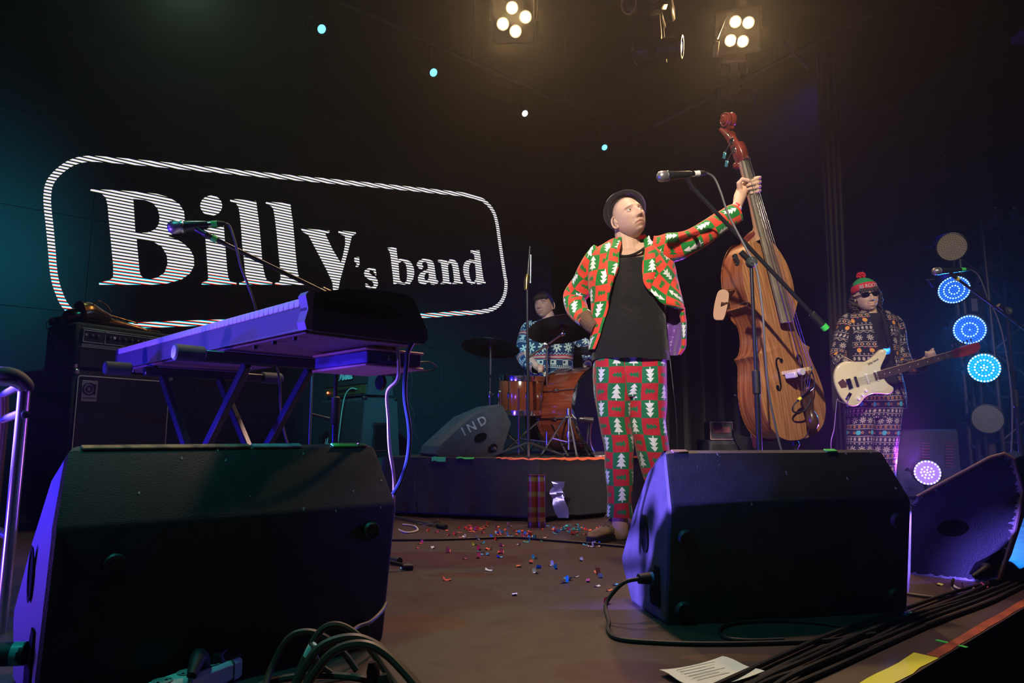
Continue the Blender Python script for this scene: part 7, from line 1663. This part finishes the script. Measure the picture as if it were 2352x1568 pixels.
LABS = ('round blue-white spotlight on the pipe over the rounded logo frame', 'blue-white spotlight on the pipe between the logo and the riser blinder', 'small cold white spotlight on the pipe above the drummer', 'smallest blue spotlight at the far end of the lamp pipe')
for (px, py, rp, mt), lb in zip(SPOTS, LABS):
    c = onplane(px, py, SCR-0.75); r_ = rp/FPX*(c.y)*1.08; spp.append(c)
    f = (V((0, 0, CAM_H))-c).normalized()*0.75+U*0.35-Z*0.1; f.normalize()
    t = thing('spotlight', lb, 'stage light', c)
    MB().lathe([(r_*1.3, 0.02), (r_*1.4, 0.0), (r_*1.5, -0.12), (r_*1.2, -0.20), (r_*0.6, -0.24), (0, -0.245)], c, f, 24, None, True).build('can', 'fixture_black', t)
    MB().lathe([(r_, 0.008), (r_*0.6, 0.012), (0, 0.014)], c, f, 20).build('lens', mt, t)
    MB().tube([c-f*0.10, c-f*0.12+Z*0.12, c-f*0.12+Z*0.30], 0.010, 8).build('yoke', 'fixture_black', t)
a_, b_ = spp[0]+Z*0.33, spp[3]+Z*0.33; d_ = (b_-a_).normalized()
t = thing('lighting_pipe', 'long black lamp pipe carrying the small spotlights above the video wall', 'pipe', a_)
MB().tube([a_-d_*3.5, b_+d_*3.0], 0.026, 12).build('tube', 'fixture_black', t)
for k_ in range(5): q = a_+d_*(k_*1.3-1); MB().tube([q, V((q.x, q.y, 4.98))], 0.006, 6).build('drop_cable', 'steel', t)
def moving_head(label, c, f, s=1.0, lens='lens_blue'):
    t = thing('moving_head_light', label, 'stage light', c); f = V(f).normalized(); ex = f.cross(Z).normalized(); ez = ex.cross(f)
    MB().lathe([(0, -0.20*s), (0.075*s, -0.20*s), (0.095*s, -0.17*s), (0.10*s, -0.04*s), (0.082*s, 0.04*s), (0.078*s, 0.15*s), (0.088*s, 0.16*s), (0.088*s, 0.19*s), (0.075*s, 0.19*s), (0.07*s, 0.17*s)], c, f, 28).build('head', 'fixture_black', t)
    MB().obox(c-f*0.10*s-ez*0.02*s, f, ex, ez, (0.20*s, 0.215*s, 0.15*s), 0.03*s).build('rear_cover', 'fixture_black', t)
    MB().lathe([(0.07*s, 0.172*s), (0.04*s, 0.182*s), (0, 0.186*s)], c, f, 24).build('lens', lens, t)
    y_ = MB()
    for sd in (-1, 1): y_.hull([c+ex*(sd*0.125*s+q*0.016*s)+f*(a*s)+Z*(b*s) for q in (-1, 1) for a, b in ((-0.05, -0.05), (0.05, -0.05), (0.035, 0.26), (-0.035, 0.26))])
    y_.obox(c+Z*0.27*s, ex, f, Z, (0.30*s, 0.10*s, 0.05*s), 0.015*s); y_.build('yoke', 'fixture_black', t)
    for sd in (-1, 1): MB().lathe([(0.05*s, 0), (0.045*s, 0.018*s), (0, 0.02*s)], c+ex*sd*0.14*s, ex*sd, 18).build('pivot_cap', 'fixture_black', t)
    MB().obox(c+Z*0.36*s, ex, f, Z, (0.28*s, 0.26*s, 0.13*s), 0.02*s).build('base', 'fixture_black', t)
    MB().tube([c+Z*0.42*s, c+Z*0.55*s], 0.02*s, 10).build('clamp', 'fixture_black', t)
moving_head('moving head light with a blue lens hanging between the two blinders', P(1512, 112, 5.2), V((0.93, -0.34, -0.12)), 1.02)
moving_head('moving head light with a dark lens, hanging above the blue-lensed one', P(1478, 8, 4.9), V((-0.75, -0.5, -0.35)), 0.9, 'fixture_glass')
moving_head('dim moving head light hanging straight under the far blinder', P(1690, 222, 6.4), V((0.93, -0.34, -0.12)), 1.0, 'lens_white') if mat('lens_white', (0.4, 0.4, 0.45), 0.3, emit=(0.75, 0.8, 1.0), estr=0.35) else None
t = thing('bracket_plate', 'pale drilled metal plate hanging beside the far blinder', 'bracket', P(1644, 113, 5.7))
MB().obox(P(1644, 113, 5.7), V((0.97, 0.2, 0.1)).normalized(), V((-0.2, 0.97, 0)).normalized(), V((0.16, 0, 0.98)).normalized(), (0.050, 0.004, 0.15), 0.001).build('plate', mat('plate_grey', (0.40, 0.36, 0.30), 0.5, 0.4), t)
for q in ((1640, 98), (1648, 100), (1636, 126), (1644, 128)): MB().lathe([(0.004, 0), (0.004, 0.003), (0, 0.003)], P(q[0], q[1], 5.69), V((0, -1, 0)), 8).build('hole', 'void_black', t)
MB().tube([P(1648, 90, 5.7), P(1660, 60, 5.8), P(1672, 30, 5.9)], 0.004, 6, 3).build('safety_wire', 'steel', t)
def pipe(label, a, b, r=0.024, mt='fixture_black'):
    o = MB().tube([a, b], r, 12).build('lighting_pipe', mt); return tag(o, label, 'pipe')
mat('pipe_brown', (0.10, 0.07, 0.05), 0.5, 0.4)
pipe('brown ceiling pipe slanting behind the far blinder', P(1500, 290, 7.0), P(2010, 30, 6.2), 0.026, 'pipe_brown')
pipe('short brown strut crossing the slanting ceiling pipe', P(1798, 95, 6.0), P(1856, 158, 6.0), 0.016, 'pipe_brown')
pipe('dark ceiling pipe sloping down towards the side truss', P(1990, 200, 7.2), P(2300, 462, 8.0), 0.022, 'pipe_brown')
pipe('long dark ceiling beam above the side truss', P(2070, 20, 6.0), P(2420, 330, 7.0), 0.05, 'ceiling_black')
t = thing('cable_swag', 'slack dark cable sagging under the ceiling beside the beam', 'cable', P(2250, 20, 6.4)); MB().tube([P(2150, 15, 6.4), P(2200, 30, 6.4), P(2250, 28, 6.4), P(2295, -5, 6.4)], 0.010, 8, 5).build('cable', 'pipe_brown', t)
t = thing('spotlight', 'violet-lit box lamp hanging over the side truss', 'stage light', P(2350, 85, 6.0))
MB().obox(P(2350, 85, 6.0), V((1, 0, 0)), V((0, 1, 0)), Z, (0.14, 0.16, 0.07), 0.012).build('housing', mat('violet_lit_case', (0.20, 0.08, 0.30), 0.4), t); MB().tube([P(2350, 70, 6.0), P(2350, 20, 6.0)], 0.012, 8).build('yoke', 'fixture_black', t)  # violet light falling on the housing is painted into its colour
# drape leg behind the guitarist
rows = []
for y_, xl, xr in ((118, 1878, 1926), (300, 1886, 1932), (500, 1896, 1940), (700, 1906, 1948), (900, 1916, 1956), (1085, 1925, 1962)):
    rows.append([P(xl+(xr-xl)*j/14, y_, 6.7+0.03*sin(j*1.6)) for j in range(15)])
rows2 = [[p+V((0, 0.05, 0)) for p in r] for r in rows]
b = MB().loft(rows, closed=False); b.loft(rows2, closed=False); b.loft([[r[0] for r in rows], [r[0] for r in rows2]], closed=False); b.loft([[r[-1] for r in rows], [r[-1] for r in rows2]], closed=False)
tag(b.build('leg_curtain', mat('curtain_brown', (0.075, 0.060, 0.055), 0.9, bump=0.2, bscale=90)), 'narrow brown-black leg curtain hanging behind the guitarist', 'curtain')

# ------------------------------------------------------------------ round LED lamps on a pole
def par(label, px, py, rp, Y, f, lens, lit=None, bright=None, dots=7, group=None):
    c = P(px, py, Y); r = rp/FPX*Y*1.0; f = V(f).normalized(); ex = f.cross(Z).normalized(); ez = ex.cross(f)
    t = thing('led_par', label, 'stage light', c, group)
    MB().lathe([(r*1.0, 0.012), (r*1.06, 0.010), (r*1.08, -0.05), (r*1.04, -0.14), (r*0.7, -0.22), (0, -0.225)], c, f, 32, None, True).build('can', 'fixture_black', t)
    MB().lathe([(r*1.0, 0.0), (r*0.99, 0.005), (0, 0.006)], c, f, 32).build('lens_plate', lens, t)
    y_ = [c+ex*sd*r*1.15+ez*0.0-f*0.06 for sd in (-1, 1)]
    MB().tube([y_[0], y_[0]-f*0.10+Z*0.02, y_[0]-f*0.26, y_[1]-f*0.26, y_[1]-f*0.10+Z*0.02, y_[1]], 0.008, 8).build('yoke', 'fixture_black', t)
    b0, b1 = MB(), MB()
    k = 0
    for ring in range(dots):
        rr = r*0.93*ring/(dots-1); nn = max(1, int(2*pi*ring*0.95))
        for j in range(nn):
            a = 2*pi*j/nn+ring*0.3; q = c+ex*(rr*cos(a))+ez*(rr*sin(a))
            on = lit is not None and ring in lit
            (b1 if on else b0).lathe([(r*0.052*(1.15 if on else 0.8), 0.005), (r*0.04, 0.009), (0, 0.011)], q, f, 8)
    if b0.v: o = b0.build('led_array', bright[0] if bright else lens+'_dot', t); o['kind'] = 'stuff'
    if b1.v: o = b1.build('led_array_lit', bright[1], t); o['kind'] = 'stuff'
    return c, f, r
mat('lens_tan', (0.42, 0.36, 0.20), 0.35); mat('lens_tan_dot', (0.65, 0.58, 0.34), 0.25)
mat('lens_grey', (0.16, 0.16, 0.19), 0.35); mat('lens_grey_dot', (0.40, 0.40, 0.44), 0.2)
mat('led_face', (0.05, 0.15, 0.5), 0.3, emit=(0.01, 0.12, 0.85), estr=0.75); mat('led_mid', (0.1, 0.3, 0.6), 0.3, emit=(0.02, 0.24, 1.0), estr=0.9); mat('led_on', (0.6, 0.8, 1.0), 0.3, emit=(0.34, 0.70, 1.0), estr=1.7)
mat('led_face_c', (0.05, 0.3, 0.6), 0.3, emit=(0.0, 0.30, 1.0), estr=1.1); mat('led_mid_c', (0.1, 0.4, 0.7), 0.3, emit=(0.0, 0.5, 1.0), estr=1.8); mat('led_on_c', (0.6, 0.9, 1.0), 0.3, emit=(0.42, 0.95, 1.0), estr=4)
mat('led_face_v', (0.2, 0.1, 0.6), 0.3, emit=(0.14, 0.08, 1.0), estr=2.2); mat('led_on_v', (0.8, 0.8, 1.0), 0.3, emit=(0.62, 0.66, 1.0), estr=14)
PF = V((-0.42, -1, -0.06)); YP = 6.0
par('unlit round LED lamp with a tan lens, topmost on the pole', 2186, 567, 32, YP, V((-0.30, -1, -0.30)), 'lens_tan')
L1 = par('blue LED lamp just under the lamp-side microphone', 2191, 665, 34, YP, V((-0.30, -0.9, -0.55)), 'led_face', (2, 4, 6), ('led_mid', 'led_on'))
L2 = par('blue LED lamp between the two other lit lamps on the pole', 2227, 757, 34, YP, V((-0.40, -1, -0.20)), 'led_face', (0, 3, 6), ('led_mid', 'led_on'))
L3 = par('brightest cyan LED lamp, lowest of the lit ones on the pole', 2260, 845, 33, YP, PF, 'led_face_c', (0, 1, 3, 5), ('led_mid_c', 'led_on_c'), 6)
par('unlit grey round LED lamp under the brightest lamp', 2268, 962, 32, YP, V((-0.35, -1, 0.05)), 'lens_grey')
L4 = par('violet-white LED lamp on the floor beside the battered wedge monitor', 2130, 1085, 27, 5.2, V((-0.42, -1, 0.0)), 'led_face_v', (0, 1, 2, 4), ('led_face_v', 'led_on_v'), 5)
q0 = P(2245, 1000, YP+0.34); t = thing('lamp_pole', 'dark upright pole carrying the column of round LED lamps', 'stand', V((q0.x, q0.y, 0)))
MB().tube([V((q0.x, q0.y, 0.02)), V((q0.x-0.02, q0.y, 2.45))], 0.022, 12).build('pole', 'fixture_black', t); MB().lathe([(0.25, 0), (0.25, 0.014), (0.05, 0.03), (0, 0.03)], V((q0.x, q0.y, 0)), Z, 28).build('base_plate', 'fixture_black', t)
for yy in (567, 665, 757, 845, 962): c = P(2225, yy, YP+0.28); MB().tube([V((q0.x, q0.y, c.z)), V((q0.x-0.10, q0.y-0.04, c.z))], 0.014, 8).build('side_arm', 'fixture_black', t)
q0 = L4[0]; t = thing('floor_bracket', 'small black floor bracket under the violet-white LED lamp', 'bracket', V((q0.x, q0.y+0.1, 0))); MB().obox(V((q0.x+0.03, q0.y+0.10, 0.008)), V((1, 0, 0)), V((0, 1, 0)), Z, (0.22, 0.24, 0.016), 0.004).build('plate', 'fixture_black', t); MB().tube([V((q0.x+0.06, q0.y+0.14, 0.015)), V((q0.x+0.06, q0.y+0.14, q0.z-0.08))], 0.012, 8).build('upright', 'fixture_black', t)
# ------------------------------------------------------------------ side truss
YR = 7.0
t = thing('side_truss', 'dark lattice truss tower with diagonal bars beyond the LED lamps', 'truss', V((P(2300, 1000, YR).x, YR, 0)))
mat('truss_alu', (0.16, 0.13, 0.13), 0.4, 0.6)
tx0, tx1 = P(2272, 700, YR).x, P(2272, 700, YR).x+0.55; zt_ = P(2272, 512, YR).z
for x in (tx0, tx1):
    for yy in (YR, YR+0.5): MB().tube([V((x, yy, 0.0)), V((x, yy, zt_))], 0.024, 10).build('chord', 'truss_alu', t)
nz_ = 6
for k_ in range(nz_):
    z0, z1 = zt_*k_/nz_, zt_*(k_+1)/nz_
    MB().tube([V((tx0, YR, z0+0.02)), V((tx1, YR, z1))] if k_ % 2 else [V((tx1, YR, z0+0.02)), V((tx0, YR, z1))], 0.011, 8).build('diagonal', 'truss_alu', t)
    MB().tube([V((tx0, YR, z0+0.02)), V((tx0, YR+0.5, z1))], 0.011, 8).build('diagonal', 'truss_alu', t)
    MB().tube([V((tx0, YR, z1)), V((tx1, YR, z1))], 0.011, 8).build('rung', 'truss_alu', t)
MB().tube([P(2268, 520, YR-0.02), P(2352, 500, YR-0.5), P(2420, 486, YR-0.9)], 0.028, 10).build('top_beam', 'truss_alu', t)
for px in (2288, 2330):
    c = P(px, 492, YR-0.2); k_ = MB().obox(c, V((1, 0, 0)), V((0, 1, 0)), Z, (0.07, 0.06, 0.10), 0.012).build('clamp', 'truss_alu', t); MB().ball(c+Z*0.07, 0.022, 10).build('clamp_bolt', 'chrome', k_)
MB().tube([P(2270, 640, YR), P(2200, 590, YR+0.2)], 0.010, 8).build('cable_arm', 'truss_alu', t)
t = thing('equipment_panel', 'grey switch panel on a dark box beside the lamp pole', 'box', P(2238, 700, 6.9)); MB().obox(P(2236, 702, 6.9), V((1, 0, 0)), V((0, 1, 0)), Z, (0.16, 0.12, 0.30), 0.01).build('case', 'fixture_black', t); MB().obox(P(2238, 700, 6.83), V((1, 0, 0)), V((0, 1, 0)), Z, (0.065, 0.01, 0.13), 0.004).build('panel', mat('panel_grey', (0.22, 0.19, 0.20), 0.5), t); MB().tube([P(2236, 720, 6.95), V((P(2236, 720, 6.95).x, 6.95, 0.0))], 0.02, 10).build('post', 'fixture_black', t)
# ------------------------------------------------------------------ gear behind the bass and guitarist
YB = 5.9
mat('case_navy', (0.02, 0.02, 0.035), 0.5, bump=0.3, bscale=200); mat('vent_red', (0.14, 0.035, 0.05), 0.5)
q0 = P(2072, 1000, 5.75); t = thing('amplifier_case', 'dark amplifier case with slatted vents beside the violet LED lamp', 'case', V((q0.x, 5.95, 0)))
x0, x1, zt_ = P(2062, 1000, 5.7).x, P(2212, 1000, 5.7).x, P(2130, 985, 5.7).z
MB().box(((x0+x1)/2, 6.0, zt_/2+0.01), (x1-x0, 0.5, zt_-0.02), None, 0.015).build('case', 'case_navy', t)
for px in (2126, 2182):
    for k_ in range(9): c = P(px, 1018+6.6*k_, 5.74); MB().box((c.x, 5.745, c.z), (0.075, 0.012, 0.010), None, 0.002).build('vent_slat', 'vent_red', t)
MB().obox(P(2198, 948, 6.2), V((1, 0, 0)), V((0, 1, 0)), Z, (0.05, 0.02, 0.04), 0.004).build('marker', 'vent_red', t) if False else None
q0 = P(1690, 1000, YB); t = thing('amplifier_cabinet', 'dim violet-lit speaker cabinet on the floor behind the double bass', 'amplifier', V((q0.x, YB+0.2, 0)))
x0, x1 = P(1628, 1010, YB).x, P(1790, 1010, YB).x; zt_ = P(1690, 1010, YB).z
MB().box(((x0+x1)/2, YB+0.2, zt_/2+0.005), (x1-x0, 0.4, zt_-0.01), None, 0.012).build('cabinet', 'case_navy', t); MB().box(((x0+x1)/2, YB-0.002, zt_/2), (x1-x0-0.06, 0.012, zt_-0.08), None, 0.004).build('grille', 'grille_cloth', t)
c = P(1657, 988, YB); t = thing('practice_amplifier', 'small pink-lit amplifier head on the dim cabinet behind the double bass', 'amplifier', V((c.x, YB+0.1, zt_)))
hh_ = P(1657, 968, YB).z-zt_
MB().box((c.x, YB+0.1, zt_+hh_/2+0.001), (0.19, 0.2, hh_-0.004), None, 0.008).build('case', 'case_navy', t); MB().box((c.x, YB-0.002, zt_+hh_*0.55), (0.15, 0.008, hh_*0.35), None, 0.002).build('control_panel', 'vent_red', t)
e_ = [V((c.x+sx*0.095, YB-0.003, zt_+hh_*q)) for sx, q in ((-1, 0.03), (-1, 0.97), (1, 0.97), (1, 0.03))]; MB().tube(e_+[e_[0]], 0.004, 6).build('edge_trim', 'module_pink', t)
MB().tube([V((c.x-0.04, YB, zt_+hh_-0.002)), V((c.x-0.03, YB, zt_+hh_+0.012)), V((c.x+0.03, YB, zt_+hh_+0.012)), V((c.x+0.04, YB, zt_+hh_-0.002))], 0.004, 6).build('handle', 'dark_steel', t)
def stand_guitar(label, nut, foot, bodymt, tuners=True, wbody=0.16):
    d = (nut-foot).normalized(); L_ = (nut-foot).length; s_ = d.cross(V((0, 1, 0))).normalized(); n_ = s_.cross(d)
    if n_.y > 0: n_ = -n_
    t = thing('electric_guitar', label, 'guitar', V((foot.x, foot.y, 0)))
    def q(a, b, z): return foot+s_*a+d*b+n_*z
    ol = [tuple(v) for v in cat([list(v) for v in ((0, 0.02), (0.11, 0.03), (wbody, 0.12), (0.13, 0.22), (0.11, 0.28), (0.145, 0.36), (0.15, 0.44), (0.10, 0.40), (0.04, 0.37), (-0.04, 0.37), (-0.09, 0.41), (-0.14, 0.48), (-0.15, 0.40), (-0.115, 0.28), (-0.13, 0.22), (-wbody, 0.12), (-0.11, 0.03))], 3, True)]
    MB().prism(ol, foot, s_, d, n_, -0.02, 0.02).build('guitar_body', bodymt, t, 40)
    MB().prism([(-0.028, 0.34), (0.028, 0.34), (0.022, L_), (-0.022, L_)], foot, s_, d, n_, 0.004, 0.026).build('neck', 'maple_pale', t)
    fb = MB().prism([(-0.028, 0.30), (0.028, 0.30), (0.022, L_), (-0.022, L_)], foot, s_, d, n_, 0.026, 0.031).build('fingerboard', 'red_lacquer', t)
    for k_ in range(1, 18): b = L_-0.64*(1-2**(-k_/12)); MB().obox(q(0, b, 0.032), s_, d, n_, (0.045, 0.003, 0.002)).build('fret', 'steel', fb)
    MB().prism([(-0.022, L_), (-0.045, L_+0.03), (-0.045, L_+0.18), (0.0, L_+0.20), (0.030, L_+0.17), (0.022, L_)], foot, s_, d, n_, 0.002, 0.018).build('headstock', 'maple_pale', t)
    for k_ in range(6): c = q(-0.050, L_+0.035+0.025*k_, 0.01); k2 = MB().tube([c, c-s_*0.016], 0.003, 6).build('tuner', 'chrome', t); MB().obox(c-s_*0.022, s_, d, n_, (0.014, 0.012, 0.006), 0.002).build('tuner_button', 'chrome', k2)
    for k_ in range(6): MB().tube([q(-0.015+0.006*k_, L_+0.03+0.02*k_, 0.03), q(-0.02+0.008*k_, 0.14, 0.034)], 0.001, 4).build('string', 'string_steel', t)
    return t
YE = 4.9
stand_guitar('dark guitar on a stand, its headstock showing beside the bass body', P(1722, 905, YE), V((P(1758, 1100, YE).x, YE+0.12, 0.16)), 'black_plastic')
t = thing('guitar_stand', 'dark metal guitar stand with a forked neck clamp behind the bass', 'stand', V((P(1705, 1100, YE).x, YE+0.05, 0)))
ftp = P(1697, 912, YE+0.08); fbt = V((P(1722, 1100, YE).x, YE+0.25, 0.02)); MB().tube([ftp, fbt], 0.009, 10).build('pole', 'dark_steel', t)
MB().tube([P(1688, 907, YE), ftp, P(1712, 900, YE+0.02), P(1722, 895, YE-0.03)], 0.006, 8, 4).build('neck_fork', 'steel', t)
for k_ in (-1, 1): MB().tube([fbt+Z*0.10, V((fbt.x+0.18*k_, fbt.y-0.34, 0.01))], 0.009, 8).build('leg', 'dark_steel', t)
MB().tube([fbt+Z*0.10, V((fbt.x, fbt.y+0.20, 0.01))], 0.009, 8).build('leg', 'dark_steel', t)
stand_guitar('black guitar with a white-blue fretboard leaning low behind the bass body', P(1742, 925, YE+0.45), V((P(1764, 1110, YE+0.45).x, YE+0.55, 0.10)), 'black_plastic')
t = thing('bass_stand', 'low dark metal stand under the double bass', 'stand', V((P(1835, 1100, 3.75).x, 3.78, 0)))
q0 = V((P(1840, 1100, 3.8).x, 3.82, 0)); 
for a in (0.3, 2.4, 4.5): MB().tube([q0+Z*0.42, q0+V((cos(a)*0.22, sin(a)*0.22, 0.01))], 0.010, 8).build('leg', 'dark_steel', t)
MB().tube([q0+Z*0.40+V((-0.14, -0.05, 0)), q0+Z*0.43, q0+Z*0.40+V((0.14, 0.05, 0))], 0.012, 8).build('cradle', 'dark_steel', t)
for px in (1795, 1890): MB().obox(P(px, 1012, 4.9), V((1, 0, 0)), V((0, 1, 0)), Z, (0.1, 0.02, 0.012), 0.003).build('shelf_edge', 'vent_red', t) if False else None
cable('fine cable hanging against the dark drape beside the tree-print trousers', [P(1536, 800, 5.4), P(1545, 880, 5.4), P(1553, 960, 5.4), P(1556, 1030, 5.4), V((P(1557, 1060, 5.4).x, 5.4, 0.01))], 0.004, 'grey_cable')

# ------------------------------------------------------------------ paper confetti
CC = {'orange': (0.80, 0.14, 0.07), 'blue': (0.05, 0.42, 0.85), 'white': (0.75, 0.72, 0.85), 'pink': (0.80, 0.10, 0.40), 'teal': (0.04, 0.50, 0.45), 'red': (0.55, 0.02, 0.03), 'yellow': (0.60, 0.70, 0.12)}
for k_, c in CC.items(): mat('confetti_'+k_, c, 0.6)
rnd = random.Random(21)
protos = {}
def piece(colr, px, py, s=1.0):
    v_ = rnd.randrange(4); key = (colr, v_)
    if key not in protos:
        a, bnd = 0.011+0.003*v_, 0.35+0.35*v_; w_ = 0.008
        rows = [[V((-a*cos(bnd), -w_, a*sin(bnd)*0.9+0.001)), V((-a*cos(bnd), w_, a*sin(bnd)*1.1+0.001))], [V((-a*0.3, -w_, 0.0012)), V((-a*0.3, w_, 0.0008))], [V((a*0.4, -w_, 0.0008)), V((a*0.4, w_*0.8, 0.0014))], [V((a, -w_*0.8, 0.003+0.002*v_)), V((a, w_, 0.004))]]
        b = MB().loft(rows, closed=False); b.loft([[p-Z*0.0004 for p in r] for r in rows], closed=False)
        o = b.build('confetti_piece', 'confetti_'+colr); protos[key] = o
    else:
        o = protos[key].copy(); col.objects.link(o)
    q = F(px, py, 0.001); o.location = q; s *= rnd.uniform(0.8, 1.25); o.scale = (s, s, s); o.rotation_euler = (rnd.uniform(-0.12, 0.12), rnd.uniform(-0.12, 0.12), rnd.uniform(0, 6.28))
    near = 'by the battered wedge monitor' if px > 1900 else ('in the strip before the drum riser' if py < 1236 else 'on the open floor between the wedge monitors')
    tag(o, 'small %s paper confetti scrap %s' % (colr, near), 'confetti', '%s confetti %s' % (colr, near))
fixed = [('white', 995, 1259), ('orange', 1029, 1268), ('red', 958, 1259), ('orange', 1026, 1332), ('white', 1127, 1310), ('white', 1182, 1366), ('pink', 1067, 1283), ('blue', 1108, 1273), ('blue', 1120, 1274), ('orange', 1117, 1262), ('orange', 1124, 1261), ('pink', 1100, 1262), ('blue', 1104, 1267), ('blue', 1147, 1280), ('orange', 1148, 1270), ('orange', 1152, 1254), ('yellow', 1088, 1251), ('teal', 1109, 1248), ('blue', 1227, 1282), ('orange', 1220, 1292), ('orange', 1192, 1301), ('white', 1267, 1298), ('blue', 1237, 1303), ('blue', 1276, 1305), ('white', 1229, 1315), ('white', 1335, 1287), ('blue', 1300, 1337), ('blue', 1305, 1331), ('white', 1323, 1325), ('orange', 1373, 1317), ('white', 1380, 1325), ('pink', 1351, 1335), ('white', 1371, 1346), ('blue', 1413, 1343), ('orange', 1398, 1356), ('red', 1393, 1385), ('blue', 934, 1306), ('teal', 1212, 1245), ('white', 1192, 1251), ('orange', 967, 1248), ('orange', 1100, 1280), ('orange', 1152, 1270),
         ('yellow', 2157, 1343), ('white', 2207, 1352), ('pink', 2258, 1350), ('white', 2240, 1358), ('pink', 2266, 1346), ('white', 2252, 1366), ('teal', 2085, 1408), ('blue', 2078, 1412), ('white', 2236, 1350)]
for c_, x, y in fixed: piece(c_, x, y)
for ctr, n_, cs in (((1085, 1214), 20, ('orange', 'orange', 'orange', 'pink', 'red')), ((1125, 1216), 6, ('orange', 'red')), ((1150, 1229), 16, ('blue', 'orange', 'orange', 'blue', 'red')), ((1200, 1228), 16, ('orange', 'blue', 'orange', 'orange')), ((1310, 1214), 16, ('teal',)), ((1290, 1222), 8, ('teal', 'orange', 'blue')), ((1345, 1220), 14, ('orange', 'red', 'orange')), ((1265, 1214), 8, ('orange', 'blue', 'red')), ((1030, 1224), 6, ('orange',)), ((1365, 1250), 12, ('blue', 'white', 'orange', 'blue')), ((1220, 1238), 8, ('blue', 'teal', 'white', 'orange')), ((1090, 1237), 5, ('pink', 'blue', 'white'))):
    for k_ in range(n_): piece(rnd.choice(cs), ctr[0]+rnd.gauss(0, 15), min(1290, max(1203, ctr[1]+rnd.gauss(0, 4.5))), 0.9)

for n_ in ('lit_rows', 'lamp_warm', 'lamp_blue', 'lamp_white', 'lens_blue', 'lens_white', 'red_led', 'led_face', 'led_mid', 'led_on', 'led_face_c', 'led_mid_c', 'led_on_c', 'led_face_v', 'led_on_v'):
    MATS[n_].cycles.emission_sampling = 'NONE'
